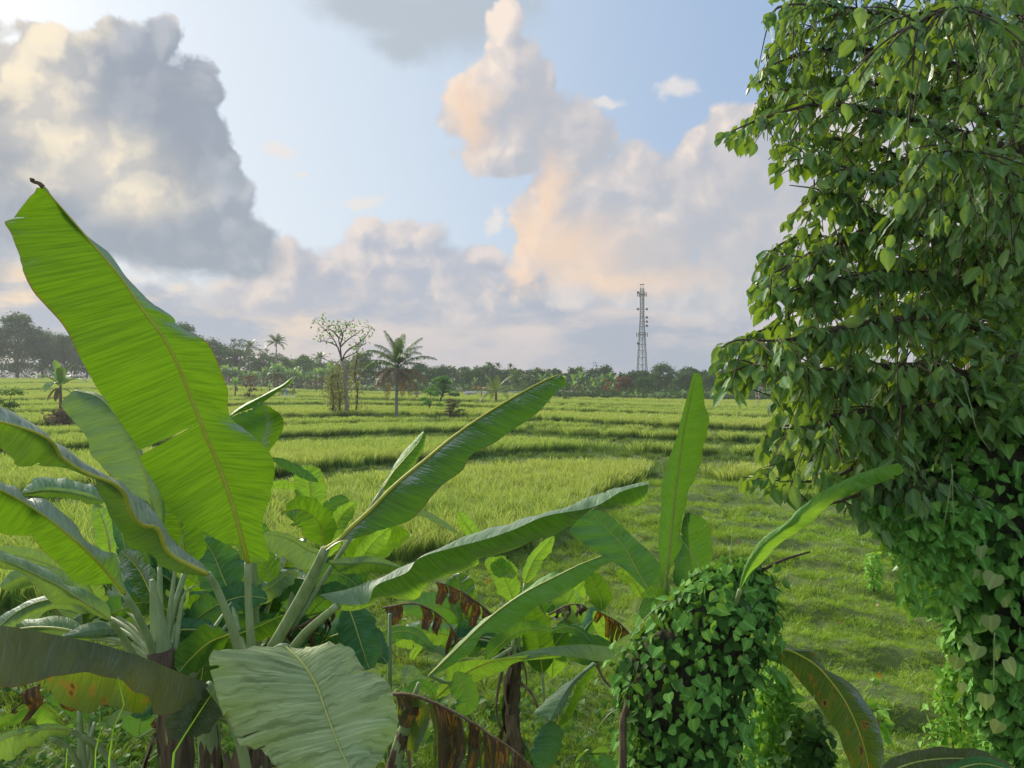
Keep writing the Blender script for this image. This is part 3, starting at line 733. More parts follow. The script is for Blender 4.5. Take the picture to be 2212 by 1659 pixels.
def pseudostem(root, pts, r0, r1, seed=0, ragged=10):
    """stem of rolled leaf bases with dry sheaths peeling off it"""
    r = np.random.default_rng(seed)
    P = spline(np.array(pts), 24); b = MB()
    rad = np.linspace(r0, r1, 24) * (1 + 0.06 * np.sin(np.arange(24) * 1.1)); b.tube(P, rad, 14)
    V_ = b.v[0]; V_ += r.normal(0, 0.006, V_.shape)
    o = b.build('pseudostem', M_STEM, root)
    up = P[-1] - P[-4]; gt = spline([P[-7], P[-3], P[-1], P[-1] + unit(up) * 0.22, P[-1] + unit(up) * 0.40], 14)
    g_ = MB(); g_.tube(gt, np.interp(np.linspace(0, 1, 14), [0, .4, .75, 1], [r1 * 1.12, r1 * 1.05, r1 * 0.62, 0.012]), 12); g_.build('leaf_sheath', M_PET, root)
    for i in range(ragged):
        k = int(r.integers(2, 23)); a = r.uniform(0, 6.28); c_ = P[k]; d = np.array([math.cos(a), math.sin(a), 0]); s2 = np.array([-d[1], d[0], 0])
        ln = r.uniform(0.25, 0.7); wd = r.uniform(0.02, 0.06); S = 7; s_ = np.linspace(0, 1, S)
        cen = c_ + d * (rad[k] + 0.008 + 0.09 * np.sin(s_ * 2.4)[:, None] * r.uniform(0.3, 1.2)) + np.array([0, 0, -1.0]) * (s_ * ln)[:, None] + s2 * (0.05 * np.sin(s_ * 4 + i))[:, None]
        w2 = wd * (1 - 0.8 * s_ ** 2)
        G = np.stack([cen - s2 * w2[:, None], cen + d * 0.012, cen + s2 * w2[:, None]], 1)
        f = MB(); f.grid(G); f.build('dry_sheath', M_DRY, root)
    return o
def gpt(px, d): p = V3(px, 0, d); return (p[0], p[1], gz(p[0], p[1]))

G_NEAR = 'banana plants of the near clump'
# --- plant A: the big one, lower left
base = gpt(395, 4.35)
A = thing('banana_plant', base, 'large banana plant at lower left whose tall backlit leaf rises against the sky', 'banana plant', G_NEAR)
pseudostem(A, [base, V3(385, 1700, 4.3), V3(372, 1560, 4.3), V3(350, 1405, 4.3)], 0.13, 0.075, 3, 12)
leaf(A, B_FRESH, [(535, 1216), (525, 1180), (505, 1100), (470, 1000), (440, 930), (405, 840), (380, 780), (350, 725), (305, 665), (265, 605), (215, 545), (160, 480), (118, 432), (93, 404)],
     L=[(528, 1210), (513, 1182), (487, 1175), (457, 1158), (437, 1142), (403, 1132), (377, 1108), (353, 1075), (333, 1045), (310, 1008), (293, 962), (277, 938), (240, 885), (207, 832), (167, 755), (133, 698), (103, 665), (75, 635), (50, 585), (20, 505), (2, 478), (28, 468), (58, 436), (80, 406)],
     Rr=[(548, 1216), (583, 1204), (572, 1165), (567, 1118), (587, 1062), (590, 992), (540, 935), (497, 898), (493, 845), (487, 830), (465, 770), (445, 740), (415, 725), (375, 700), (370, 685), (325, 650), (280, 605), (240, 550), (220, 530), (175, 500), (135, 465), (105, 412), (96, 402)],
     dm=(4.2, 3.7), dl=-0.10, dr=0.12, faces='UU', n=90, mm=12, tears=[('L', 0.335, 0.97)], rip=0.014, arch=0.04, skew=1.04, ribmat=M_RIBY,
     pet=[(545, 1480, 4.3), (543, 1400, 4.28), (537, 1300, 4.24), (535, 1216, 4.2)], petr=(0.036, 0.024), seed=1, label='tall leaf lit from behind, yellow midrib, torn once on the left')
tb = MB(); tp = spline([V3(93, 404, 3.7), V3(84, 396, 3.69), V3(70, 392, 3.68), V3(66, 386, 3.68), V3(74, 388, 3.67)], 12); tb.tube(tp, np.linspace(0.012, 0.004, 12), 6); tb.build('leaf_tip', M_DRY, A)
leaf(A, B_PALE, [(345, 1225), (338, 1130), (327, 1078), (310, 1012), (287, 945), (247, 892), (213, 858), (160, 843)],
     L=[(340, 1220), (325, 1100), (293, 1075), (253, 1042), (217, 1005), (193, 978), (187, 945), (160, 912), (133, 875), (158, 846)],
     Rr=[(350, 1225), (352, 1120), (343, 1065), (322, 1010), (300, 960), (253, 887), (220, 855), (165, 842)],
     dm=(4.5, 4.7), dl=-0.05, dr=0.2, faces='TT', pet=[(350, 1410, 4.35), (347, 1320, 4.4), (345, 1225, 4.5)], seed=2)
leaf(A, B_SILVER, [(450, 1240), (367, 1196), (340, 1142), (307, 1135), (283, 1108), (267, 1065), (240, 1042), (187, 1022), (133, 988), (113, 955), (60, 928), (-30, 905), (-110, 900)],
     L=[(452, 1236), (443, 1222), (407, 1195), (377, 1165), (333, 1108), (283, 1065), (233, 1028), (160, 978), (100, 938), (50, 908), (0, 883), (-50, 875), (-110, 890)],
     dm=(4.1, 3.1), dl=0.12, faces='TT', rib=False, pet=[(520, 1420, 4.3), (500, 1350, 4.25), (470, 1275, 4.18), (450, 1240, 4.1)], petr=(0.038, 0.024), seed=3)
leaf(A, B_FRESH, [(450, 1240), (367, 1196), (340, 1142), (307, 1135), (283, 1108), (267, 1065), (240, 1042), (187, 1022), (133, 988), (113, 955), (60, 928), (-30, 905), (-110, 900)],
     Rr=[(440, 1245), (400, 1240), (340, 1221), (333, 1199), (296, 1186), (283, 1175), (263, 1145), (233, 1102), (213, 1062), (203, 1035), (167, 1018), (117, 1012), (47, 1012), (27, 995), (0, 968), (-60, 940), (-110, 905)],
     dm=(4.1, 3.1), dr=0.10, faces='UU', seed=4)
leaf(A, B_FRESH, [(270, 1284), (233, 1239), (200, 1203), (160, 1166), (100, 1118), (50, 1085), (0, 1058), (-60, 1030), (-130, 1010)],
     Rr=[(276, 1282), (272, 1273), (260, 1239), (250, 1193), (233, 1192), (190, 1165), (160, 1128), (133, 1102), (90, 1075), (53, 1078), (33, 1055), (0, 1045), (-70, 1005), (-130, 1005)],
     L=[(262, 1285), (240, 1261), (200, 1266), (160, 1259), (127, 1219), (93, 1189), (70, 1159), (67, 1157), (0, 1150), (-60, 1110), (-130, 1015)],
     dm=(4.0, 3.4), dl=-0.06, dr=0.12, faces='UU', pet=[(336, 1432, 4.3), (320, 1378, 4.2), (298, 1330, 4.1), (270, 1284, 4.0)], petr=(0.030, 0.022), seed=5)
leaf(A, B_PALE, [(240, 1340), (205, 1316), (165, 1290), (120, 1262), (70, 1238), (20, 1215), (-60, 1195)],
     Rr=[(238, 1326), (233, 1306), (187, 1273), (143, 1263), (100, 1233), (43, 1206), (0, 1191), (-60, 1180)],
     L=[(237, 1342), (200, 1326), (173, 1303), (127, 1303), (93, 1283), (73, 1256), (40, 1233), (0, 1229), (-60, 1205)],
     dm=(4.2, 3.7), dl=0.1, dr=0.1, faces='TT', pet=[(290, 1420, 4.35), (268, 1380, 4.3), (240, 1340, 4.2)], seed=6)
leaf(A, B_PALE, [(150, 1240), (110, 1222), (60, 1205), (10, 1198), (-40, 1200)], wl=14, wr=22, dm=(4.9, 4.8), faces='TT', seed=7)
leaf(A, B_PALE, [(225, 1085), (170, 1068), (110, 1060), (47, 1066)], wl=-8, wr=30, dm=(5.3, 5.2), dr=0.15, faces='TT', seed=8, rib=False)
leaf(A, B_FRESH, [(225, 1085), (170, 1068), (110, 1062), (52, 1068)], wl=14, dm=(5.3, 5.2), dl=0.05, faces='UU', seed=9, rib=False)
leaf(A, B_YOUNG, [(238, 1200), (232, 1160), (222, 1125), (206, 1090)], wl=26, wr=24, dm=(5.2, 5.3), faces='UU', seed=10, pet=[(330, 1400, 4.5), (270, 1300, 4.9), (238, 1200, 5.2)], petr=(0.02, 0.014))
leaf(A, B_DEEP, [(287, 1260), (275, 1200), (262, 1150), (245, 1108)], wl=20, wr=26, dm=(5.0, 5.1), faces='TT', seed=11)
leaf(A, B_FRESH, [(400, 1235), (396, 1180), (380, 1110), (343, 1062)], wl=60, wr=50, dm=(4.6, 4.75), faces='UU', seed=12, pet=[(352, 1430, 4.35), (372, 1330, 4.45), (400, 1235, 4.6)], petr=(0.030, 0.022))
leaf(A, B_FRESH, [(335, 1306), (318, 1265), (296, 1225), (262, 1190)], wl=34, wr=30, dm=(4.7, 4.9), faces='UU', seed=13)
leaf(A, B_DEEP, [(340, 1304), (332, 1250), (318, 1205), (296, 1168)], wl=30, wr=26, dm=(4.9, 5.0), faces='TT', seed=14)
leaf(A, B_DEEP, [(400, 1165), (440, 1150), (490, 1150), (540, 1170)], wl=22, wr=26, dm=(5.2, 5.3), faces='TT', seed=15)
leaf(A, B_DEEP, [(500, 1290), (478, 1240), (462, 1200), (440, 1165)], wl=52, wr=46, dm=(4.8, 5.0), faces='TT', rip=0.03, seed=16, pet=[(535, 1430, 4.4), (515, 1360, 4.6), (500, 1290, 4.8)], petr=(0.026, 0.018))
leaf(A, B_DULL, [(450, 1478), (417, 1464), (367, 1444), (320, 1424), (260, 1404), (200, 1387), (133, 1374), (67, 1361), (0, 1351), (-90, 1345), (-150, 1350)],
     L=[(448, 1482), (430, 1498), (400, 1519), (372, 1538), (327, 1543), (320, 1503), (293, 1489), (262, 1462), (183, 1453), (133, 1459), (93, 1468), (40, 1486), (0, 1488), (-70, 1470), (-150, 1400)],
     dm=(4.0, 3.0), dl=-0.16, faces='TT', rib=False, pet=[(538, 1700, 4.3), (523, 1619, 4.25), (493, 1540, 4.15), (450, 1478, 4.0)], petr=(0.045, 0.028), seed=17, rip=0.02, label='grey green drooping leaf with a scorched margin')
leaf(A, B_OLIVE, [(330, 1440), (260, 1425), (200, 1410), (133, 1400), (80, 1395)],
     L=[(326, 1520), (300, 1535), (227, 1520), (183, 1539), (117, 1503), (75, 1440)], dm=(4.1, 3.6), dl=0.10, faces='UU', rib=False, seed=18)
shreds(A, [(300, 1440), (200, 1450), (110, 1470), (40, 1500)], (4.3, 4.2), 0.22, B_DEAD, seed=19, rib=False)
leaf(A, B_DULL, [(440, 1470), (410, 1500), (390, 1550), (385, 1600)], wl=28, wr=34, dm=(4.05, 4.1), faces='TT', seed=191, rib=False)
leaf(A, B_DULL, [(470, 1478), (455, 1520), (430, 1560), (400, 1585)], wl=32, wr=38, dm=(4.1, 4.15), faces='TT', seed=192, rib=False)
leaf(A, B_FRONT, [(617, 1397), (650, 1429), (683, 1479), (707, 1546), (733, 1613), (755, 1665), (772, 1740)],
     L=[(625, 1397), (650, 1398), (695, 1393), (758, 1403), (772, 1429), (782, 1443), (808, 1456), (832, 1479), (848, 1519), (858, 1566), (842, 1603), (825, 1640), (800, 1690), (775, 1742)],
     Rr=[(610, 1397), (590, 1399), (525, 1412), (460, 1436), (473, 1499), (487, 1549), (517, 1606), (567, 1623), (600, 1662), (650, 1710), (765, 1742)],
     dm=(3.9, 3.25), dl=0.12, dr=0.04, faces='TT', n=80, mm=14, rip=0.03, arch=0.09, jag=0.009, tears=[('L', 0.30, 0.5), ('R', 0.82, 0.3)], seed=20, ribmat=M_RIB,
     pet=[(560, 1530, 4.3), (575, 1440, 4.2), (596, 1403, 4.05), (617, 1397, 3.9)], petr=(0.036, 0.026), label='broad pale ribbed leaf hanging towards the viewer')
leaf(A, B_DEEP, [(703, 1186), (733, 1166), (753, 1145), (800, 1102), (853, 1048), (920, 992), (986, 938), (1053, 892), (1120, 852), (1170, 825), (1208, 809)],
     Rr=[(704, 1188), (733, 1168), (773, 1160), (836, 1142), (886, 1125), (906, 1108), (936, 1075), (966, 1042), (1000, 1015), (1008, 992), (1020, 978), (1053, 965), (1093, 935), (1130, 912), (1163, 892), (1193, 858), (1208, 842), (1226, 833), (1210, 812)],
     dm=(4.0, 3.9), dr=-0.10, dl=0.06, faces='TU', n=70, rip=0.012, ribmat=M_RIBY, seed=21,
     pet=[(588, 1400, 4.3), (620, 1345, 4.25), (665, 1262, 4.15), (703, 1186, 4.0)], petr=(0.046, 0.032), label='long dark green leaf slanting up to the right')
leaf(A, B_YOUNG, [(728, 1309), (792, 1303), (812, 1265), (878, 1237), (905, 1206), (978, 1183), (1045, 1166), (1112, 1143), (1178, 1115), (1268, 1099), (1300, 1087), (1344, 1061), (1400, 1046)],
     Rr=[(700, 1313), (762, 1319), (802, 1306), (822, 1289), (878, 1296), (902, 1293), (922, 1266), (945, 1249), (995, 1236), (1032, 1226), (1038, 1209), (1095, 1193), (1162, 1166), (1195, 1156), (1245, 1123), (1290, 1092), (1321, 1097), (1340, 1088), (1373, 1092), (1393, 1080), (1399, 1060)],
     dm=(4.0, 3.9), dr=0.06, faces='UU', n=80, seed=22, rib=False, pet=[(632, 1400, 4.3), (665, 1362, 4.2), (728, 1309, 4.0)], petr=(0.036, 0.026), label='long folded leaf reaching right, pale above and bright green below')
leaf(A, B_PALE, [(724, 1305), (792, 1303), (812, 1265), (878, 1237), (905, 1206), (978, 1183), (1045, 1166), (1112, 1143), (1178, 1115), (1268, 1099), (1300, 1087), (1344, 1061), (1400, 1046)],
     L=[(688, 1289), (752, 1273), (812, 1249), (862, 1226), (908, 1203), (945, 1188), (1012, 1163), (1078, 1139), (1128, 1123), (1198, 1099), (1286, 1070), (1344, 1052), (1402, 1042)],
     dm=(4.0, 3.9), dl=0.20, faces='TT', n=80, seed=23, rib=False)
leaf(A, B_FRESH, [(387, 1452), (410, 1425), (450, 1389), (495, 1370)][::-1], wl=34, wr=40, dm=(4.4, 4.2), faces='UU', seed=24)
leaf(A, B_PALE, [(345, 1385), (300, 1368), (253, 1358), (200, 1362), (135, 1374)], wl=14, wr=16, dm=(4.8, 4.7), dr=0.1, faces='TT', seed=25, rib=False)
leaf(A, B_YOUNG, [(345, 1388), (300, 1376), (250, 1370), (200, 1370), (140, 1378)], wl=12, dm=(4.8, 4.7), dl=0.1, faces='UU', seed=26, rib=False)
leaf(A, B_FRESH, [(450, 1400), (500, 1376), (560, 1352), (612, 1328)], wl=8, wr=34, dm=(4.5, 4.6), faces='TU', seed=27)
for q in ([(375, 1430, 4.3), (385, 1350, 4.4), (400, 1280, 4.5), (432, 1262, 4.6)], [(355, 1430, 4.3), (365, 1340, 4.35), (380, 1220, 4.45), (398, 1150, 4.6)],
          [(420, 1440, 4.3), (455, 1370, 4.4), (500, 1300, 4.6)], [(410, 1470, 4.4), (470, 1380, 4.6), (520, 1300, 4.8)]):
    s_ = spline(q, 12); pb = MB(); pb.tube(to3d(s_), np.interp(np.linspace(0, 1, 12), [0, .6, 1], [0.022, 0.013, 0.002]), 8); pb.build('petiole', M_PET, A)

# --- plant beside and behind the big one
base = gpt(560, 4.9)
A2 = thing('banana_plant', base, 'banana plant just right of the big one, with an upright yellow green leaf', 'banana plant', G_NEAR)
pseudostem(A2, [base, V3(560, 1720, 4.9), V3(552, 1560, 4.9), V3(545, 1440, 4.9)], 0.12, 0.07, 5, 10)
leaf(A2, B_PALE, [(706, 1200), (667, 1189), (633, 1169), (600, 1157), (562, 1152)], wl=38, wr=14, dm=(5.0, 5.0), faces='TT', seed=31, sag=0.2, pet=[(560, 1440, 4.9), (640, 1330, 4.95), (706, 1200, 5.0)], petr=(0.026, 0.018))
leaf(A2, B_FRESH, [(703, 1182), (693, 1138), (680, 1118), (650, 1100), (618, 1105)], wl=44, wr=34, dm=(5.0, 4.9), dl=-0.1, faces='UU', seed=32)
leaf(A2, B_YOUNG, [(672, 1108), (671, 1070), (667, 1038), (662, 1004)], wl=34, wr=36, dm=(5.3, 5.4), faces='UU', seed=33, pet=[(590, 1440, 4.95), (640, 1250, 5.15), (672, 1108, 5.3)], petr=(0.024, 0.016))
leaf(A2, B_DEEP, [(588, 990), (620, 1002), (655, 1020), (688, 1040)], wl=8, wr=14, dm=(5.0, 4.9), faces='TT', seed=34, rib=False)
leaf(A2, B_YOUNG, [(585, 1050), (610, 1044), (640, 1052)], wl=8, wr=12, dm=(5.4, 5.4), faces='UU', seed=35, rib=False)
leaf(A2, B_FRESH, [(545, 1010), (562, 960), (575, 915), (563, 868)], L=[(540, 1005), (530, 950), (505, 903), (540, 885), (562, 868)], Rr=[(560, 1000), (580, 978), (607, 938), (613, 905), (590, 885), (565, 868)],
     dm=(4.6, 4.5), dl=0.1, dr=-0.05, faces='TU', seed=36, rib=False, pet=[(560, 1440, 4.9), (550, 1250, 4.8), (545, 1010, 4.6)], petr=(0.026, 0.02))
leaf(A2, B_YOUNG, [(497, 898), (530, 876), (575, 852), (612, 832), (632, 815)], Rr=[(500, 898), (545, 880), (575, 864), (597, 849), (618, 836), (632, 825), (630, 815)], wl=3,
     dm=(4.7, 4.5), dr=0.03, dl=0.1, faces='TU', seed=37, rib=False)
leaf(A2, B_YOUNG, [(828, 1055), (850, 1020), (880, 985), (905, 955), (915, 934)], L=[(822, 1052), (843, 1025), (855, 1000), (880, 970), (905, 940), (914, 932)], Rr=[(832, 1060), (870, 1030), (896, 1002), (913, 972), (920, 942), (916, 934)],
     dm=(5.1, 5.2), dl=0.1, faces='TU', seed=38, pet=[(575, 1450, 4.95), (700, 1250, 5.0), (828, 1055, 5.1)], petr=(0.026, 0.018))
leaf(A2, B_YOUNG, [(742, 1290), (770, 1230), (800, 1180), (842, 1140)], wl=22, wr=30, dm=(5.2, 5.3), faces='UU', seed=39)
leaf(A2, B_DEEP, [(700, 1110), (722, 1092), (752, 1078)], wl=18, wr=18, dm=(5.5, 5.5), faces='TT', seed=40)
leaf(A2, B_YOUNG, [(705, 1205), (722, 1150), (742, 1110), (770, 1085)], wl=20, wr=22, dm=(5.3, 5.4), faces='UU', seed=41)
leaf(A2, B_PALE, [(880, 1112), (915, 1110), (950, 1128), (990, 1152)], wl=8, wr=7, dm=(5.0, 4.9), faces='TT', seed=42, rib=False)
leaf(A2, B_YOUNG, [(1030, 1180), (1018, 1150), (1000, 1125), (990, 1106)], wl=14, wr=18, dm=(5.2, 5.2), faces='UT', seed=43)
leaf(A2, B_PALE, [(708, 1212), (750, 1208), (810, 1206), (868, 1224)], wl=4, wr=12, dm=(4.9, 4.9), faces='TT', seed=44, rib=False)
leaf(A2, B_FRESH, [(712, 1216), (750, 1216), (810, 1214), (866, 1226)], wr=26, dm=(4.9, 4.9), dr=0.1, faces='UU', seed=45, rib=False)
leaf(A2, B_DEEP, [(672, 1262), (710, 1240), (750, 1248), (785, 1280)], wl=26, wr=36, dm=(5.1, 5.1), faces='TT', seed=46)
leaf(A2, B_DEEP, [(750, 1305), (765, 1345), (778, 1386), (798, 1446)], wl=44, wr=42, dm=(4.8, 4.7), faces='TT', n=40, seed=47, ribmat=M_RIB)
leaf(A2, B_FRESH, [(600, 1260), (570, 1220), (560, 1180), (566, 1130)], wl=24, wr=36, dm=(5.2, 5.3), faces='TT', seed=48)
leaf(A2, B_PALE, [(540, 1300), (580, 1272), (625, 1238), (650, 1240)], wl=10, wr=26, dm=(5.0, 5.0), faces='TT', seed=49)
leaf(A2, B_PALE, [(560, 1290), (590, 1275), (625, 1285), (636, 1300)], wl=8, wr=12, dm=(5.4, 5.3), faces='TT', seed=50, rib=False)
leaf(A2, B_PALE, [(610, 1320), (640, 1312), (665, 1314), (690, 1322)], wl=8, wr=16, dm=(5.6, 5.5), faces='TT', seed=51, rib=False)
shreds(A2, [(690, 1330), (650, 1352), (600, 1380), (560, 1400)], (4.9, 5.0), 0.18, seed=52)
shreds(A2, [(720, 1320), (690, 1345), (660, 1370)], (4.7, 4.7), 0.20, seed=53)
base = gpt(452, 5.3)
A3 = thing('banana_plant', base, 'slender brown stemmed banana plant behind the big one, mostly withered', 'banana plant', G_NEAR)
pseudostem(A3, [base, V3(455, 1660, 5.3), V3(440, 1520, 5.3)], 0.10, 0.07, 6, 8)
shreds(A3, [(440, 1530), (400, 1505), (360, 1520), (330, 1560)], (5.2, 5.0), 0.2, seed=61)
shreds(A3, [(440, 1530), (480, 1500), (520, 1510), (560, 1560)], (5.2, 5.3), 0.24, seed=62)
leaf(A3, B_FRESH, [(425, 1520), (440, 1420), (420, 1330), (395, 1265)], wl=44, wr=36, dm=(5.2, 5.4), faces='UU', seed=63)
leaf(A3, B_DULL, [(180, 1400), (160, 1350), (140, 1330), (165, 1300)], wl=24, wr=20, dm=(5.6, 5.5), faces='TT', seed=64)
leaf(A3, B_PALE, [(110, 1400), (150, 1360), (190, 1325), (180, 1315)], wl=34, wr=14, dm=(5.8, 5.7), faces='TT', seed=65)
leaf(A3, B_PALE, [(52, 1356), (75, 1330), (100, 1310), (125, 1300)], wl=12, wr=10, dm=(6.3, 6.2), faces='TT', seed=66, rib=False)
leaf(A3, B_PALE, [(0, 1264), (30, 1262), (75, 1264)][::-1], wl=6, wr=8, dm=(6.3, 6.2), faces='TT', seed=67, rib=False)

# --- young plant bottom left corner
base = gpt(180, 4.6)
A4 = thing('banana_plant', base, 'young banana plant in the bottom left corner with wavy pale leaves', 'banana plant', G_NEAR)
pseudostem(A4, [base, V3(185, 1760, 4.6), V3(180, 1680, 4.6)], 0.05, 0.035, 8, 4)
leaf(A4, B_PALE, [(160, 1578), (110, 1574), (60, 1582), (10, 1596), (-60, 1640)], wl=36, wr=12, dm=(4.3, 3.9), dl=0.1, faces='TT', rip=0.03, seed=71, pet=[(185, 1700, 4.6), (200, 1620, 4.5), (160, 1578, 4.3)], petr=(0.022, 0.014))
leaf(A4, B_YOUNG, [(140, 1566), (100, 1530), (60, 1528), (20, 1548), (-30, 1570)], wl=22, wr=10, dm=(4.7, 4.5), dl=0.1, faces='TU', rip=0.03, seed=72)
leaf(A4, B_DEEP, [(190, 1560), (160, 1535), (130, 1515), (100, 1510)], wl=16, wr=24, dm=(4.9, 4.8), faces='TT', seed=73, pet=[(190, 1700, 4.6), (195, 1620, 4.8), (190, 1560, 4.9)], petr=(0.02, 0.012))
leaf(A4, B_PALE, [(230, 1560), (270, 1536), (320, 1520), (305, 1545)], wl=10, wr=12, dm=(4.8, 4.7), faces='TT', seed=74, rib=False)
for q in ([(110, 1592, 4.4), (150, 1620, 4.5), (180, 1680, 4.6)], [(150, 1580, 4.3), (210, 1610, 4.4), (270, 1690, 4.5)], [(205, 1560, 4.8), (190, 1620, 4.7), (185, 1700, 4.6)]):
    s_ = spline(q, 10); pb = MB(); pb.tube(to3d(s_), np.linspace(0.012, 0.02, 10), 7); pb.build('petiole', M_PET, A4)

# filler leaves crowding the two crowns of the near clump
def filler(root, n, px0, px1, py0, py1, d0, d1, mats, seed, lmin=150, lmax=330, crown=None):
    r = np.random.default_rng(seed)
    for i in range(n):
        bx_, by_ = r.uniform(px0, px1), r.uniform(py0, py1); d = r.uniform(d0, d1)
        a = math.radians(r.uniform(15, 165)); L_ = r.uniform(lmin, lmax); dirx, diry = math.cos(a), -math.sin(a)
        dr_ = r.uniform(0.25, 0.8) * L_; pts_ = []
        for u in np.linspace(0, 1, 5): pts_.append((bx_ + dirx * L_ * u, by_ + diry * L_ * (u - 0.15 * u * u) + dr_ * u ** 2.4 * 0.9))
        wv = r.uniform(24, 44); mt = mats[int(r.integers(0, len(mats)))]
        leaf(root, mt, pts_, wl=wv, wr=wv * r.uniform(.6, 1.1), dm=(d, d - r.uniform(-.3, .5)), dl=r.uniform(-.05, .2), dr=r.uniform(-.05, .2), faces='TT' if mt in (B_DEEP, B_PALE, B_DULL, B_MID) else 'UU', n=36, mm=7, rip=0.022, seed=seed * 50 + i,
             pet=[(crown[0], crown[1], crown[2]), ((crown[0] + bx_) / 2, (crown[1] + by_) / 2 - 20, (crown[2] + d) / 2), (bx_, by_, d)] if crown else None, petr=(0.022, 0.014), tears=[('L', r.uniform(.3, .8), r.uniform(.3, .9)), ('R', r.uniform(.3, .8), r.uniform(.3, .9))])
filler(A, 15, 120, 420, 1300, 1420, 4.8, 5.4, [B_DEEP, B_MID, B_FRESH, B_PALE], 301, crown=(352, 1440, 4.4))
filler(A2, 17, 470, 720, 1280, 1420, 5.2, 5.9, [B_DEEP, B_MID, B_FRESH, B_DEEP], 302, crown=(548, 1450, 4.95))
filler(A3, 14, 180, 560, 1480, 1600, 5.4, 6.2, [B_DEEP, B_DULL, B_MID], 303, 120, 240, crown=(440, 1560, 5.4))

# --- plant B: middle of the picture
G_MID = 'banana plants in the middle clump'
dB = 7.9
base = gpt(1118, 8.7)
B = thing('banana_plant', base, 'banana plant with a ragged dark brown stem and long leaves in the middle foreground', 'banana plant', G_MID)
pseudostem(B, [base, V3(1108, 1560, 8.7), V3(1112, 1470, 8.65), V3(1114, 1395, 8.6)], 0.085, 0.055, 9, 16)
leaf(B, B_YOUNG, [(928, 1459), (995, 1394), (1045, 1346), (1095, 1306), (1145, 1274), (1212, 1240), (1262, 1216), (1338, 1188), (1368, 1183)],
     L=[(926, 1457), (985, 1393), (1028, 1354), (1078, 1317), (1138, 1271), (1195, 1237), (1215, 1237), (1262, 1213), (1312, 1197), (1368, 1182)],
     Rr=[(932, 1461), (1015, 1413), (1045, 1369), (1088, 1366), (1128, 1336), (1168, 1306), (1218, 1283), (1262, 1253), (1295, 1226), (1358, 1199), (1382, 1187)],
     dm=(7.4, 7.0), dl=0.1, dr=-0.1, faces='TT', n=70, seed=81, pet=[(1108, 1400, 8.6), (1040, 1440, 8.0), (975, 1475, 7.6), (928, 1459, 7.4)], petr=(0.03, 0.022), label='long fresh green leaf curving up to the right')
leaf(B, B_PALE, [(1015, 1430), (1045, 1430), (1095, 1420), (1145, 1406), (1212, 1396), (1278, 1394), (1340, 1402), (1357, 1405)],
     Rr=[(1020, 1432), (1045, 1437), (1095, 1428), (1145, 1424), (1178, 1416), (1245, 1420), (1295, 1429), (1345, 1427), (1358, 1407)], dm=(7.8, 7.4), dr=-0.08, wl=2, faces='TT', seed=82, rib=False)
leaf(B, B_YOUNG, [(940, 1508), (988, 1466), (1042, 1436), (1090, 1424), (1150, 1420), (1210, 1414)],
     L=[(935, 1500), (962, 1466), (968, 1440), (1015, 1426), (1060, 1424), (1150, 1414), (1210, 1410)], Rr=[(945, 1510), (1010, 1482), (1060, 1462), (1088, 1450), (1120, 1430), (1212, 1420)],
     dm=(7.6, 7.6), faces='UU', seed=83, ribmat=M_RIBY)
leaf(B, B_YOUNG, [(1108, 1250), (1104, 1240), (1088, 1225), (1068, 1206)], dm=(8.3, 8.4), wl=26, wr=20, faces='UU', seed=84)
leaf(B, B_YOUNG, [(1110, 1300), (1096, 1262), (1078, 1230), (1050, 1208)], dm=(8.3, 8.4), wl=26, wr=26, faces='UU', seed=841, pet=[(1112, 1400, 8.6), (1116, 1350, 8.4), (1110, 1300, 8.3)], petr=(0.028, 0.02))
leaf(B, B_YOUNG, [(1133, 1260), (1146, 1225), (1160, 1200), (1196, 1158)], dm=(8.7, 8.9), wl=14, wr=20, faces='TU', seed=85, pet=[(1114, 1400, 8.6), (1126, 1320, 8.6), (1133, 1260, 8.7)], petr=(0.024, 0.018))
leaf(B, B_FRESH, [(1172, 1455), (1165, 1400), (1158, 1355), (1150, 1312)], dm=(8.5, 8.6), wl=36, wr=34, faces='UU', n=34, seed=86, pet=[(1180, 1600, 8.5), (1176, 1520, 8.5), (1172, 1455, 8.5)], petr=(0.024, 0.018))
leaf(B, B_YOUNG, [(1192, 1466), (1196, 1420), (1206, 1385), (1212, 1350)], dm=(9.0, 9.1), wl=18, wr=28, faces='UU', seed=87)
leaf(B, B_FRESH, [(1050, 1428), (1075, 1398), (1110, 1370), (1150, 1358), (1192, 1366)], dm=(8.2, 8.0), wl=22, wr=10, faces='TT', seed=88)
leaf(B, B_YOUNG, [(1180, 1330), (1205, 1310), (1235, 1285), (1262, 1255)], dm=(9.2, 9.3), wl=30, wr=26, faces='UU', seed=89)
leaf(B, B_FRESH, [(1300, 1320), (1296, 1290), (1284, 1262), (1272, 1240)], dm=(9.0, 9.1), wl=24, wr=26, faces='UU', seed=90)
leaf(B, B_DEEP, [(1192, 1362), (1225, 1354), (1258, 1366), (1278, 1388)], dm=(8.6, 8.5), wl=8, wr=14, faces='TT', seed=91)
leaf(B, B_YOUNG, [(1320, 1400), (1312, 1370), (1298, 1345), (1285, 1320)], dm=(9.3, 9.3), wl=18, wr=22, faces='UU', seed=92)
leaf(B, B_PALE, [(1285, 1432), (1240, 1470), (1212, 1510), (1188, 1555)], L=[(1290, 1434), (1262, 1458), (1235, 1490), (1218, 1530), (1192, 1558)][::1], Rr=[(1280, 1431), (1235, 1466), (1205, 1488), (1155, 1539), (1185, 1556)],
     dm=(7.6, 7.3), dr=0.1, faces='TT', seed=93, rib=False, label='pale leaf folded down beside the stem')
leaf(B, B_FRESH, [(1285, 1434), (1250, 1475), (1225, 1530), (1200, 1576)], wl=18, dm=(7.7, 7.4), faces='UU', seed=94, rib=False)
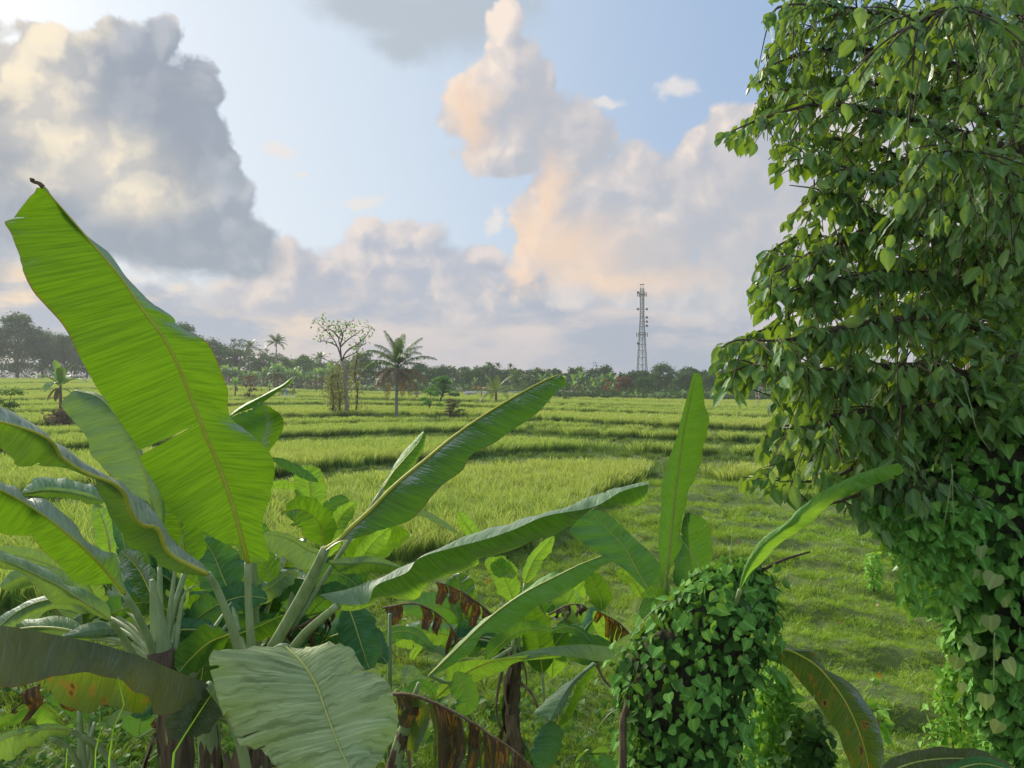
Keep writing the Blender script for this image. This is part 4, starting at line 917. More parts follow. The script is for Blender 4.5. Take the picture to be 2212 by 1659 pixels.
leaf(B, B_DEEP, [(1192, 1556), (1190, 1590), (1180, 1625), (1165, 1660)], wl=28, wr=34, dm=(7.4, 7.2), faces='TT', seed=95, rib=False)
shreds(B, [(828, 1313), (895, 1304), (945, 1326), (978, 1359), (997, 1392)], (8.4, 8.2), 0.40, seed=96)
shreds(B, [(1068, 1333), (1028, 1299), (978, 1269), (942, 1256)], (8.5, 8.4), 0.26, B_DEAD, seed=97)
shreds(B, [(1185, 1328), (1225, 1308), (1255, 1306), (1270, 1315)], (8.6, 8.5), 0.24, B_DEAD, seed=98)
shreds(B, [(1365, 1376), (1335, 1345), (1285, 1316)], (8.8, 8.7), 0.30, B_BURNT, seed=99)
for q in ([(1110, 1400, 8.6), (1085, 1450, 8.5), (1072, 1530, 8.5), (1085, 1580, 8.5)], [(1118, 1470, 8.6), (1150, 1500, 8.5), (1168, 1550, 8.4)], [(1280, 1400, 8.6), (1300, 1460, 8.6), (1330, 1495, 8.6)]):
    s_ = spline(q, 12); pb = MB(); pb.tube(to3d(s_), np.linspace(0.02, 0.012, 12), 7); pb.build('withered_petiole', M_DRY, B)
leaf(B, B_PALE, [(1430, 1412), (1400, 1384), (1370, 1372), (1325, 1392)], wl=18, wr=6, dm=(6.6, 6.4), faces='TT', seed=100, rib=False)

filler(B, 14, 960, 1260, 1330, 1460, 8.6, 9.6, [B_MID, B_FRESH, B_YOUNG, B_DEEP], 304, 90, 190, crown=(1114, 1410, 8.7))
# --- the withered one at the bottom, its stem out of frame
base = gpt(862, 6.0)
Bd = thing('banana_plant', base, 'banana plant between the two clumps with a long dark dead leaf of hanging strips', 'banana plant', G_MID)
pseudostem(Bd, [base, V3(846, 1700, 6.0), V3(872, 1580, 6.0)], 0.07, 0.05, 12, 6)
shreds(Bd, [(845, 1499), (895, 1503), (962, 1529), (1012, 1556), (1062, 1589), (1112, 1623), (1160, 1668)], (5.9, 5.4), 0.52, n=20, seed=111, keep=0.9)
shreds(Bd, [(845, 1501), (895, 1506), (962, 1533), (1012, 1560), (1062, 1592)], (5.95, 5.6), 0.40, B_OLIVE, seed=112, keep=0.45, rib=False)
leaf(Bd, B_DEEP, [(938, 1510), (930, 1490), (905, 1480), (878, 1500)], wl=12, wr=14, dm=(6.6, 6.5), faces='TT', seed=113)
leaf(Bd, B_PALE, [(920, 1490), (900, 1470), (885, 1450), (874, 1440)], wl=22, wr=18, dm=(7.0, 7.1), faces='TT', seed=114)
leaf(Bd, B_FRESH, [(985, 1450), (1000, 1480), (1010, 1510), (1000, 1545)], wl=26, wr=30, dm=(7.0, 6.9), faces='TT', seed=115)
leaf(Bd, B_DEEP, [(818, 1390), (850, 1366), (895, 1368), (940, 1402)], wl=12, wr=18, dm=(8.8, 8.6), faces='TT', seed=116)
leaf(Bd, B_PALE, [(915, 1402), (940, 1400), (960, 1408), (985, 1424)], wl=6, wr=9, dm=(8.8, 8.6), faces='TT', seed=117, rib=False)
leaf(Bd, B_YOUNG, [(888, 1425), (895, 1410), (905, 1398), (912, 1390)], wl=8, wr=8, dm=(9.5, 9.5), faces='UU', seed=118)

# --- plant C: behind the vine covered stump
base = gpt(1440, 6.6)
C_ = thing('banana_plant', base, 'banana plant rising behind the vine covered stump, with an upright folded leaf', 'banana plant', 'banana plants by the stump')
pseudostem(C_, [base, V3(1445, 1600, 6.5), V3(1442, 1400, 6.4), V3(1438, 1300, 6.3)], 0.09, 0.06, 14, 8)
leaf(C_, B_MID, [(1432, 1290), (1443, 1216), (1449, 1160), (1455, 1102), (1461, 1044), (1469, 985), (1478, 927), (1490, 869), (1503, 806)],
     L=[(1428, 1285), (1423, 1201), (1421, 1169), (1426, 1117), (1429, 1058), (1440, 1009), (1461, 942), (1478, 877), (1496, 813), (1502, 805)],
     Rr=[(1433, 1290), (1436, 1245), (1470, 1193), (1481, 1169), (1472, 1146), (1475, 1111), (1487, 1058), (1502, 1017), (1522, 971), (1534, 918), (1525, 875), (1513, 813), (1505, 805)],
     dm=(6.0, 5.8), dl=-0.05, dr=0.25, faces='TT', n=70, seed=121, rib=True, ribmat=M_RIB, label='tall upright leaf folded along its midrib')
leaf(C_, B_DEEP, [(1496, 1300), (1494, 1239), (1488, 1175), (1486, 1140), (1483, 1108)],
     L=[(1490, 1300), (1462, 1270), (1454, 1239), (1468, 1185), (1472, 1140), (1480, 1108)], Rr=[(1500, 1300), (1520, 1246), (1540, 1206), (1538, 1151), (1531, 1131), (1512, 1114), (1488, 1107)],
     dm=(6.2, 6.1), dl=0.05, dr=0.12, faces='TT', seed=122, ribmat=M_RIB, tears=[('R', 0.72, 0.7)])
leaf(C_, B_DEEP, [(1402, 1275), (1380, 1239), (1350, 1184), (1315, 1146), (1272, 1104)],
     L=[(1395, 1275), (1374, 1256), (1334, 1219), (1288, 1192), (1256, 1169), (1230, 1146), (1268, 1106)], Rr=[(1408, 1274), (1420, 1263), (1427, 1229), (1410, 1199), (1374, 1166), (1324, 1119), (1294, 1102), (1276, 1102)],
     dm=(6.4, 6.6), faces='TT', seed=123, ribmat=M_RIB, rip=0.02)
leaf(C_, B_YOUNG, [(1598, 1275), (1612, 1225), (1642, 1182), (1685, 1146), (1735, 1110), (1795, 1068), (1850, 1040), (1905, 1020), (1948, 1006)],
     L=[(1597, 1266), (1604, 1233), (1624, 1193), (1657, 1156), (1707, 1123), (1725, 1100), (1775, 1063), (1825, 1036), (1875, 1016), (1941, 1000)],
     Rr=[(1600, 1272), (1620, 1238), (1657, 1203), (1669, 1186), (1700, 1166), (1750, 1134), (1791, 1092), (1835, 1068), (1891, 1046), (1941, 1028), (1953, 1016)],
     dm=(4.75, 4.3), faces='TT', seed=124, n=60, rib=False, pet=[(1560, 1420, 5.2), (1580, 1340, 5.0), (1598, 1275, 4.75)], label='narrow young leaf arching to the right over the stump')
leaf(C_, B_OLIVE, [(1660, 1396), (1707, 1406), (1757, 1433), (1790, 1466), (1824, 1513), (1850, 1566), (1870, 1626), (1882, 1690)],
     L=[(1662, 1395), (1708, 1402), (1750, 1408), (1770, 1423), (1784, 1449), (1824, 1466), (1857, 1493), (1884, 1536), (1900, 1573), (1908, 1640), (1890, 1700)],
     Rr=[(1657, 1398), (1662, 1409), (1677, 1426), (1710, 1449), (1734, 1479), (1757, 1506), (1784, 1549), (1810, 1583), (1824, 1626), (1837, 1653), (1860, 1710)],
     dm=(5.3, 4.9), dl=0.02, dr=-0.05, faces='UU', seed=125, ribmat=M_RIBY, label='drooping leaf with yellow midrib and brown scorch bands')
leaf(C_, B_FRESH, [(1445, 1335), (1440, 1300), (1420, 1275), (1385, 1285)], wl=20, wr=12, dm=(6.0, 5.9), faces='TT', seed=126, rib=False)
leaf(C_, B_DEEP, [(1435, 1280), (1405, 1290), (1390, 1310), (1388, 1338)], wl=24, wr=8, dm=(6.05, 6.0), faces='TT', seed=127, rib=False)
leaf(C_, B_YOUNG, [(1388, 1290), (1372, 1262), (1355, 1245), (1330, 1232)], wl=14, wr=18, dm=(7.2, 7.3), faces='UU', seed=128)
shreds(C_, [(1450, 1290), (1440, 1310), (1425, 1340)], (6.0, 6.0), 0.12, seed=129)
base = gpt(2010, 4.9)
C2 = thing('banana_plant', base, 'young banana plant at the bottom edge below the paddock, one flat leaf showing', 'banana plant', 'banana plants by the stump')
pseudostem(C2, [base, V3(2000, 1900, 4.9), V3(1985, 1760, 4.9)], 0.05, 0.035, 15, 2)
leaf(C2, B_DULL, [(1890, 1690), (1950, 1655), (2020, 1640), (2100, 1640), (2190, 1658)], wl=26, wr=40, dm=(4.6, 4.6), faces='TT', seed=131, pet=[(1985, 1760, 4.9), (1940, 1725, 4.7), (1890, 1690, 4.6)], petr=(0.02, 0.014))
leaf(C2, B_DEEP, [(2000, 1700), (2060, 1665), (2120, 1650), (2190, 1665)], wl=18, wr=30, dm=(4.4, 4.3), faces='TT', seed=132)
# ---------------------------------------------------------------- leaves of the near tree, the vines and the shrubs
def leaf_shape(kind, seed=0, L_=1.0):
    """a single leaf: x across, y along to the tip, z out of its face; unit length"""
    r = np.random.default_rng(seed)
    if kind == 'heart':
        ys = np.array([0.0, 0.02, 0.12, 0.3, 0.5, 0.7, 0.87, 1.0]); ws = np.array([0.02, 0.27, 0.43, 0.46, 0.38, 0.24, 0.09, 0.0])
        back = np.array([0, -0.12, -0.10, -0.03, 0, 0, 0, 0])
    else:
        ys = np.array([0.0, 0.10, 0.25, 0.42, 0.60, 0.76, 0.89, 1.0]); ws = np.array([0.012, 0.14, 0.245, 0.285, 0.25, 0.16, 0.055, 0.0])
        back = np.zeros(8)
    ws = ws * r.uniform(0.85, 1.15); curl = r.uniform(0.05, 0.30); fold = r.uniform(0.10, 0.40); tw = r.normal(0, 0.12)
    mid = np.stack([0.04 * np.sin(ys * 3), ys, -curl * ys ** 2 * 0.5], 1)
    rows = []
    for sgn in (-1, -0.5, 0, 0.5, 1):
        e = mid.copy(); a = abs(sgn)
        e[:, 0] += sgn * ws; e[:, 1] += back * a * a
        e[:, 2] += fold * ws * a + 0.025 * np.sin(ys * 13 + sgn * 2 + seed) * a + tw * sgn * ys * 0.25 - 0.10 * ws * a * a
        rows.append(e)
    G = np.stack(rows, 1)
    uv = np.stack([np.broadcast_to(np.array([-1, -.5, 0, .5, 1.0]) * 0.5, (8, 5)) * (ws[:, None] * 2 + 0.02), np.broadcast_to(ys[:, None], (8, 5))], -1)
    f = []
    for i in range(7):
        for j in range(4): f.append((i * 5 + j, i * 5 + j + 1, (i + 1) * 5 + j + 1, (i + 1) * 5 + j))
    return G.reshape(-1, 3), f, uv.reshape(-1, 2)
def lite(kind):
    """the same leaf with few faces, for the mass of them"""
    if kind == 'heart': ys, ws, bk = [0, 0.12, 0.45, 1.0], [0.03, 0.43, 0.40, 0.0], [0, -0.08, 0, 0]
    else: ys, ws, bk = [0, 0.25, 0.6, 1.0], [0.02, 0.25, 0.24, 0.0], [0, 0, 0, 0]
    v, uv = [], []
    for y, w, b in zip(ys, ws, bk):
        for sg in (-1, 0, 1): v.append((sg * w, y + b * abs(sg), 0.30 * w * abs(sg) - 0.10 * y * y)); uv.append((sg * w, y))
    f = [(i * 3 + j, i * 3 + j + 1, (i + 1) * 3 + j + 1, (i + 1) * 3 + j) for i in range(3) for j in range(2)]
    return np.array(v), f, np.array(uv)
def frames(dirs, nrm):
    d = unit(dirs); s_ = unit(np.cross(d, nrm)); n_ = np.cross(s_, d); return np.stack([s_, d, n_], -1)   # columns x, y, z
def mass(b, shape, pos, Rm, size):
    v, f, uv = shape; n = len(pos); k = len(v)
    V_ = np.einsum('nij,kj->nki', Rm, v) * size[:, None, None] + pos[:, None]
    F_ = (np.array(f)[None] + (np.arange(n) * k)[:, None, None]).reshape(-1, 4)
    b.v.append(V_.reshape(-1, 3)); b.f += [tuple(q) for q in (F_ + b.k).tolist()]; b.mi += [0] * len(F_)
    b.uv.append(np.tile(uv, (n, 1))); b.k += n * k
def to_matrix(p, Rm, s): 
    M = np.eye(4); M[:3, :3] = Rm * s; M[:3, 3] = p; return Matrix(M.tolist())
def in_poly(px, py, poly):
    ins = np.zeros(np.shape(px), bool); j = len(poly) - 1
    for i in range(len(poly)):
        xi, yi = poly[i]; xj, yj = poly[j]
        c_ = ((yi > py) != (yj > py)) & (px < (xj - xi) * (py - yi) / (yj - yi + 1e-9) + xi); ins ^= c_; j = i
    return ins
def mesh_of(shape, name, mat):
    b = MB(); b.add(*shape); return b.mesh(name, mat)

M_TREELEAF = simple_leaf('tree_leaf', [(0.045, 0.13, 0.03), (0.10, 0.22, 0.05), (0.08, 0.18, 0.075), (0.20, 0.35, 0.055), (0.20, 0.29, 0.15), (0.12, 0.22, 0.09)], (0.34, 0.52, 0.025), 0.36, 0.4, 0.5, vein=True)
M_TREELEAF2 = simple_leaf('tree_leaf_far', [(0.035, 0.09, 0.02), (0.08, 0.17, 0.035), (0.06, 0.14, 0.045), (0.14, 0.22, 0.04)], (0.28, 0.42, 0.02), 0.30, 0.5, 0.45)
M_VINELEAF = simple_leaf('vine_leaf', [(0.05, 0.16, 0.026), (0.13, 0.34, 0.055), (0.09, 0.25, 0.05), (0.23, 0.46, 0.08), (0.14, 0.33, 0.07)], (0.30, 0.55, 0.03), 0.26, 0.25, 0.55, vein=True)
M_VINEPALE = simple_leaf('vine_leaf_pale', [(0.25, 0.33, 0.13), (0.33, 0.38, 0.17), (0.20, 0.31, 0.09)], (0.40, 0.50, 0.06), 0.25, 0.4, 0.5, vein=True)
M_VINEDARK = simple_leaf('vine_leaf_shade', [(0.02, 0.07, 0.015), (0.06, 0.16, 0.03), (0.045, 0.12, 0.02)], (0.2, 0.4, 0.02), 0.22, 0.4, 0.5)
M_YELLOW = simple_leaf('yellowed_leaf', [(0.40, 0.26, 0.04), (0.5, 0.36, 0.06)], (0.6, 0.4, 0.03), 0.3, 0.4, 0.5, vein=True)
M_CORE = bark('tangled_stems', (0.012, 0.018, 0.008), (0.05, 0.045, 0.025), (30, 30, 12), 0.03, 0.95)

def rand_frames(r, n, out_, droop=0.8, spread=0.6):
    """leaves hanging with the tip down and the face turned outwards"""
    d = np.stack([r.normal(0, spread, n), r.normal(0, spread, n), -droop + r.normal(0, spread * 0.6, n)], 1) + 0.35 * out_
    nr = out_ * 1.0 + np.stack([r.normal(0, .4, n), r.normal(0, .4, n), 0.35 + r.normal(0, .3, n)], 1)
    return frames(d, nr)

# --- stump smothered in heart leaved vine
S_L = [(1216, 1600), (1240, 1520), (1280, 1476), (1310, 1436), (1360, 1398), (1440, 1326), (1500, 1334), (1560, 1340), (1660, 1368), (1800, 1400), (2100, 1440), (2215, 1450)]
S_R = [(1216, 1638), (1240, 1657), (1280, 1684), (1340, 1686), (1390, 1666), (1470, 1646), (1540, 1626), (1606, 1612), (1700, 1600), (1900, 1590), (2215, 1585)]
dS = 5.0
sb = gpt(1500, 5.1)
ST = thing('vine_covered_stump', sb, 'tall stump smothered in heart shaped vine leaves, in front of the paddock', 'stump')
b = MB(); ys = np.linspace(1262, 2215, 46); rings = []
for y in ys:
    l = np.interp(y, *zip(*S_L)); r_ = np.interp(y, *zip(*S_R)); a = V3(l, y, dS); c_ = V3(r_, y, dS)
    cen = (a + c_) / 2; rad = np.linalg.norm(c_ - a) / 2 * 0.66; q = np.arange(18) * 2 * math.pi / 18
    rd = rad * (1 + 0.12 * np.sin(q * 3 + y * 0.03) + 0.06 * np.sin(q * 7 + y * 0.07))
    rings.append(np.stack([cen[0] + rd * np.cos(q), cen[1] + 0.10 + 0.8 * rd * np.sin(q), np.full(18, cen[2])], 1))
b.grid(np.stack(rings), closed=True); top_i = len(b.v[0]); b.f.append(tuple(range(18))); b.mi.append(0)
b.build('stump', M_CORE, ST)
def column_points(r, n, prof_l, prof_r, d, y0, y1, depth=0.8, back=False):
    y = r.uniform(y0, y1, n); l = np.interp(y, *zip(*prof_l)); rr_ = np.interp(y, *zip(*prof_r))
    cx = (l + rr_) / 2; hw = (rr_ - l) / 2
    th_ = r.uniform(-math.pi * 0.08, math.pi * 1.08, n) if not back else r.uniform(0, 2 * math.pi, n)
    rad = hw / F * d * np.sqrt(r.uniform(0.80, 1.06, n))
    X = (cx - W / 2) / F * d + rad * np.cos(th_); Y = d + 0.1 - depth * rad * np.sin(th_)
    Z = CZ - (y - HOR) / F * d
    o = np.stack([np.cos(th_), -np.sin(th_), np.full(n, 0.15)], 1)
    return np.stack([X, Y, Z], 1), unit(o)
r = np.random.default_rng(5)
vm_ = [mesh_of(leaf_shape('heart', i), 'vine_leaf', M_VINELEAF) for i in range(5)]
P_, O_ = column_points(r, 300, S_L, S_R, dS, 1228, 1680)
Rm = rand_frames(r, 300, O_)
for i in range(300):
    piece('leaf', vm_[i % 5], ST, to_matrix(P_[i] + O_[i] * (r.uniform(-0.03, 0.10) + 0.06 * math.sin(P_[i][2] * 9 + P_[i][0] * 7)), Rm[i], r.uniform(0.045, 0.098)))
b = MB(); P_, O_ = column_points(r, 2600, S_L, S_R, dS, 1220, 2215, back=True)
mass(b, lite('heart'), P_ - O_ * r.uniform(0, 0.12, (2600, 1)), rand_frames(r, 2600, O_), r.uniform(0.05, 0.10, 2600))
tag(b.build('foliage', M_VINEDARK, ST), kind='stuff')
b = MB(); P_, O_ = column_points(r, 1100, S_L, S_R, dS, 1222, 2215, back=True)
mass(b, lite('heart'), P_, rand_frames(r, 1100, O_), r.uniform(0.03, 0.075, 1100))
P_, O_ = column_points(r, 900, S_L, S_R, dS, 1216, 1330, back=True); P_[:, :2] = P_[:, :2] * 1.0 + O_[:, :2] * r.uniform(-.25, 0, (900, 1)); mass(b, lite('heart'), P_, rand_frames(r, 900, unit(O_ + np.array([0, 0, .6]))), r.uniform(0.05, 0.10, 900))
tag(b.build('foliage', M_VINELEAF, ST), kind='stuff')
for i in range(6):   # loose runners
    P_, O_ = column_points(r, 1, S_L, S_R, dS, 1240, 1600); p0 = P_[0]; o0 = O_[0]
    if i < 4: p0 = V3([1520, 1575, 1640, 1668][i], [1240, 1225, 1222, 1260][i], 5.0); o0 = np.array([[-.5, 0, .9], [0.1, 0, 1], [0.6, 0, .7], [.9, 0, .5]][i])
    ln = r.uniform(0.15, 0.42); s_ = np.linspace(0, 1, 8)[:, None]
    q = p0 + o0 * s_ * ln + np.array([0, 0, -1]) * s_ ** 2 * ln * (0.9 if i >= 4 else 0.15)
    b = MB(); b.tube(q, np.linspace(0.004, 0.0015, 8), 5); tr = b.build('runner', M_PET, ST)
# a thin dead stick poking from its top
b = MB(); b.tube(spline([V3(1640, 1235, 5.1), V3(1690, 1210, 5.1), V3(1750, 1192, 5.05)], 6), np.linspace(0.012, 0.006, 6), 6)
tag(b.build('stick', M_TWIG), 'thin dark stick poking out right from the top of the vine covered stump', 'stick')
# bare trunk leaning beside its foot
b = MB(); b.tube(spline([np.array(gpt(1350, 4.9)), V3(1346, 1700, 4.9), V3(1346, 1600, 4.92), V3(1352, 1520, 4.98), V3(1400, 1440, 5.05)], 14), np.linspace(0.042, 0.02, 14), 9)
tag(b.build('bare_trunk', M_STEM), 'thin dark bare trunk at the left foot of the vine covered stump', 'tree trunk')

# --- light green shrub behind the stump
def shrub(name, label, cat, px, py_top, py_bot, hw, d, mat, size, n, kind='oval', seed=0, group=None, stems=5, obj_leaves=0, meshes=None, poly=None):
    r = np.random.default_rng(seed); bs = gpt(px, d); o = thing(name, bs, label, cat, group)
    top = V3(px, py_top, d)[2]; hgt = top - bs[2]; wd = hw / F * d
    k = n + obj_leaves
    u = r.uniform(0.05, 1, k) ** 0.8; ph = r.uniform(0, 6.28, k); rad = wd * np.sin(np.clip(u, 0, 1) * math.pi * 0.86 + 0.3) ** 0.6 * np.sqrt(r.uniform(0.15, 1, k)) * (1 + 0.25 * np.sin(ph * 3 + seed))
    P_ = np.stack([bs[0] + rad * np.cos(ph), bs[1] + rad * np.sin(ph) * 0.8, bs[2] + hgt * u * r.uniform(0.86, 1.03, k)], 1)
    O_ = unit(np.stack([np.cos(ph), np.sin(ph), 0.4 + 0 * ph], 1))
    Rm = rand_frames(r, k, O_, 0.45, 0.6); sz = size * r.uniform(0.6, 1.25, k)
    for i in range(obj_leaves): piece('leaf', meshes[i % len(meshes)], o, to_matrix(P_[i], Rm[i], sz[i]))
    b = MB(); mass(b, lite(kind), P_[obj_leaves:], Rm[obj_leaves:], sz[obj_leaves:]); f = b.build('foliage', mat, o)
    if n > 60: tag(f, kind='stuff')
    for s in range(stems):
        a = r.uniform(0, 6.28); b = MB(); q = [np.array(bs), np.array(bs) + np.array([wd * .3 * math.cos(a), wd * .3 * math.sin(a), hgt * .5]), np.array(bs) + np.array([wd * .6 * math.cos(a), wd * .6 * math.sin(a), hgt * .75])]
        b.tube(spline(q, 8), np.linspace(0.014, 0.003, 8), 5); b.build('stem', M_TWIG, o)
    return o
bright = simple_leaf('shrub_leaf', [(0.10, 0.25, 0.03), (0.16, 0.36, 0.05), (0.20, 0.42, 0.06)], (0.4, 0.7, 0.04), 0.4, 0.4, 0.5, vein=True)
shrub('shrub', 'light green leafy shrub between the vine covered stump and the drooping banana leaf', 'shrub', 1672, 1432, 0, 70, 6.3, bright, 0.075, 1500, 'heart', 3)
shrub('shrub', 'low dark green shrub under the drooping banana leaf at the bottom', 'shrub', 1742, 1540, 0, 80, 5.9, M_VINEDARK, 0.08, 1100, 'heart', 4)
shrub('seedling', 'broad leaved seedling at the bottom edge between the dead leaf and the stump', 'seedling', 1278, 1590, 0, 36, 6.0, M_VINELEAF, 0.20, 40, 'oval', 5, stems=2)
shrub('seedling', 'small blue green seedling right of the drooping banana leaf', 'seedling', 1890, 1462, 0, 30, 6.3, bright, 0.13, 70, 'oval', 6, stems=2)
shrub('seedling', 'slender light green seedling in the paddock beside the vine column', 'seedling', 1889, 1190, 0, 20, 14.9, bright, 0.12, 170, 'oval', 8, stems=2)

# --- the tree on the right
tb_ = [(2262, 0, 5.7)]
trunk_px = [(2262, 2300, 5.7), (2250, 1900, 5.65), (2235, 1600, 5.6), (2215, 1350, 5.5), (2185, 1120, 5.4), (2160, 940, 5.4), (2175, 760, 5.4), (2205, 520, 5.5), (2215, 280, 5.5), (2225, 60, 5.6), (2240, -260, 5.8)]
tw = to3d(spline(trunk_px, 40)); g0 = gz(tw[0][0], tw[0][1])
TR = thing('broadleaf_tree', (tw[0][0], tw[0][1], g0), 'near broadleaf tree on the right edge with drooping leafy branches', 'tree')
tw[0][2] = g0
b = MB(); b.tube(tw, np.interp(np.linspace(0, 1, 40), [0, .15, .5, 1], [0.26, 0.17, 0.13, 0.07]), 14); b.build('trunk', M_BARK, TR)
LIMBS = [
 [(2215, 280, 5.5), (2120, 150, 5.3), (2000, 60, 5.0), (1850, 20, 4.8), (1700, 10, 4.7), (1655, 40, 4.7)],
 [(2220, 200, 5.5), (2060, 140, 5.5), (1900, 110, 5.4), (1760, 110, 5.3), (1650, 150, 5.2), (1615, 190, 5.2)],
 [(2212, 330, 5.5), (2050, 280, 5.2), (1900, 240, 5.0), (1780, 225, 4.9), (1680, 245, 4.85), (1600, 275, 4.8), (1550, 300, 4.8)],
 [(2210, 470, 5.5), (2060, 400, 5.6), (1920, 330, 5.6), (1800, 300, 5.5), (1700, 310, 5.4), (1660, 345, 5.4)],
 [(2208, 500, 5.5), (2090, 450, 5.3), (1960, 460, 5.1), (1860, 500, 5.0), (1760, 550, 4.9), (1670, 590, 4.9), (1612, 630, 4.9)],
 [(2190, 650, 5.4), (2060, 600, 5.2), (1940, 590, 5.0), (1820, 600, 4.9), (1720, 625, 4.8), (1650, 665, 4.8)],
 [(2180, 740, 5.4), (2060, 690, 5.0), (1930, 690, 4.8), (1810, 710, 4.7), (1690, 735, 4.6), (1590, 735, 4.6), (1550, 760, 4.6)],
 [(2160, 860, 5.4), (2060, 800, 5.1), (1950, 790, 4.9), (1840, 800, 4.8), (1720, 800, 4.7), (1620, 790, 4.7), (1560, 820, 4.7)],
 [(2160, 940, 5.4), (2080, 890, 5.2), (1960, 880, 5.0), (1850, 890, 4.9), (1760, 905, 4.8), (1670, 930, 4.8), (1645, 965, 4.8)],
 [(2165, 920, 5.4), (2030, 790, 5.3), (1960, 800, 5.3), (1921, 853, 5.2), (1880, 970, 5.1), (1808, 1030, 5.0), (1720, 1040, 4.9), (1600, 1030, 4.9)],
 [(2190, 1100, 5.4), (2050, 1050, 5.2), (1930, 1040, 5.1), (1850, 1070, 5.0), (1780, 1090, 5.0), (1720, 1075, 5.0)],
 [(2175, 760, 5.4), (2100, 560, 5.8), (1980, 420, 6.0), (1860, 360, 6.1), (1760, 350, 6.1)],
 [(2210, 300, 5.5), (2130, 200, 6.0), (2010, 190, 6.2), (1880, 170, 6.3), (1760, 180, 6.3)],
 [(2180, 700, 5.4), (2120, 640, 6.0), (2010, 650, 6.3), (1900, 700, 6.4), (1800, 760, 6.4)],
 [(2225, 60, 5.6), (2120, -40, 5.4), (1960, -60, 5.2), (1800, -40, 5.1), (1700, -30, 5.0)],
 [(2205, 560, 5.5), (2240, 480, 5.0), (2180, 380, 4.4), (2080, 330, 4.0), (2020, 330, 3.9)],
 [(2208, 560, 5.5), (2080, 520, 5.2), (1960, 500, 5.0), (1850, 440, 5.0), (1770, 410, 4.9), (1705, 400, 4.9)],
 [(2200, 600, 5.4), (2050, 560, 5.5), (1900, 560, 5.5), (1780, 510, 5.4), (1700, 520, 5.3), (1640, 565, 5.2)],
 [(2220, 120, 5.5), (2080, 50, 5.6), (1930, 30, 5.5), (1800, 60, 5.4), (1700, 75, 5.3), (1655, 110, 5.3)],
 [(2215, 300, 5.5), (2080, 230, 5.6), (1930, 190, 5.6), (1800, 170, 5.5), (1690, 195, 5.4), (1630, 225, 5.4)],
 [(2210, 420, 5.5), (2080, 350, 5.2), (1950, 380, 5.0), (1850, 370, 4.9), (1770, 340, 4.9), (1690, 350, 4.9)],
 [(2190, 700, 5.4), (2050, 720, 5.6), (1920, 660, 5.7), (1790, 660, 5.6), (1700, 690, 5.5), (1620, 725, 5.4)],
 [(2170, 880, 5.4), (2060, 950, 5.5), (1930, 960, 5.5), (1820, 970, 5.4), (1720, 990, 5.3), (1650, 1010, 5.3)],
 [(2170, 830, 5.4), (2050, 850, 5.6), (1920, 830, 5.7), (1800, 850, 5.6), (1690, 860, 5.5), (1610, 835, 5.4)],
 [(2215, 250, 5.5), (2260, 150, 4.6), (2180, 60, 3.9), (2060, 20, 3.6), (1960, 60, 3.5)],
]
MASK = [(1655, -80), (1640, 20), (1650, 95), (1612, 150), (1600, 190), (1638, 205), (1615, 245), (1535, 295), (1550, 335), (1585, 358), (1640, 330), (1672, 330), (1662, 380),
        (1700, 402), (1760, 355), (1748, 408), (1712, 445), (1672, 478), (1640, 540), (1590, 590), (1610, 640), (1620, 690), (1650, 690), (1690, 640), (1670, 690), (1610, 720), (1550, 735), (1536, 780), (1542, 850), (1600, 855), (1620, 830),
        (1662, 850), (1636, 930), (1636, 975), (1680, 1000), (1590, 1010), (1578, 1050), (1660, 1066), (1700, 1070), (1730, 1108), (1800, 1070), (1850, 1130), (1900, 1150), (1960, 1210), (2400, 1210), (2400, -80)]
r = np.random.default_rng(77)
lp, lo, ld = [], [], []
for li, L_ in enumerate(LIMBS):
    pts_ = to3d(spline(L_, 40)); b = MB()
    b.tube(pts_, np.linspace(0.032 if li < 11 else 0.026, 0.003, 40), 7); lb = b.build('branch', M_TWIG, TR)
    twg = MB(); dirs = tg_3d(pts_)
    for k in range(5, 40):
        for q in range(2):
            a = dirs[k] * 0.75 + np.array([r.normal(0, 0.65), r.normal(0, 0.65), r.normal(-0.10, 0.5)])
            a = unit(a); ln = r.uniform(0.22, 0.55); S = 9; s_ = np.linspace(0, 1, S)[:, None]
            tq = pts_[k] + a * s_ * ln + np.array([0, 0, -1]) * s_ ** 2 * ln * 0.45
            e = topx(tq); kk = in_poly(e[:, 0], e[:, 1], MASK)
            if not kk.all() or math.sin(e[-1, 0] * 0.045 + 2.2 * math.sin(e[-1, 1] * 0.022)) * math.sin(e[-1, 1] * 0.05 + 1.5 * math.sin(e[-1, 0] * 0.03)) > 0.62: continue
            twg.tube(tq, np.linspace(0.006, 0.002, S), 4, caps=False)
            m_ = int(r.integers(5, 10)); uu = np.sort(r.uniform(0.08, 1, m_))
            for z_, u_ in enumerate(uu):
                p_ = tq[0] + (np.array([np.interp(u_, s_[:, 0], tq[:, c]) for c in range(3)]) - tq[0])
                sd = unit(np.cross(a, [0, 0, 1])) * (1 if z_ % 2 else -1)
                lp.append(p_ + sd * 0.02); lo.append(sd + a * 0.3 + r.normal(0, 0.35, 3)); ld.append(unit(sd * 0.55 + a * 0.5 + np.array([0, 0, -0.95]) + r.normal(0, 0.30, 3)))
    for k in range(10, 40):                       # leaves sitting on the limb itself
        for q in range(2):
            sd = unit(np.cross(dirs[k], [0, 0, 1])) * (1 if q else -1)
            lp.append(pts_[k] + r.normal(0, 0.02, 3)); lo.append(sd + dirs[k] * 0.3 + r.normal(0, 0.35, 3)); ld.append(unit(sd * 0.5 + dirs[k] * 0.5 + np.array([0, 0, -1.0]) + r.normal(0, 0.35, 3)))
    if twg.k: tag(twg.build('twigs', M_TWIG, lb), kind='stuff')
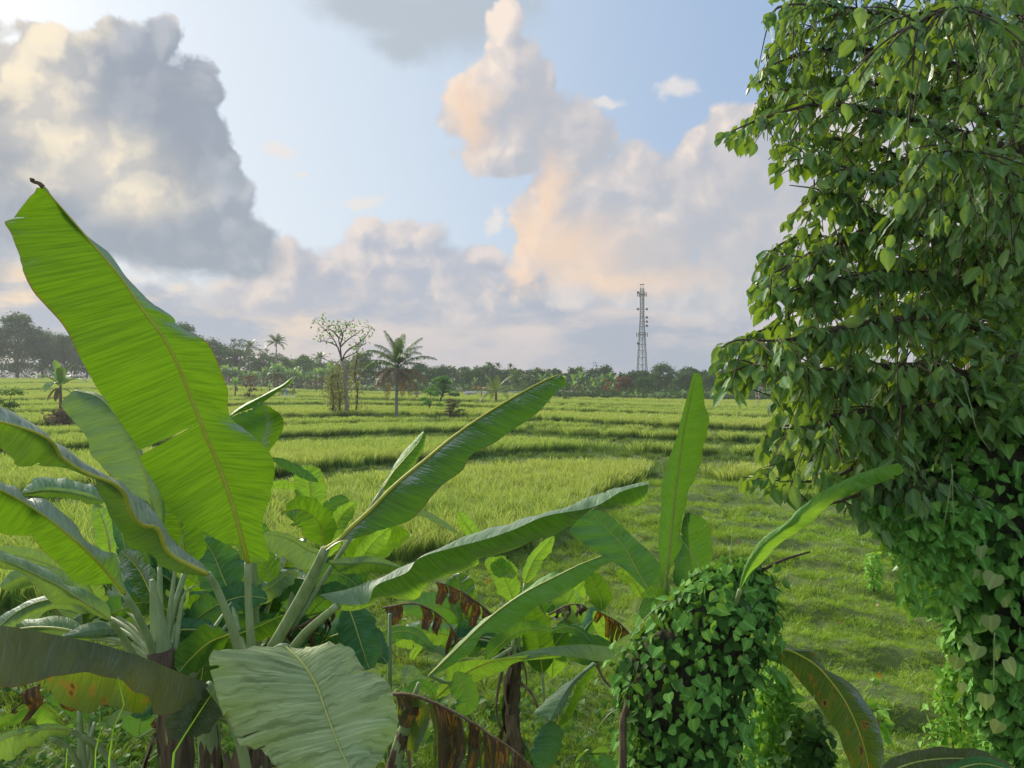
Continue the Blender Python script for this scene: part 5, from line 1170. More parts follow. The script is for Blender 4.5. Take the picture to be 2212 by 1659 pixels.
lp, lo, ld = map(np.array, (lp, lo, ld)); lo[:, 1] -= 0.5; lo[:, 2] += 0.45
Rm = frames(ld, lo); sz = r.uniform(0.06, 0.135, len(lp)) * np.interp(topx(lp)[:, 1], [0, 500, 900], [0.85, 1.0, 1.15])
tips = topx(lp + Rm[:, :, 1] * sz[:, None] * 0.5); ok = in_poly(tips[:, 0], tips[:, 1] - 8, MASK) & in_poly(topx(lp)[:, 0], topx(lp)[:, 1], MASK)
lp, Rm, sz, tips = lp[ok], Rm[ok], sz[ok], tips[ok]
vis = (tips[:, 0] < 2230) & (tips[:, 1] > -20)
score = sz / lp[:, 1] * np.where(vis, 1, 0) * np.where(tips[:, 0] < 1980, 1.4, 1.0)
order = np.argsort(-score)
tm_ = [mesh_of(leaf_shape('oval', 30 + i), 'tree_leaf', M_TREELEAF) for i in range(7)]
for i in order[:300]: piece('leaf', tm_[int(i) % 7], TR, to_matrix(lp[i], Rm[i], sz[i] * 1.08))
rest = order[300:]
print('tree leaves', len(lp))
b = MB(); mass(b, leaf_shape('oval', 33), lp[rest[::2]], Rm[rest[::2]], sz[rest[::2]]); mass(b, leaf_shape('oval', 36), lp[rest[1::2]], Rm[rest[1::2]], sz[rest[1::2]])
tag(b.build('foliage', M_TREELEAF, TR), kind='stuff')
# the deeper part of the crown, right of the limbs
INNER = [(1900, -80), (1860, 60), (1900, 200), (1870, 330), (1960, 420), (1900, 560), (1830, 640), (1850, 760), (1880, 830), (1960, 870), (1990, 1000), (1920, 1060), (2010, 1150), (2420, 1150), (2420, -80)]
n = 5200; px = r.uniform(1760, 2420, n); py = r.uniform(-80, 1150, n); ok = in_poly(px, py, INNER)
cl = np.sin(px * 0.021 + 1.3 * np.sin(py * 0.017)) * np.sin(py * 0.027 + 1.1 * np.sin(px * 0.013)); dens = np.clip((px - 1830) / 330, 0.12, 1) * (0.55 + 0.6 * cl) + 0.25 * (px > 2080)
ok &= r.uniform(0, 1, n) < dens; px, py = px[ok], py[ok]; n = len(px); d_ = r.uniform(5.6, 7.6, n)
P_ = np.stack([(px - W / 2) / F * d_, d_, CZ - (py - HOR) / F * d_], 1)
O_ = unit(np.stack([r.normal(-0.2, .6, n), r.normal(-0.6, .5, n), r.normal(.3, .4, n)], 1))
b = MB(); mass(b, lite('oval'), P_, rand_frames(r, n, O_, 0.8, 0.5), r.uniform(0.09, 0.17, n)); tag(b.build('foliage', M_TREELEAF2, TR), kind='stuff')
n2 = 1500; px = r.uniform(2040, 2260, n2); py = r.uniform(-60, 900, n2); d_ = r.uniform(4.7, 5.3, n2)
ok = r.uniform(0, 1, n2) < 0.55 + 0.45 * np.sin(px * .03 + 2 * np.sin(py * .02)); px, py, d_ = px[ok], py[ok], d_[ok]; px = np.r_[px, r.normal(2190, 34, 420)]; py = np.r_[py, r.uniform(560, 930, 420)]; d_ = np.r_[d_, r.uniform(4.85, 5.2, 420)]; n2 = len(px)
P2_ = np.stack([(px - W / 2) / F * d_, d_, CZ - (py - HOR) / F * d_], 1); O2_ = unit(np.stack([r.normal(-0.2, .6, n2), r.normal(-0.7, .5, n2), r.normal(.3, .4, n2)], 1))
b = MB(); mass(b, lite('oval'), P2_, rand_frames(r, n2, O2_, 0.7, 0.6), r.uniform(0.06, 0.13, n2)); tag(b.build('foliage', M_TREELEAF, TR), kind='stuff')
b = MB()
for k in range(90):
    p0 = P_[int(r.integers(0, n))]; a = unit(np.array([r.normal(-0.8, .5), r.normal(0, .4), r.normal(0, .5)])); s_ = np.linspace(0, 1, 6)[:, None]
    b.tube(p0 + a * s_ * r.uniform(0.4, 1.1) - np.array([0, 0, 0.15]) * s_ ** 2, np.linspace(0.010, 0.003, 6), 4)
tag(b.build('twigs', M_TWIG, TR), kind='stuff')

# --- vine hanging over the trunk of that tree
V_L = [(820, 2010), (900, 1985), (1000, 1935), (1100, 1925), (1150, 1950), (1250, 1990), (1290, 2045), (1400, 2075), (1480, 2110), (1560, 2130), (1640, 2185), (1800, 2200), (2250, 2215)]
V_R = [(820, 2290), (1000, 2330), (1200, 2370), (1400, 2390), (1600, 2350), (2250, 2300)]
dV = 5.15
VN = thing('climbing_vine', (tw[0][0] - 0.05, tw[0][1] - 0.35, g0), 'heart leaved vine curtain wrapped round the trunk of the right hand tree', 'vine')
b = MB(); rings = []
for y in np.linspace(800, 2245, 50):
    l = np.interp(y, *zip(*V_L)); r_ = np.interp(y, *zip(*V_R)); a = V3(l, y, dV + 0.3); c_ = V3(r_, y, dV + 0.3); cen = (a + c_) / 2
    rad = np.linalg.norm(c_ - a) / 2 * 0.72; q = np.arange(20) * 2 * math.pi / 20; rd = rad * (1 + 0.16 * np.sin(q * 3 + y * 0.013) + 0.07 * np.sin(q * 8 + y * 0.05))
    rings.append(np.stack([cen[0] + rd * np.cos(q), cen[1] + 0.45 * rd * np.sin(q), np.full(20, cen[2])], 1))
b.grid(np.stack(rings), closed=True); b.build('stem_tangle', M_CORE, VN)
def vpoints(r, n, y0, y1, back=False): return column_points(r, n, V_L, V_R, dV + 0.25, y0, y1, 0.6, back)
P_, O_ = vpoints(r, 900, 900, 1670); tp = topx(P_); k_ = np.where(tp[:, 0] < 2225)[0][:300]
Rm = rand_frames(r, 900, O_); vp_ = [mesh_of(leaf_shape('heart', 50 + i), 'vine_leaf', M_VINEPALE) for i in range(3)]
PALE = [(2110, 1230), (2150, 1240), (2170, 1290), (2140, 1330), (2085, 1375), (2115, 1395), (2150, 1400), (2070, 1420), (2175, 1425), (2060, 1310), (2130, 1500), (2160, 1560), (2075, 1475), (2105, 745), (2140, 760), (2090, 735), (2120, 1180)]
for i in k_:
    piece('leaf', vm_[int(i) % 5], VN, to_matrix(P_[i] + O_[i] * r.uniform(0, 0.06), Rm[i], r.uniform(0.05, 0.12)))
for j, (x, y) in enumerate(PALE):
    p_ = V3(x, y, 4.78 + 0.1 * r.uniform()); M3 = frames(np.array([[r.normal(0, .5), r.normal(-.1, .3), -1.0]]), np.array([[r.normal(0, .5), -1.0, r.normal(.4, .3)]]))[0]
    piece('leaf', vp_[j % 3], VN, to_matrix(p_, M3, r.uniform(0.07, 0.115)))
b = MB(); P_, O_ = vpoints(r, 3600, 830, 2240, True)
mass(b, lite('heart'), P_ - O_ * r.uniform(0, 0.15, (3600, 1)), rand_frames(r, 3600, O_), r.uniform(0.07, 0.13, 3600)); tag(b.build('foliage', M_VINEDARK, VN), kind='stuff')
b = MB(); P_, O_ = vpoints(r, 900, 850, 2240)
mass(b, lite('heart'), P_, rand_frames(r, 900, O_), r.uniform(0.06, 0.12, 900)); tag(b.build('foliage', M_VINELEAF, VN), kind='stuff')
# trailing foliage fringe between the crown and the paddock
n = 900; px = r.uniform(1850, 2120, n); py = r.uniform(1080, 1320, n); ok = in_poly(px, py, [(1860, 1090), (1900, 1150), (1940, 1230), (1960, 1330), (2040, 1340), (2120, 1250), (2120, 1080)]); px, py = px[ok], py[ok]; n = len(px)
d_ = r.uniform(4.9, 5.3, n); P_ = np.stack([(px - W / 2) / F * d_, d_, CZ - (py - HOR) / F * d_], 1)
O_ = unit(np.stack([r.normal(-.3, .5, n), r.normal(-.8, .3, n), r.normal(.3, .3, n)], 1)); b = MB(); mass(b, lite('heart'), P_, rand_frames(r, n, O_), r.uniform(0.05, 0.11, n)); tag(b.build('foliage', M_VINELEAF, VN), kind='stuff')
q = spline([V3(2080, 820, 4.7), V3(2098, 880, 4.7), V3(2110, 930, 4.7), V3(2140, 975, 4.7)], 14); b = MB(); b.tube(q, np.linspace(0.004, 0.0015, 14), 5); b.build('runner', M_PET, VN)
for i in range(3):
    x0 = r.uniform(1960, 2190); y0 = r.uniform(900, 1400); s_ = np.linspace(0, 1, 8)[:, None]; p0 = V3(x0, y0, 4.85)
    b = MB(); b.tube(p0 + np.array([r.normal(0, .15), -.05, -1.0]) * s_ * r.uniform(.2, .5), np.linspace(0.004, 0.002, 8), 5); b.build('runner', M_PET, VN)
# bushy growth at the foot of the vine, right edge of the paddock
shrub('shrub', 'tangle of light green weeds at the left foot of the vine curtain', 'shrub', 2080, 1400, 0, 70, 7.0, bright, 0.07, 1100, 'heart', 12)
shrub('shrub', 'dark undergrowth below the vine curtain in the bottom right corner', 'shrub', 2190, 1570, 0, 90, 5.9, M_VINELEAF, 0.09, 800, 'heart', 13)

# leafy undergrowth beneath the banana plants
n = 9000; px = r.uniform(-150, 1330, n); d_ = r.uniform(5.6, 10.5, n); X = (px - W / 2) / F * d_; keep = (wob(X, d_, 0.7) > -0.35) & (r.uniform(0, 1, n) < np.interp(px, [0, 700, 1330], [1, .55, .22])); X, d_ = X[keep], d_[keep]; n = len(X)
P_ = np.stack([X, d_, ground(X, d_) + r.uniform(0.02, 0.42, n) * (0.6 + 0.5 * wob(X, d_, 0.5))], 1)
O_ = unit(np.stack([r.normal(0, .5, n), r.normal(-.3, .5, n), np.ones(n)], 1)); b = MB(); mass(b, lite('heart'), P_, rand_frames(r, n, O_, 0.2, 0.9), r.uniform(0.05, 0.13, n))
tag(b.build('undergrowth', simple_leaf('undergrowth_leaf', [(0.03, 0.08, 0.02), (0.06, 0.15, 0.03), (0.10, 0.22, 0.04)], (0.2, 0.4, 0.03), .3, .3, .5)), 'dark leafy undergrowth on the ground beneath the banana plants', None, None, 'stuff')
# ---------------------------------------------------------------- trees and plants in and beyond the fields
FAR_G = simple_leaf('far_foliage', [(0.03, 0.075, 0.025), (0.055, 0.13, 0.04), (0.09, 0.18, 0.055), (0.05, 0.12, 0.05)], (0.14, 0.24, 0.03), 0.25, 0.2, 0.6, big=0.12)
FAR_L = simple_leaf('light_foliage', [(0.09, 0.17, 0.045), (0.14, 0.23, 0.07), (0.12, 0.23, 0.09), (0.17, 0.26, 0.07)], (0.25, 0.40, 0.05), 0.3, 0.2, 0.6, big=0.15)
FAR_B = simple_leaf('russet_foliage', [(0.16, 0.09, 0.05), (0.22, 0.12, 0.06), (0.11, 0.10, 0.05)], (0.3, 0.16, 0.05), 0.25, 0.2, 0.6)
FAR_O = simple_leaf('orange_foliage', [(0.40, 0.16, 0.06), (0.32, 0.16, 0.07)], (0.5, 0.2, 0.05), 0.25, 0.1, 0.6)
FAR_BAN = simple_leaf('far_banana_leaf', [(0.10, 0.24, 0.10), (0.15, 0.32, 0.16), (0.22, 0.38, 0.14)], (0.32, 0.52, 0.06), 0.35, 0.5, 0.5)
FAR_LG = simple_leaf('sapling_foliage', [(0.08, 0.24, 0.05), (0.12, 0.32, 0.07), (0.06, 0.18, 0.05)], (0.25, 0.5, 0.05), 0.35, 0.2, 0.6)
FAR_GB = simple_leaf('bush_foliage', [(0.13, 0.12, 0.07), (0.10, 0.14, 0.06), (0.18, 0.14, 0.09)], (0.2, 0.2, 0.06), 0.3, 0.2, 0.6)
M_FROND = simple_leaf('palm_frond', [(0.05, 0.10, 0.035), (0.08, 0.15, 0.05), (0.11, 0.19, 0.05)], (0.25, 0.36, 0.04), 0.3, 0.6, 0.45)
M_PALMG = simple_leaf('coconut_frond', [(0.03, 0.085, 0.02), (0.05, 0.13, 0.03), (0.09, 0.19, 0.04)], (0.18, 0.32, 0.03), 0.3, 0.3, 0.5)
M_FRONDY = simple_leaf('young_palm_frond', [(0.12, 0.20, 0.04), (0.22, 0.28, 0.06)], (0.3, 0.4, 0.05), 0.3, 0.15, 0.55)
M_FRONDD = simple_leaf('dry_palm_frond', [(0.17, 0.12, 0.075), (0.27, 0.19, 0.12), (0.11, 0.085, 0.055)], (0.3, 0.18, 0.06), 0.25, 0.3, 0.6)
M_REDDRY = simple_leaf('russet_frond', [(0.30, 0.13, 0.05), (0.38, 0.19, 0.06)], (0.4, 0.2, 0.05), 0.25, 0.3, 0.6)

def place(o, x, y, z, rz=0, s=1.0, sz=None):
    o.location = (x, y, z); o.rotation_euler = (0, 0, rz); o.scale = (s, s, sz or s); return o
def proto(name): 
    o = bpy.data.objects.new(name, None); scene.collection.objects.link(o); return o
def clumps(r, b, centres, radii, n, size, flat=0.75, shape='oval'):
    """leaf-sized faces thrown over lumps, thicker on top"""
    for c_, rd in zip(centres, radii):
        v = unit(r.normal(0, 1, (n, 3))); v[:, 2] = np.where(v[:, 2] < -0.25, -v[:, 2] * 0.6, v[:, 2])
        q = r.uniform(0.55, 1.08, (n, 1)); lump = 1 + 0.2 * np.sin(v[:, :1] * 7 + c_[0]) * np.sin(v[:, 1:2] * 6 + c_[1])
        P_ = c_ + v * q * lump * rd * np.array([1, 1, flat])
        mass(b, lite(shape), P_, rand_frames(r, n, v, 0.35, 0.75), size * r.uniform(0.5, 1.3, n))
def broad_tree(seed, h, w, mat, n=260, lumps=14, size=0.55, low=0.30, sparse=False, bark_=None, flat=0.75, name='broadleaf_tree'):
    r = np.random.default_rng(seed); o = proto(name); tr = MB(); bh = h * (low + 0.15)
    ax = [np.array([0, 0, -0.3]), np.array([r.normal(0, .02) * h, r.normal(0, .02) * h, bh * .6]), np.array([r.normal(0, .04) * h, r.normal(0, .04) * h, bh])]
    tr.tube(spline(ax, 10), np.linspace(0.028 * h, 0.016 * h, 10), 8)
    cs, rs = [], []
    for i in range(lumps):
        a = i * 2.4 + r.uniform(-.4, .4); u = (i + 0.5) / lumps; rad = w / 2 * (1 - 0.55 * u) ** 0.5 * r.uniform(0.35, 1.0) * (0.55 + 0.9 * min(1, (1.05 - u) * 1.6) * 0.5)
        z = h * (low + 0.10 + (0.82 - low) * u) + r.normal(0, .03) * h
        c_ = np.array([rad * math.cos(a), rad * math.sin(a), z]); cs.append(c_); rs.append(w * r.uniform(0.13, 0.22) * (0.6 if sparse else 1))
        tr.tube(spline([ax[-1] * np.array([1, 1, r.uniform(.75, 1)]), (ax[-1] + c_) / 2 + np.array([0, 0, .03 * h]), c_], 8), np.linspace(0.012 * h, 0.003 * h, 8), 5)
    tr.build('trunk', bark_ or M_BARK, o)
    b = MB(); clumps(r, b, cs, rs, n, size, flat); tag(b.build('crown', mat, o), kind='stuff')
    return o
def frond(b, r, base, az_, up, ln, droop, leaflet, n=26, wid=0.05, seg=10, hang=0.5, rach=None, k0=3):
    s_ = np.linspace(0, 1, seg)[:, None]; d = np.array([math.cos(az_), math.sin(az_), 0])
    ang = up - droop * s_ ** 1.2; step = np.concatenate([np.cos(ang) * d, np.sin(ang)], 1) * 1.0 if False else np.hstack([np.cos(ang) * d[0], np.cos(ang) * d[1], np.sin(ang)])
    P_ = base + np.vstack([np.zeros(3), np.cumsum(step[:-1] * ln / (seg - 1), axis=0)])
    (rach or b).tube(P_, np.linspace(0.035, 0.008, seg) * ln / 4, 4, caps=False)
    side = np.array([-d[1], d[0], 0]); T_ = tg_3d(P_)
    for sg in (-1, 1):
        for u in np.linspace(0.16, 0.99, n):
            p = np.array([np.interp(u, s_[:, 0], P_[:, k]) for k in range(3)]); t_ = np.array([np.interp(u, s_[:, 0], T_[:, k]) for k in range(3)])
            L_ = leaflet * math.sin(math.pi * (0.12 + 0.80 * u)) ** 0.7 * r.uniform(.8, 1.1)
            dr = unit(sg * side * 0.8 + t_ * 0.55 + np.array([0, 0, r.normal(0, .12)])); q1 = p + dr * L_ * 0.55; q2 = q1 + unit(dr * (1 - hang) + np.array([0, 0, -hang])) * L_ * 0.5
            w_ = t_ * wid
            b.add([p - w_ * .6, p + w_ * .6, q1 + w_, q1 - w_, q2 + w_ * 0.1, q2 - w_ * 0.1], [(0, 1, 2, 3), (3, 2, 4, 5)])
def palm(seed, h, nf=20, fl=3.6, mat=None, dead=0, lean=0.0, tr=0.16, leaflet=0.75, n=24, trunkmat=None, wid=0.05, name='coconut_palm', spear=False, parts=False, hang=0.5, ups=(84, 80, 48, 38)):
    r = np.random.default_rng(seed); o = proto(name); b = MB()
    ax = spline([np.array([0, 0, -.3]), np.array([lean * .3, 0, h * .5]), np.array([lean, 0, h])], 16)
    b.tube(ax, np.interp(np.linspace(0, 1, 16), [0, .08, 1], [tr * 1.6, tr, tr * .75]) * (1 + .06 * np.cos(np.arange(16) * math.pi)), 10); b.build('trunk', trunkmat or M_PALMT, o)
    top = ax[-1]; f = MB()
    for i in range(nf):
        u = i / max(1, nf - 1); b_ = MB() if parts else f
        frond(b_, r, top, i * 2.4 + r.uniform(-.3, .3), math.radians(ups[0] - ups[1] * u + r.normal(0, 5)), fl * r.uniform(.82, 1.08) * (0.75 + 0.25 * min(1, u * 3)), math.radians(ups[2] + ups[3] * u + r.normal(0, 8)), leaflet, n, wid, hang=hang)
        if parts: b_.build('frond', mat or M_FROND, o)
    if not parts: f.build('crown', mat or M_FROND, o)
    if dead:
        for i in range(dead):
            dd = MB(); frond(dd, r, top - np.array([0, 0, .15]), i * 6.283 / dead + r.uniform(-.4, .4), math.radians(12 - r.uniform(0, 45)), fl * r.uniform(.6, .95), math.radians(r.uniform(58, 95)), leaflet * 1.05, n, wid * .9, hang=0.92)
            dd.build('dead_frond', M_FRONDD, o)
    return o
def far_banana(seed, h, nl=9, ll=2.2, mat=None, dry=3):
    r = np.random.default_rng(seed); o = proto('banana_plant'); b = MB()
    b.tube([(0, 0, -.2), (0, 0, h * .5), (r.normal(0, .05), 0, h)], [.16, .12, .08], 7); b.build('pseudostem', M_DRY, o)
    f = MB()
    def one(f, az_, up, ln, droop, w_):
        s_ = np.linspace(0, 1, 9); ang = up - droop * s_; d = np.array([math.cos(az_), math.sin(az_)])
        P_ = np.array([0, 0, h * .95]) + np.vstack([np.zeros(3), np.cumsum(np.stack([np.cos(ang) * d[0], np.cos(ang) * d[1], np.sin(ang)], 1)[:-1] * ln / 8, axis=0)])
        sd = np.array([-d[1], d[0], 0]); ww = w_ * np.clip((s_ - .12) * 6, 0, 1) * np.clip((1 - s_) * 5, 0, 1) ** .6 + .02
        up_ = np.array([0, 0, .35])
        f.grid(np.stack([P_ + (sd + up_ * .6) * ww[:, None] * 1.0, P_, P_ - (sd - up_ * .6) * ww[:, None]], 1))
    for i in range(nl):
        u = i / (nl - 1); one(f, i * 2.4 + r.uniform(-.3, .3), math.radians(82 - 48 * u), ll * r.uniform(.8, 1.1), math.radians(25 + 75 * u), .30)
    f.build('leaves', mat or FAR_BAN, o)
    if dry:
        g_ = MB()
        for i in range(dry): one(g_, i * 2.1 + r.uniform(0, 1), math.radians(-20), ll * .7, math.radians(60), .16)
        g_.build('dead_leaves', M_FRONDD, o)
    return o
def at(px, d, z=None):
    x = (px - W / 2) / F * d; return x, d, (gz(x, d) if z is None else z)
def hgt(py_top, d, zg): return CZ - (py_top - HOR) / F * d - zg
RR = np.random.default_rng(99)
used = set()
def put(p, px, d, py_top, h0, label, cat, group=None, rz=None, sx=None):
    """place a prototype (its own height h0) so that its top reaches py_top; copies after the first use"""
    o = p if p.name not in used else copy_tree(p)
    used.add(p.name)
    x, y, z = at(px, d); s = hgt(py_top, d, z) / h0
    place(o, x, y, z - 0.05, RR.uniform(0, 6.28) if rz is None else rz, (sx or 1) * s, s)
    return tag(o, label, cat, group)

T1 = broad_tree(1, 14, 11, FAR_G, 340, 16, 0.55)
T2 = broad_tree(2, 12, 13, FAR_G, 340, 16, 0.55, low=0.2)
T3 = broad_tree(3, 10, 8, FAR_L, 300, 13, 0.45, low=0.15)
T4 = broad_tree(4, 13, 9, FAR_G, 60, 18, 0.40, sparse=True, low=0.35, name='sparse_tree')
T5 = broad_tree(5, 9, 12, FAR_G, 300, 16, 0.5, low=0.05)
T6 = broad_tree(6, 8, 8, FAR_B, 240, 12, 0.45, low=0.1)
T7 = broad_tree(7, 8, 10, FAR_O, 200, 10, 0.4, low=0.2, name='orange_tree')
PA = palm(11, 11, 18, 3.4, wid=0.09, n=16)
PB = palm(12, 12, 16, 2.4, wid=0.10, n=14, tr=0.11, leaflet=0.5, name='areca_palm', hang=0.1)
BA = far_banana(21, 3.2); BB = far_banana(22, 2.6, 8, 1.9)
GB = 'trees of the belt beyond the fields'
# dark tall trees far left
for i, (px, d, top, p, h0, lab) in enumerate([
  (-60, 262, 690, T2, 12, 'dark tree cut by the left edge of the picture, beyond the fields'),
  (38, 258, 679, T1, 14, 'tallest dark tree at the far left of the belt, its crown against the bright cloud'),
  (92, 268, 716, T2, 12, 'dark rounded tree second from the left in the belt'),
  (140, 262, 724, T1, 14, 'dark tree left of the tall backlit banana leaf, third from the left in the belt'),
  (188, 255, 740, T2, 12, 'dark tree in the belt half hidden by the left margin of the tall banana leaf'),
  (395, 245, 700, T1, 14, 'tall tree whose flat crown peeps over the right margin of the tall banana leaf'),
  (448, 240, 735, T2, 12, 'broad dark tree right behind the tall banana leaf margin'),
  (516, 238, 726, T4, 13, 'sparse twiggy tree against the glow, left of the two far palms'),
  (572, 236, 748, T4, 13, 'open crowned dark tree between the two palms on the left skyline'),
  (655, 228, 762, T3, 10, 'light green tree on the skyline left of the tall lone tree'),
  (620, 232, 770, T3, 10, 'yellowish green tree on the skyline right of the skyline palm'),
  (782, 205, 762, T1, 14, 'dark tree in the belt seen between the lone tree and the coconut palm'),
  (905, 205, 786, T2, 12, 'tree of the belt right behind the brown fronds of the coconut palm'),
  (945, 200, 790, T5, 9, 'low tree of the belt above the two light green saplings'),
  (1020, 196, 796, T5, 9, 'low bushy tree of the belt above the farm shed'),
  (1118, 190, 794, T3, 10, 'pale greyish tree right of the three thin palms'),
  (1170, 182, 796, T5, 9, 'low dark tree of the belt behind the tip of the long slanting banana leaf'),
  (1310, 168, 806, T5, 9, 'low tree of the belt left of the orange topped one'),
  (1326, 160, 812, T7, 8, 'low tree with an orange crown left of the mast'),
  (1352, 158, 812, T6, 8, 'brownish tree between the orange one and the mast foot'),
  (1428, 190, 786, T2, 12, 'broad rounded tree that hides the foot of the mast'),
  (1395, 168, 812, T5, 9, 'dark tree just left below the mast'),
  (1480, 182, 800, T5, 9, 'rounded green tree behind the upright folded banana leaf'),
  (1540, 176, 803, T2, 12, 'dark green tree of the belt left of the hanging near branches'),
  (1605, 170, 806, T5, 9, 'dark tree behind the small flags'),
  (1680, 165, 800, T2, 12, 'dark tree of the belt right of the small flags'),
  (1760, 160, 802, T5, 9, 'belt tree seen through the near foliage, first of the right hand ones'),
  (1860, 150, 800, T2, 12, 'belt tree seen through the near foliage in the middle of the right part'),
  (2010, 150, 800, T5, 9, 'belt tree mostly hidden behind the vine curtain'),
  (2160, 150, 796, T2, 12, 'belt tree at the right edge behind the vine curtain')]):
    put(p, px, d, top, h0, lab, 'tree', GB)
PALMS = [(540, 232, 736, PA, 'small dark palm on the left skyline, left of the taller skyline palm'), (597, 228, 724, PA, 'tall palm with a round head on the left skyline'),
  (692, 215, 762, PA, 'bushy palm just left of the tall lone tree'), (1058, 175, 778, PB, 'thin palm at the left of a group of three above the sheds'),
  (1076, 175, 780, PB, 'thin palm in the middle of the group of three above the sheds'), (1103, 172, 782, PB, 'thin palm with bare pale trunk, rightmost of the group of three'),
  (1160, 178, 790, PB, 'small palm of the belt between the slanting banana leaf and the group of three'), (1186, 176, 794, PB, 'small palm of the belt, close left of the banana leaf tip'),
  (1254, 168, 792, PA, 'single palm above the belt left of the bamboo pole'), (1130, 165, 808, PA, 'grey drooping palm low in the belt behind the slanting banana leaf'),
  (1215, 160, 812, PA, 'drooping palm in the belt right of the banana leaf tip'), (640, 210, 792, PA, 'palm amid the banana grove left of the lone tree')]
for px, d, top, p, lab in PALMS: put(p, px, d, top, 13 if p is PA else 14, lab, 'palm', 'palms of the belt')
# banana groves
ANCH = [(445, 'next to the right margin of the tall banana leaf'), (500, 'behind the pale young field banana'), (540, 'behind the reddish shrub'), (597, 'below the taller skyline palm'), (640, 'above the farm workers'), (692, 'left of the creeper hung stems'), (735, 'behind the foot of the lone tree'),
        (785, 'between lone tree and coconut palm'), (856, 'behind the coconut palm trunk'), (905, 'right of the coconut palm trunk'), (953, 'behind the feathery sapling'), (1005, 'left of the long shed'),
        (1185, 'right beside the slanting leaf tip'), (1230, 'just right of the slanting leaf tip'), (1262, 'under the palm near the bamboo pole'), (1292, 'at the bamboo pole'), (1320, 'below the orange tree'),
        (1350, 'below the brownish tree'), (1385, 'under the mast'), (1430, 'under the rounded mast tree'), (1475, 'close left of the upright folded leaf'), (1500, 'behind the upright folded leaf tip'), (1640, 'left below the flags'), (1670, 'right of the flags'), (1705, 'farther right of the flags')]
seen_lab = {}
ORD = ('', 'second ', 'third ', 'fourth ', 'fifth ', 'sixth ', 'seventh ', 'eighth ', 'ninth ', 'tenth ', 'eleventh ')
def grove_label(px, top, zone_):
    a = min(ANCH, key=lambda q: abs(q[0] - px))[1]
    rowi = 'tall back' if top < 812 else 'lower front'
    side = ('left', 'right', 'middle', 'leftmost', 'rightmost', 'inner', 'outer')
    base_ = '%s row banana %s' % (rowi, a); k_ = seen_lab.get(base_, 0); seen_lab[base_] = k_ + 1
    return ORD[min(k_, 10)] + base_
k = 0
GV = [(x, 212 - (x - 440) * 0.12, 792 + 10 * math.sin(x * .05)) for x in range(445, 745, 12)] + [(x, 204, 800 + 8 * math.sin(x * .07)) for x in range(452, 740, 15)] + [(x, 198, 818 + 6 * math.sin(x * .09)) for x in range(448, 742, 20)] + \
     [(x, 186, 822 + 5 * math.sin(x * .09)) for x in range(762, 1040, 19)] + [(x, 150, 806 + 6 * math.sin(x * .1)) for x in range(1175, 1330, 15)] + [(x, 143, 824 + 6 * math.sin(x * .13)) for x in range(1165, 1320, 19)] + \
     [(x, 130, 846 + 4 * math.sin(x * .2)) for x in range(1345, 1500, 14)] + [(x, 135, 842 + 4 * math.sin(x * .2)) for x in range(1636, 1720, 13)]
for (px, d, top) in GV:
    zone_ = 'left of the lone tree' if px < 745 else 'behind the coconut palm' if px < 1100 else 'right of the slanting leaf tip' if px < 1335 else 'at the field edge below the mast' if px < 1600 else 'by the small flags'
    p = (BA, BB)[k % 2]; k += 1
    put(p, px + RR.uniform(-5, 5), d, top + RR.uniform(-4, 4), 5.0 if p is BA else 4.2, grove_label(px, top, zone_), 'banana plant', 'banana grove ' + zone_)
# low scrub closing the field edge
scr = MB(); r = np.random.default_rng(31)
for a_, b_, da, db, zt in ((-300, 260, 256, 252, 3.2), (400, 640, 248, 196, 3.0), (640, 1100, 196, 170, 2.2), (1100, 1200, 166, 138, 2.2), (1200, 2400, 137, 124, 2.0)):
    n = int((b_ - a_) / 6)
    for i in range(n):
        px = a_ + (b_ - a_) * i / n + r.uniform(-4, 4); d = np.interp(px, [a_, b_], [da, db]) + r.uniform(-1, 9); x, y, z = at(px, d)
        hh = zt * r.uniform(0.4, 1.3)
        clumps(r, scr, [np.array([x, y, z + hh * .45])], [hh * 0.85], 60, 0.5, 0.8)
tag(scr.build('scrub', FAR_G), 'dark low scrub along the far edge of the fields', None, None, 'stuff')
# solid wood behind, so that no empty horizon shows
wd = MB()
for px in np.arange(-500, 2700, 9.0):
    d = np.interp(px, [-500, 300, 1100, 1250, 2700], [285, 275, 225, 205, 190]) + r.uniform(0, 22); top = np.interp(px, [-500, 0, 200, 420, 600, 700, 950, 1150, 1350, 1450, 1700, 2700], [710, 716, 744, 748, 764, 780, 796, 798, 808, 800, 806, 806]) + r.uniform(-8, 14) + 7 * math.sin(px * .023) + 5 * math.sin(px * .071)
    x, y, z = at(px, d); hh = hgt(top, d, z)
    clumps(r, wd, [np.array([x, y, z + hh * u]) for u in (0.25, 0.55, 0.82)], [hh * .26, hh * .27, hh * .20], 110, 0.95, 0.9)
tag(wd.build('far_wood', FAR_G), 'hazy wood closing the view behind the single trees', None, None, 'stuff')

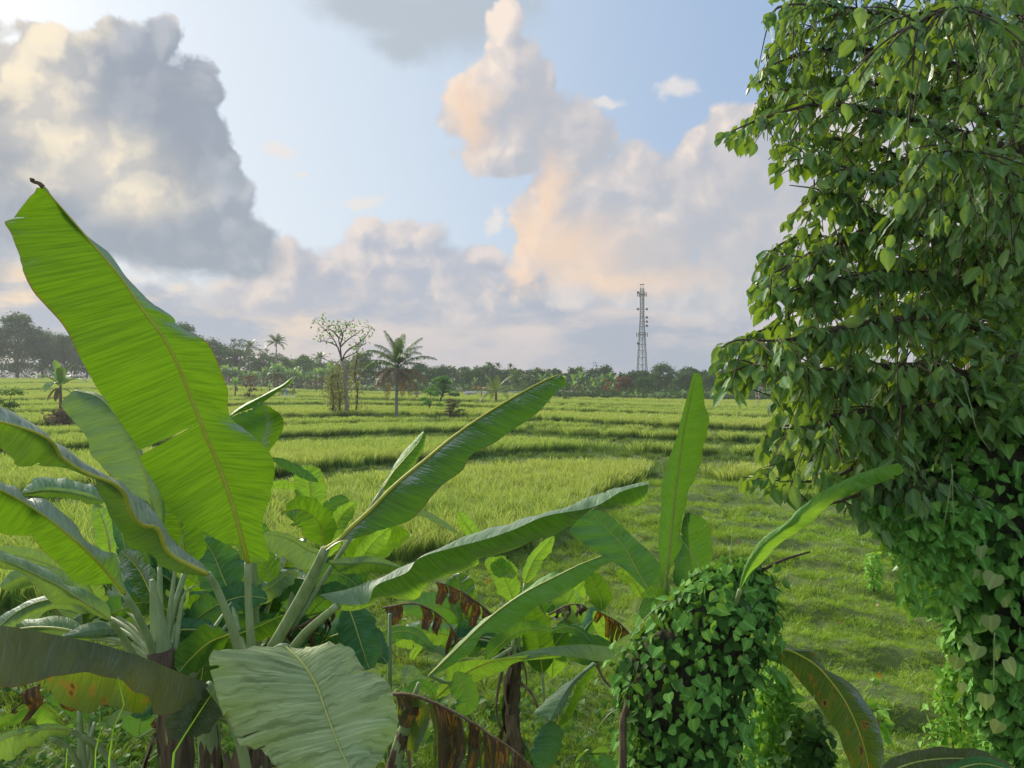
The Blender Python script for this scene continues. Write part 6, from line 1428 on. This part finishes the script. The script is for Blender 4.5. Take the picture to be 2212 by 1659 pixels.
# --- the tall lone tree with bare limbs
d = 78.0; x, y, z = at(748, d); r = np.random.default_rng(8)
LT = thing('lone_tree', (x, y, z), 'tall pale trunked tree with almost bare spreading limbs standing in the fields', 'tree')
d0 = F * CZ / (906 - HOR); dLT = d
def P3(a, dd=0): return V3(a[0], a[1], dLT + dd)
trk = [np.array([x, y, z - .2]), P3((749, 880)), P3((747, 840)), P3((745, 800)), P3((738, 780))]
b = MB(); b.tube(spline(trk, 16), np.linspace(0.24, 0.14, 16), 10); b.build('trunk', M_PALET, LT)
LB = [[(738, 780), (733, 760), (722, 735), (705, 715), (688, 700), (675, 692)], [(738, 780), (735, 750), (732, 730), (745, 715), (752, 700), (758, 695)], [(738, 780), (748, 760), (770, 745), (790, 728), (800, 712), (806, 709)],
      [(733, 760), (728, 748), (712, 740), (696, 736), (690, 740)], [(735, 750), (750, 735), (768, 722), (778, 716)], [(732, 730), (722, 718), (712, 712), (700, 716)], [(748, 760), (760, 750), (778, 748), (790, 742)], [(740, 775), (756, 768), (770, 760), (782, 745)], [(735, 745), (740, 725), (735, 710), (728, 702)]]
cs = []; 
for i, l in enumerate(LB):
    q = spline([P3(a, 0.9 * math.sin(i * 2 + j)) if j else P3(a) for j, a in enumerate(l)], 14); b = MB(); b.tube(q, np.linspace(0.085, 0.02, 14), 6)
    for k in range(6, 14):
        a = unit(np.array([r.normal(0, 1), r.normal(0, 1), r.uniform(0, 1)])); e = q[k] + a * r.uniform(.5, 1.3); b.tube([q[k], (q[k] + e) / 2 + np.array([0, 0, .08]), e], [.022, .016, .008], 4); cs += [e] if r.uniform() < 0.45 else []
    b.build('limb', M_BARK, LT)
cs = np.array(cs); f = MB()
for c_ in cs:
    n = int(r.integers(3, 12)); mass(f, lite('oval'), c_ + r.normal(0, .28, (n, 3)), rand_frames(r, n, unit(r.normal(0, 1, (n, 3))), 0.5, .6), r.uniform(.18, .38, n))
tag(f.build('leaves', FAR_LG, LT), kind='stuff')
# thin climber covered stems around its foot
for j, (px, top, lab) in enumerate(((716, 800, 'thin stem hung with yellowish creepers left of the lone tree'), (731, 795, 'creeper covered bush close left of the lone tree trunk'), (768, 770, 'thin stem hung with creepers right of the lone tree'))):
    x, y, z = at(px, 77 + j); o = thing('creeper_tree', (x, y, z), lab, 'tree'); hh = hgt(top, 77 + j, z)
    b = MB(); q = spline([np.array([x, y, z]), np.array([x + .2, y, z + hh * .4]), np.array([x - .1, y, z + hh * .7]), np.array([x + .2, y, z + hh])], 10); b.tube(q, np.linspace(.12, .04, 10), 6); b.build('trunk', M_BARK, o)
    f = MB(); n = (620, 760, 380)[j]; k = np.clip(r.integers(2, 10, n) + r.integers(0, 2, n), 2, 9); P_ = q[k] + r.normal(0, .30 + .22 * math.sin(j * 2.1) ** 2, (n, 3)) * (0.6 + 0.8 * np.abs(np.sin(k * 1.7 + j)))[:, None] * np.array([1, 1, 1.6]); P_[:, 2] -= r.uniform(0, 1.2, n)
    mass(f, lite('oval'), P_, rand_frames(r, n, unit(r.normal(0, 1, (n, 3)))), r.uniform(.15, .32, n)); tag(f.build('creepers', simple_leaf('creeper_leaf', [(0.20, 0.24, 0.06), (0.28, 0.26, 0.09), (0.14, 0.20, 0.06)], (.4, .4, .1), .3, .2, .5) if j == 0 else bpy.data.materials['creeper_leaf'], o), kind='stuff')
# --- the coconut palm in the fields
d = 76.0; x, y, z = at(856, d); hh = CZ - (795 - HOR) / F * d - z
cp = palm(15, hh, 20, 4.2, M_PALMG, 13, 0.15, 0.17, 0.85, 38, wid=0.036, parts=True, ups=(88, 62, 34, 62), hang=0.72); place(cp, x, y, z, 0.6)
tag(cp, 'coconut palm amid the fields with brown dead fronds hanging under its green head', 'palm')
d = 108.0; x, y, z = at(1071, d); hh = CZ - (848 - HOR) / F * d - z
yp = palm(17, max(hh, 1.6), 10, 3.6, M_FRONDY, 0, 0.1, 0.22, 0.7, 22, trunkmat=M_DRY, wid=0.06, parts=True); place(yp, x, y, z, 1.2)
tag(yp, 'young coconut palm with yellow green fronds beside the sheds', 'palm')
for (px, py, lab) in ((1040, 836, 'russet dry palm frond bush left of the young palm, upper one'), (1046, 868, 'russet dry palm frond bush left of the young palm, lower one')):
    x, y, z = at(px, 112); b = MB(); rr_ = np.random.default_rng(px)
    for i in range(7): frond(b, rr_, np.array([x, y, CZ - (py + 8 - HOR) / F * 112]), i * 0.9, math.radians(50), 1.7, math.radians(90), .5, 12, .06)
    b.tube([(x, y, z), (x, y, CZ - (py + 8 - HOR) / F * 112)], [.08, .06], 6)
    tag(b.build('dry_palm', M_REDDRY), lab, 'palm')
# saplings and bushes
def small_tree(px, d, top, hw, lab, mat, seed, n=70, lumps=9, size=.35, low=.2, cat='tree', name='sapling'):
    p = broad_tree(seed, 5, 3.4, mat, n, lumps, size, low, name=name); x, y, z = at(px, d); s = hgt(top, d, z) / 4.9
    place(p, x, y, z - .05, 0, s * hw, s); return tag(p, lab, cat)
small_tree(953, 112, 814, 1.5, 'bright green feathery sapling left of the shed, the taller of two', FAR_LG, 61, 260, 11, .3)
small_tree(929, 84, 836, 1.1, 'slim bright green sapling just right of the coconut palm', FAR_LG, 62, 150, 9, .25)
small_tree(977, 76, 858, 1.6, 'grey brown bush with a green foot right of the slim sapling', FAR_GB, 63, 200, 16, .2, low=-0.05, name='bush', cat='bush')
small_tree(1700, 56, 876, 0.7, 'small brown green shrub in the paddies seen left of the near foliage', FAR_L, 64, 40)
small_tree(1596, 70, 886, 0.6, 'tiny shrub in the paddies right of the upright folded leaf', FAR_L, 65, 30)
small_tree(5, 40, 838, 1.2, 'green bush at the left edge of the picture in the paddies', FAR_L, 66, 300, 12, 0.16, low=0.0, name='bush', cat='bush')
small_tree(539, 118, 806, 0.7, 'reddish brown shrub in the paddies just right of the tall banana leaf', FAR_B, 67, 60, low=0.0, name='shrub', cat='shrub')
small_tree(564, 140, 838, 0.6, 'small rust coloured shrub left of the farm workers', FAR_O, 68, 40, low=0.0, name='shrub', cat='shrub')
# single banana plants in the fields
for (px, d, top, base_d, lab, p, h0) in ((131, 62, 780, 0, 'lone banana plant on a brown mound in the paddies at left', BA, 5.0), (508, 120, 810, 0, 'pale young banana plant in the paddies right of the tall leaf', BB, 4.2), (612 - 30, 150, 826, 0, 'small yellowish banana plant near the farm workers', BB, 4.2)):
    put(p, px, d, top, h0, lab, 'banana plant')
b = MB(); x, y, z = at(131, 61); rr_ = np.random.default_rng(3); clumps(rr_, b, [np.array([x, y, z + .3]), np.array([x + .4, y, z + .9]), np.array([x - .3, y, z + .1])], [1.3, .8, 1.5], 200, .35)
tag(b.build('dry_leaf_heap', M_FRONDD), 'heap of brown dry banana leaves round the foot of the lone banana plant', 'leaf heap')

# --- telecom mast
def bars(b, P_, Q_, r_): b.tube([P_, Q_], [r_, r_], 4)
d = 330.0; x, y, z = at(1387, d); top = CZ - (622 - HOR) / F * d; base_w, top_w = 4.6, 1.5
m_st = plain('galvanised_steel', (0.05, 0.07, 0.065), 0.7, 0.0)
MT = thing('telecom_mast', (x, y, z), 'tall lattice telecom mast with antennas rising above the trees', 'mast')
def cor(h_, i):
    u = np.clip((h_ - z) / (top - z), 0, 1); w_ = base_w + (top_w - base_w) * min(1, u / 0.72); a = [(-1, -1), (1, -1), (1, 1), (-1, 1)][i]
    return np.array([x + a[0] * w_ / 2, y + a[1] * w_ / 2, h_])
hs = [z]; 
while hs[-1] < top - 1: hs.append(hs[-1] + max(1.6, 3.6 - 2.2 * (hs[-1] - z) / (top - z)))
hs[-1] = top
for i in range(4):
    b = MB(); b.tube([cor(h_, i) for h_ in hs], np.linspace(.15, .10, len(hs)), 5); b.build('leg', m_st, MT)
b = MB()
for k in range(len(hs) - 1):
    for i in range(4):
        j = (i + 1) % 4; bars(b, cor(hs[k], i), cor(hs[k], j), .065); bars(b, cor(hs[k], i), (cor(hs[k + 1], i) + cor(hs[k + 1], j)) / 2, .055); bars(b, cor(hs[k], j), (cor(hs[k + 1], i) + cor(hs[k + 1], j)) / 2, .055)
b.build('lattice', m_st, MT)
b = MB(); bars(b, np.array([x, y, z]), np.array([x, y, top]), .12); bars(b, np.array([x + .35, y, z]), np.array([x + .35, y, top - 1]), .08); b.build('cable_ladder', m_st, MT)
m_an = plain('antenna_shell', (0.10, 0.10, 0.10), 0.5)
for hz_, n_, rad_ in ((636, 6, 1.9), (723, 6, 2.3)):
    hh = CZ - (hz_ - HOR) / F * d
    for i in range(n_):
        a = i * 6.283 / n_; p_ = np.array([x + rad_ * math.cos(a), y + rad_ * math.sin(a), hh])
        b = MB(); b.box(p_, (.30, .22, 1.9), a); o = b.build('antenna', m_an, MT, smooth=False)
    b = MB(); q = [np.array([x + rad_ * .92 * math.cos(a), y + rad_ * .92 * math.sin(a), hh]) for a in np.linspace(0, 6.283, 13)]; b.tube(q, .045, 4)
    for i in range(4): bars(b, cor(hh, i), q[1 + 3 * i], .06)
    b.build('antenna_ring', m_st, MT)
for py_, sx_ in ((668, -1), (668, 1), (686, 1), (695, 1), (704, 1), (742, -1), (632, -1)):
    hh = CZ - (py_ - HOR) / F * d; b = MB(); c_ = np.array([x + sx_ * 1.9, y - .6, hh])
    b.tube([c_ + np.array([0, 0, 0]), c_ + np.array([0, -.25, 0])], [.2, .55], 12); bars(b, c_, np.array([x + sx_ * .7, y, hh]), .05); b.build('dish', m_an, MT)
b = MB()
for dx in (-.7, 0, .7): bars(b, np.array([x + dx, y, top]), np.array([x + dx, y, top + 1.4 + .5 * (dx == 0)]), .06)
b.box((x, y, top + 1.5), (1.9, .3, .3)); b.build('top_frame', m_st, MT)

# --- bamboo pole with its bent tip
d = 150.0; x, y, z = at(1290, d); b = MB()
q = spline([np.array([x, y, z]), V3(1290, 830, d), V3(1289, 810, d), V3(1290, 797, d), V3(1289, 790, d), V3(1286, 783, d), V3(1283, 781, d), V3(1281, 786, d)], 20)
b.tube(q, np.linspace(.10, .05, 20), 6); b.tube([V3(1281, 790, d), V3(1294, 791, d)], [.06, .04], 4)
tag(b.build('bamboo_pole', plain('weathered_bamboo', (.09, .09, .06))), 'thin bent bamboo pole sticking up above the trees left of the mast', 'pole')

# --- farm sheds
m_roof = plain('weathered_sheet_roof', (0.20, 0.19, 0.20), .6, 0, .3); m_wall = plain('shed_wall', (0.36, 0.33, 0.28), .8, 0, .3); m_dark = plain('shed_opening', (0.05, .05, .05), .9); m_white = plain('white_paint', (.62, .62, .6), .6)
def shed(px0, px1, d, py_eave, py_ridge, lab, posts=5, wall=True, roofm=None):
    x0, x1 = (px0 - W / 2) / F * d, (px1 - W / 2) / F * d; z = gz((x0 + x1) / 2, d); ze = CZ - (py_eave - HOR) / F * d; zr = CZ - (py_ridge - HOR) / F * d; dp = 5.0; xm = (x0 + x1) / 2
    o = thing('shed', (xm, d + dp / 2, z), lab, 'shed'); ov = .4
    for sg in (-1, 1):
        b = MB(); e = d + dp / 2 + sg * (dp / 2 + ov); rg = d + dp / 2
        G = np.array([[(x0 - ov, e, ze), (x1 + ov, e, ze)], [(x0 - ov, rg, zr), (x1 + ov, rg, zr)]]); b.grid(G); b.grid(G + np.array([0, 0, -.08]), flip=True)
        for (u, v) in (((0, 0), (0, 1)), ((1, 0), (1, 1)), ((0, 0), (1, 0)), ((0, 1), (1, 1))):
            p_, q_ = G[u], G[v]; b.add([p_, q_, q_ + np.array([0, 0, -.08]), p_ + np.array([0, 0, -.08])], [(0, 1, 2, 3)])
        b.build('roof_sheet', roofm or m_roof, o, smooth=False)
    if wall:
        b = MB(); b.box((xm, d + dp - .1, (z + ze) / 2), (x1 - x0, .15, ze - z)); b.box((xm, d + .1, z + .45), (x1 - x0, .12, .9)); b.box((x0 + .08, d + dp / 2, (z + ze) / 2), (.12, dp - .3, ze - z)); b.box((x1 - .08, d + dp / 2, (z + ze) / 2), (.12, dp - .3, ze - z)); b.build('wall', m_wall, o, smooth=False)
    for i in range(posts):
        b = MB(); xx = x0 + .1 + (x1 - x0 - .2) * i / (posts - 1); b.box((xx, d - .02, (z + ze) / 2), (.16, .14, ze - z)); b.build('post', m_white if not wall else m_wall, o, smooth=False)
    return o
shed(1008, 1046, 150, 852, 845, 'long low farm shed with dark sheet roof and pale posts, left of the young palm', 6)
shed(950, 1000, 158, 859, 853, 'low grey shed half hidden behind the bright sapling')
shed(892, 922, 158, 858, 853, 'small low shed just right of the coconut palm trunk')
shed(1052, 1100, 156, 860, 854, 'low grey roofed shed behind the young coconut palm')
shed(512, 542, 215, 838, 831, 'distant shed with a reddish roof beyond the paddies at left', 3, True, plain('brick_red_roof', (.22, .10, .07)))
shed(590, 606, 215, 842, 838, 'tiny shed with a bluish metal roof beyond the paddies at left', 3)
# white frame
d = 140; o_ = at(1110, d); WF = thing('white_frame', (o_[0], d, o_[2]), 'open white painted frame structure right of the sheds, behind the slanting banana leaf', 'frame')
xa, xb = (1099 - W / 2) / F * d, (1124 - W / 2) / F * d; zt = CZ - (846 - HOR) / F * d
for xx in (xa, (xa + xb) / 2, xb):
    for yy in (d, d + 2): b = MB(); b.box((xx, yy, (o_[2] + zt) / 2), (.12, .12, zt - o_[2])); b.build('post', m_white, WF, smooth=False)
for yy in (d, d + 2):
    for zz in (zt - .05, zt - .8): b = MB(); b.box(((xa + xb) / 2, yy - .07, zz), (xb - xa + .3, .1, .1)); b.build('rail', m_white, WF, smooth=False)
# houses showing between the trunks on the right
m_brick = plain('red_brick_wall', (.26, .11, .08)); 
for (a_, b_, d, yt, yb, lab, mm_) in ((1198, 1230, 150, 866, 861, 'low pale walled house among the trees right of the slanting leaf', m_wall), (1258, 1292, 150, 866, 861, 'low reddish walled house at the field edge', m_brick)):
    shed(a_, b_, d, yt, yb, lab, 4, True, m_roof)
# flags
m_red = plain('red_cloth', (.35, .04, .03), .8); m_wh = plain('white_cloth', (.42, .40, .39), .8)
for i, (px, py) in enumerate(((1645, 838), (1639, 856))):
    d = 95 + i; x, y, z = at(px - 6, d); o = thing('flag', (x, y, z), ('upper red and white flag on a thin pole beyond the hanging branches', 'lower red and white flag on a thin pole beyond the hanging branches')[i], 'flag')
    b = MB(); zt = V3(px, py - 8, d)[2]; b.tube([(x, y, z), (x, y, zt)], [.035, .03], 6); b.build('pole', m_wh, o)
    for nm, mt, z0, z1 in (('red_half', m_red, zt, zt - .27), ('white_half', m_wh, zt - .27, zt - .54)):
        s_ = np.linspace(0, 1, 8); b = MB(); G = np.array([[(x + .04 + .5 * u, y + .08 * math.sin(u * 6), zz - .22 * u * u) for u in s_] for zz in (z0, z1)]); b.grid(G); b.build(nm, mt, o)

# --- farm workers, bent over the rice
def person(px, d, lab, shirt, trousers, bend, seed):
    x, y, z = at(px, d); o = thing('person', (x, y, z), lab, 'person', 'farm workers in the rice')
    c_, s_ = math.cos(bend), math.sin(bend); dirx = 1 if seed % 2 else -1
    def pt(a, u, h_): return (x + dirx * a, y + u, z + h_)
    hip = (0, 0, .88); ch = (s_ * .42, 0, .88 + c_ * .42); nk = (s_ * .56, 0, .88 + c_ * .56); hd = (s_ * .72, 0, .88 + c_ * .72 + .03)
    V_ = [hip, ch, nk, hd, (0, .11, .84), (.03, .12, .46), (0, .12, .04), (.12, .12, .03), (0, -.11, .84), (.08, -.12, .46), (.02, -.12, .04), (.14, -.12, .03),
          (s_ * .48, .20, .88 + c_ * .48), (s_ * .48 + .12, .24, .62 + c_ * .42), (s_ * .48 + .30, .20, .50 + c_ * .35), (s_ * .48, -.20, .88 + c_ * .48), (s_ * .48 + .14, -.24, .60 + c_ * .42), (s_ * .48 + .32, -.2, .46 + c_ * .35), (s_ * .80, 0, .88 + c_ * .80)]
    E = [(0, 1), (1, 2), (2, 3), (3, 18), (0, 4), (4, 5), (5, 6), (6, 7), (0, 8), (8, 9), (9, 10), (10, 11), (2, 12), (12, 13), (13, 14), (2, 15), (15, 16), (16, 17)]
    Rd = [.14, .16, .07, .10, .10, .07, .05, .04, .10, .07, .05, .04, .065, .05, .04, .065, .05, .04, .08]
    me = bpy.data.meshes.new('body'); me.from_pydata([Vector(pt(*v)) - Vector((x, y, z)) for v in V_], E, []); me.update()
    bo = bpy.data.objects.new('body', me); scene.collection.objects.link(bo); bo.parent = o
    m, t = new_mat('clothed_body_%d' % seed); m.name = 'clothed_body'
    g = t.n('ShaderNodeTexCoord'); s2 = t.n('ShaderNodeSeparateXYZ'); t.put(s2.inputs[0], g.outputs['Object'])
    cc = t.mix(t.m('GREATER_THAN', s2.outputs[2], .86), trousers, shirt); cc = t.mix(t.m('GREATER_THAN', t.m('MULTIPLY', s2.outputs[0], dirx * s_ + .001), (.66 * s_) * s_ if s_ > .3 else 9.0), cc, (.20, .11, .07))
    p = t.n('ShaderNodeBsdfPrincipled'); t.put(p.inputs['Base Color'], cc); p.inputs['Roughness'].default_value = .8; out(t, p.outputs[0]); me.materials.append(m)
    sk = bo.modifiers.new('skin', 'SKIN'); 
    for v, rd in zip(me.skin_vertices[0].data if me.skin_vertices else [], Rd): v.radius = (rd, rd)
    bo.modifiers.new('smooth', 'SUBSURF').levels = 1; bo.modifiers['smooth'].render_levels = 1
    h_ = MB(); hc = np.array(pt(*hd)) + np.array([0, 0, .09]); h_.tube([hc + np.array([0, 0, 0]), hc + np.array([0, 0, .05]), hc + np.array([0, 0, .14])], [.24, .15, .03], 12); h_.build('hat', M_DRY, o)
person(610, 158, 'farm worker in a red shirt bending over the rice', (.55, .03, .05), (.08, .06, .06), 1.0, 1)
person(620, 157, 'farm worker in a bright blue shirt bending over the rice, beside the red one', (.03, .30, .62), (.03, .22, .5), 0.9, 2)
person(632, 160, 'farm worker in dark clothes right of the one in blue', (.05, .05, .05), (.05, .05, .06), 0.8, 3)

# --- coconut palm just past the right edge
d = 9.5; x, y, z = at(2300, d); rp = palm(44, 5.2, 14, 3.6, M_FRONDY, 7, -0.5, 0.17, 0.6, 30, trunkmat=M_DRY, wid=0.02, parts=True); place(rp, x, y, z, 3.0)
tag(rp, 'coconut palm at the right edge behind the vine curtain with dry hanging fronds', 'palm')

# --- foreground odds and ends
def blade(name, lab, L_, w_, mat, cat='grass blade', group=None):
    q = to3d(spline(L_, 16)); s_ = np.linspace(0, 1, 16); ww = w_ * (1 - s_) ** .6 * np.clip(s_ * 8 + .5, 0, 1); sd = np.array([1, 0, 0.2])
    b = MB(); b.grid(np.stack([q - sd * ww[:, None], q + np.array([0, .006, 0]), q + sd * ww[:, None]], 1)); return tag(b.build(name, mat), lab, cat, group)
gl = bright
g1 = np.array(gpt(235, 3.2)); 
blade('grass_blade', 'tall curved grass blade in front of the scorched drooping leaf', [(225, 2400, 3.1), (235, 1660, 3.1), (262, 1560, 3.1), (268, 1500, 3.1), (254, 1462, 3.05)], .012, gl)
blade('grass_blade', 'long grass blade crossing the scorched leaf towards the broad pale leaf', [(330, 2400, 3.1), (372, 1665, 3.1), (398, 1590, 3.1), (430, 1540, 3.1), (470, 1480, 3.05)], .013, gl)
blade('grass_blade', 'short grass blade at the bottom left among the stems', [(195, 2400, 3.1), (205, 1665, 3.1), (216, 1590, 3.1), (214, 1520, 3.1)], .008, gl)
blade('grass_blade', 'thin grass blade leaning left at the bottom left corner', [(120, 2400, 3.1), (142, 1660, 3.1), (165, 1605, 3.1)], .008, gl)
b = MB(); x, y, _ = gpt(842, 6.8); b.tube([(x, y, gz(x, y)), tuple(V3(842, 1500, 6.8)), tuple(V3(842, 1326, 6.8))], [.022, .02, .016], 8)
tag(b.build('bamboo_stake', plain('green_bamboo', (.15, .24, .09), .5)), 'upright thin green bamboo stake in front of the arched dead leaf', 'stake')
m_or = simple_leaf('dead_orange_leaf', [(.50, .22, .04), (.6, .30, .06)], (.5, .25, .03), .2, .2, .6)
for i, (px, py, sz_, lab) in enumerate(((1898, 1450, .16, 'orange dead leaf hanging on a dry twig in the paddock'), (2050, 1530, .1, 'dry orange leaf in the grass beside the vine foot'), (1945, 1284, .12, 'small patch of yellow fallen leaf in the paddock'), (1387, 1158, .10, 'orange leaf behind the dark banana leaf by the upright one'), (1052, 1246, .12, 'upright orange tipped dry leaf above the shredded leaf'))):
    dd = F * CZ / (py + 18 - HOR); p_ = V3(px, py, dd); b = MB(); v, f, uv = leaf_shape('oval', i); M3 = frames(np.array([[.2, -.1, -1.]]), np.array([[0, -1., .3]]))[0]
    b.add(v @ M3.T * sz_ * 1.5 * np.array([.6, 1, 1]) + p_, f, uv); tw_ = MB(); b.tube([(p_[0], p_[1], gz(p_[0], p_[1])), tuple(p_)], [.006, .004], 4); tag(b.build('dry_leaf', m_or), lab, 'dead leaf')
r = np.random.default_rng(17); b = MB(); n = 260; X, Y, rq = field(7, 26, 0.9, 900, -.45, .7); lev, gap, px, py = zone(X, Y); ok = lev < 0; X, Y = X[ok], Y[ok]; n = len(X)
P_ = np.stack([X, Y, ground(X, Y) + .07], 1); mass(b, lite('oval'), P_, frames(r.normal(0, 1, (n, 3)) * np.array([1, 1, .2]), np.stack([r.normal(0, .3, n), r.normal(0, .3, n), np.ones(n)], 1)), r.uniform(.06, .15, n))
tag(b.build('leaf_litter', simple_leaf('fallen_leaf', [(.30, .22, .12), (.42, .34, .2), (.2, .12, .06)], (.3, .2, .1), .1, .2, .6)), 'pale fallen leaves scattered over the paddock grass', None, None, 'stuff')

# --- haze
hz = MB(); hz.box((0, 150, 26), (2600, 700, 58)); ho = hz.build('haze', None, smooth=False); ho.data.materials.clear()
m, t = new_mat('haze'); v = t.n('ShaderNodeVolumePrincipled'); v.inputs['Density'].default_value = HAZE; v.inputs['Color'].default_value = (0.80, 0.84, 0.92, 1); v.inputs['Anisotropy'].default_value = 0.2
o = t.n('ShaderNodeOutputMaterial'); t.t.links.new(v.outputs[0], o.inputs['Volume']); ho.data.materials.append(m)
tag(ho, kind='stuff')
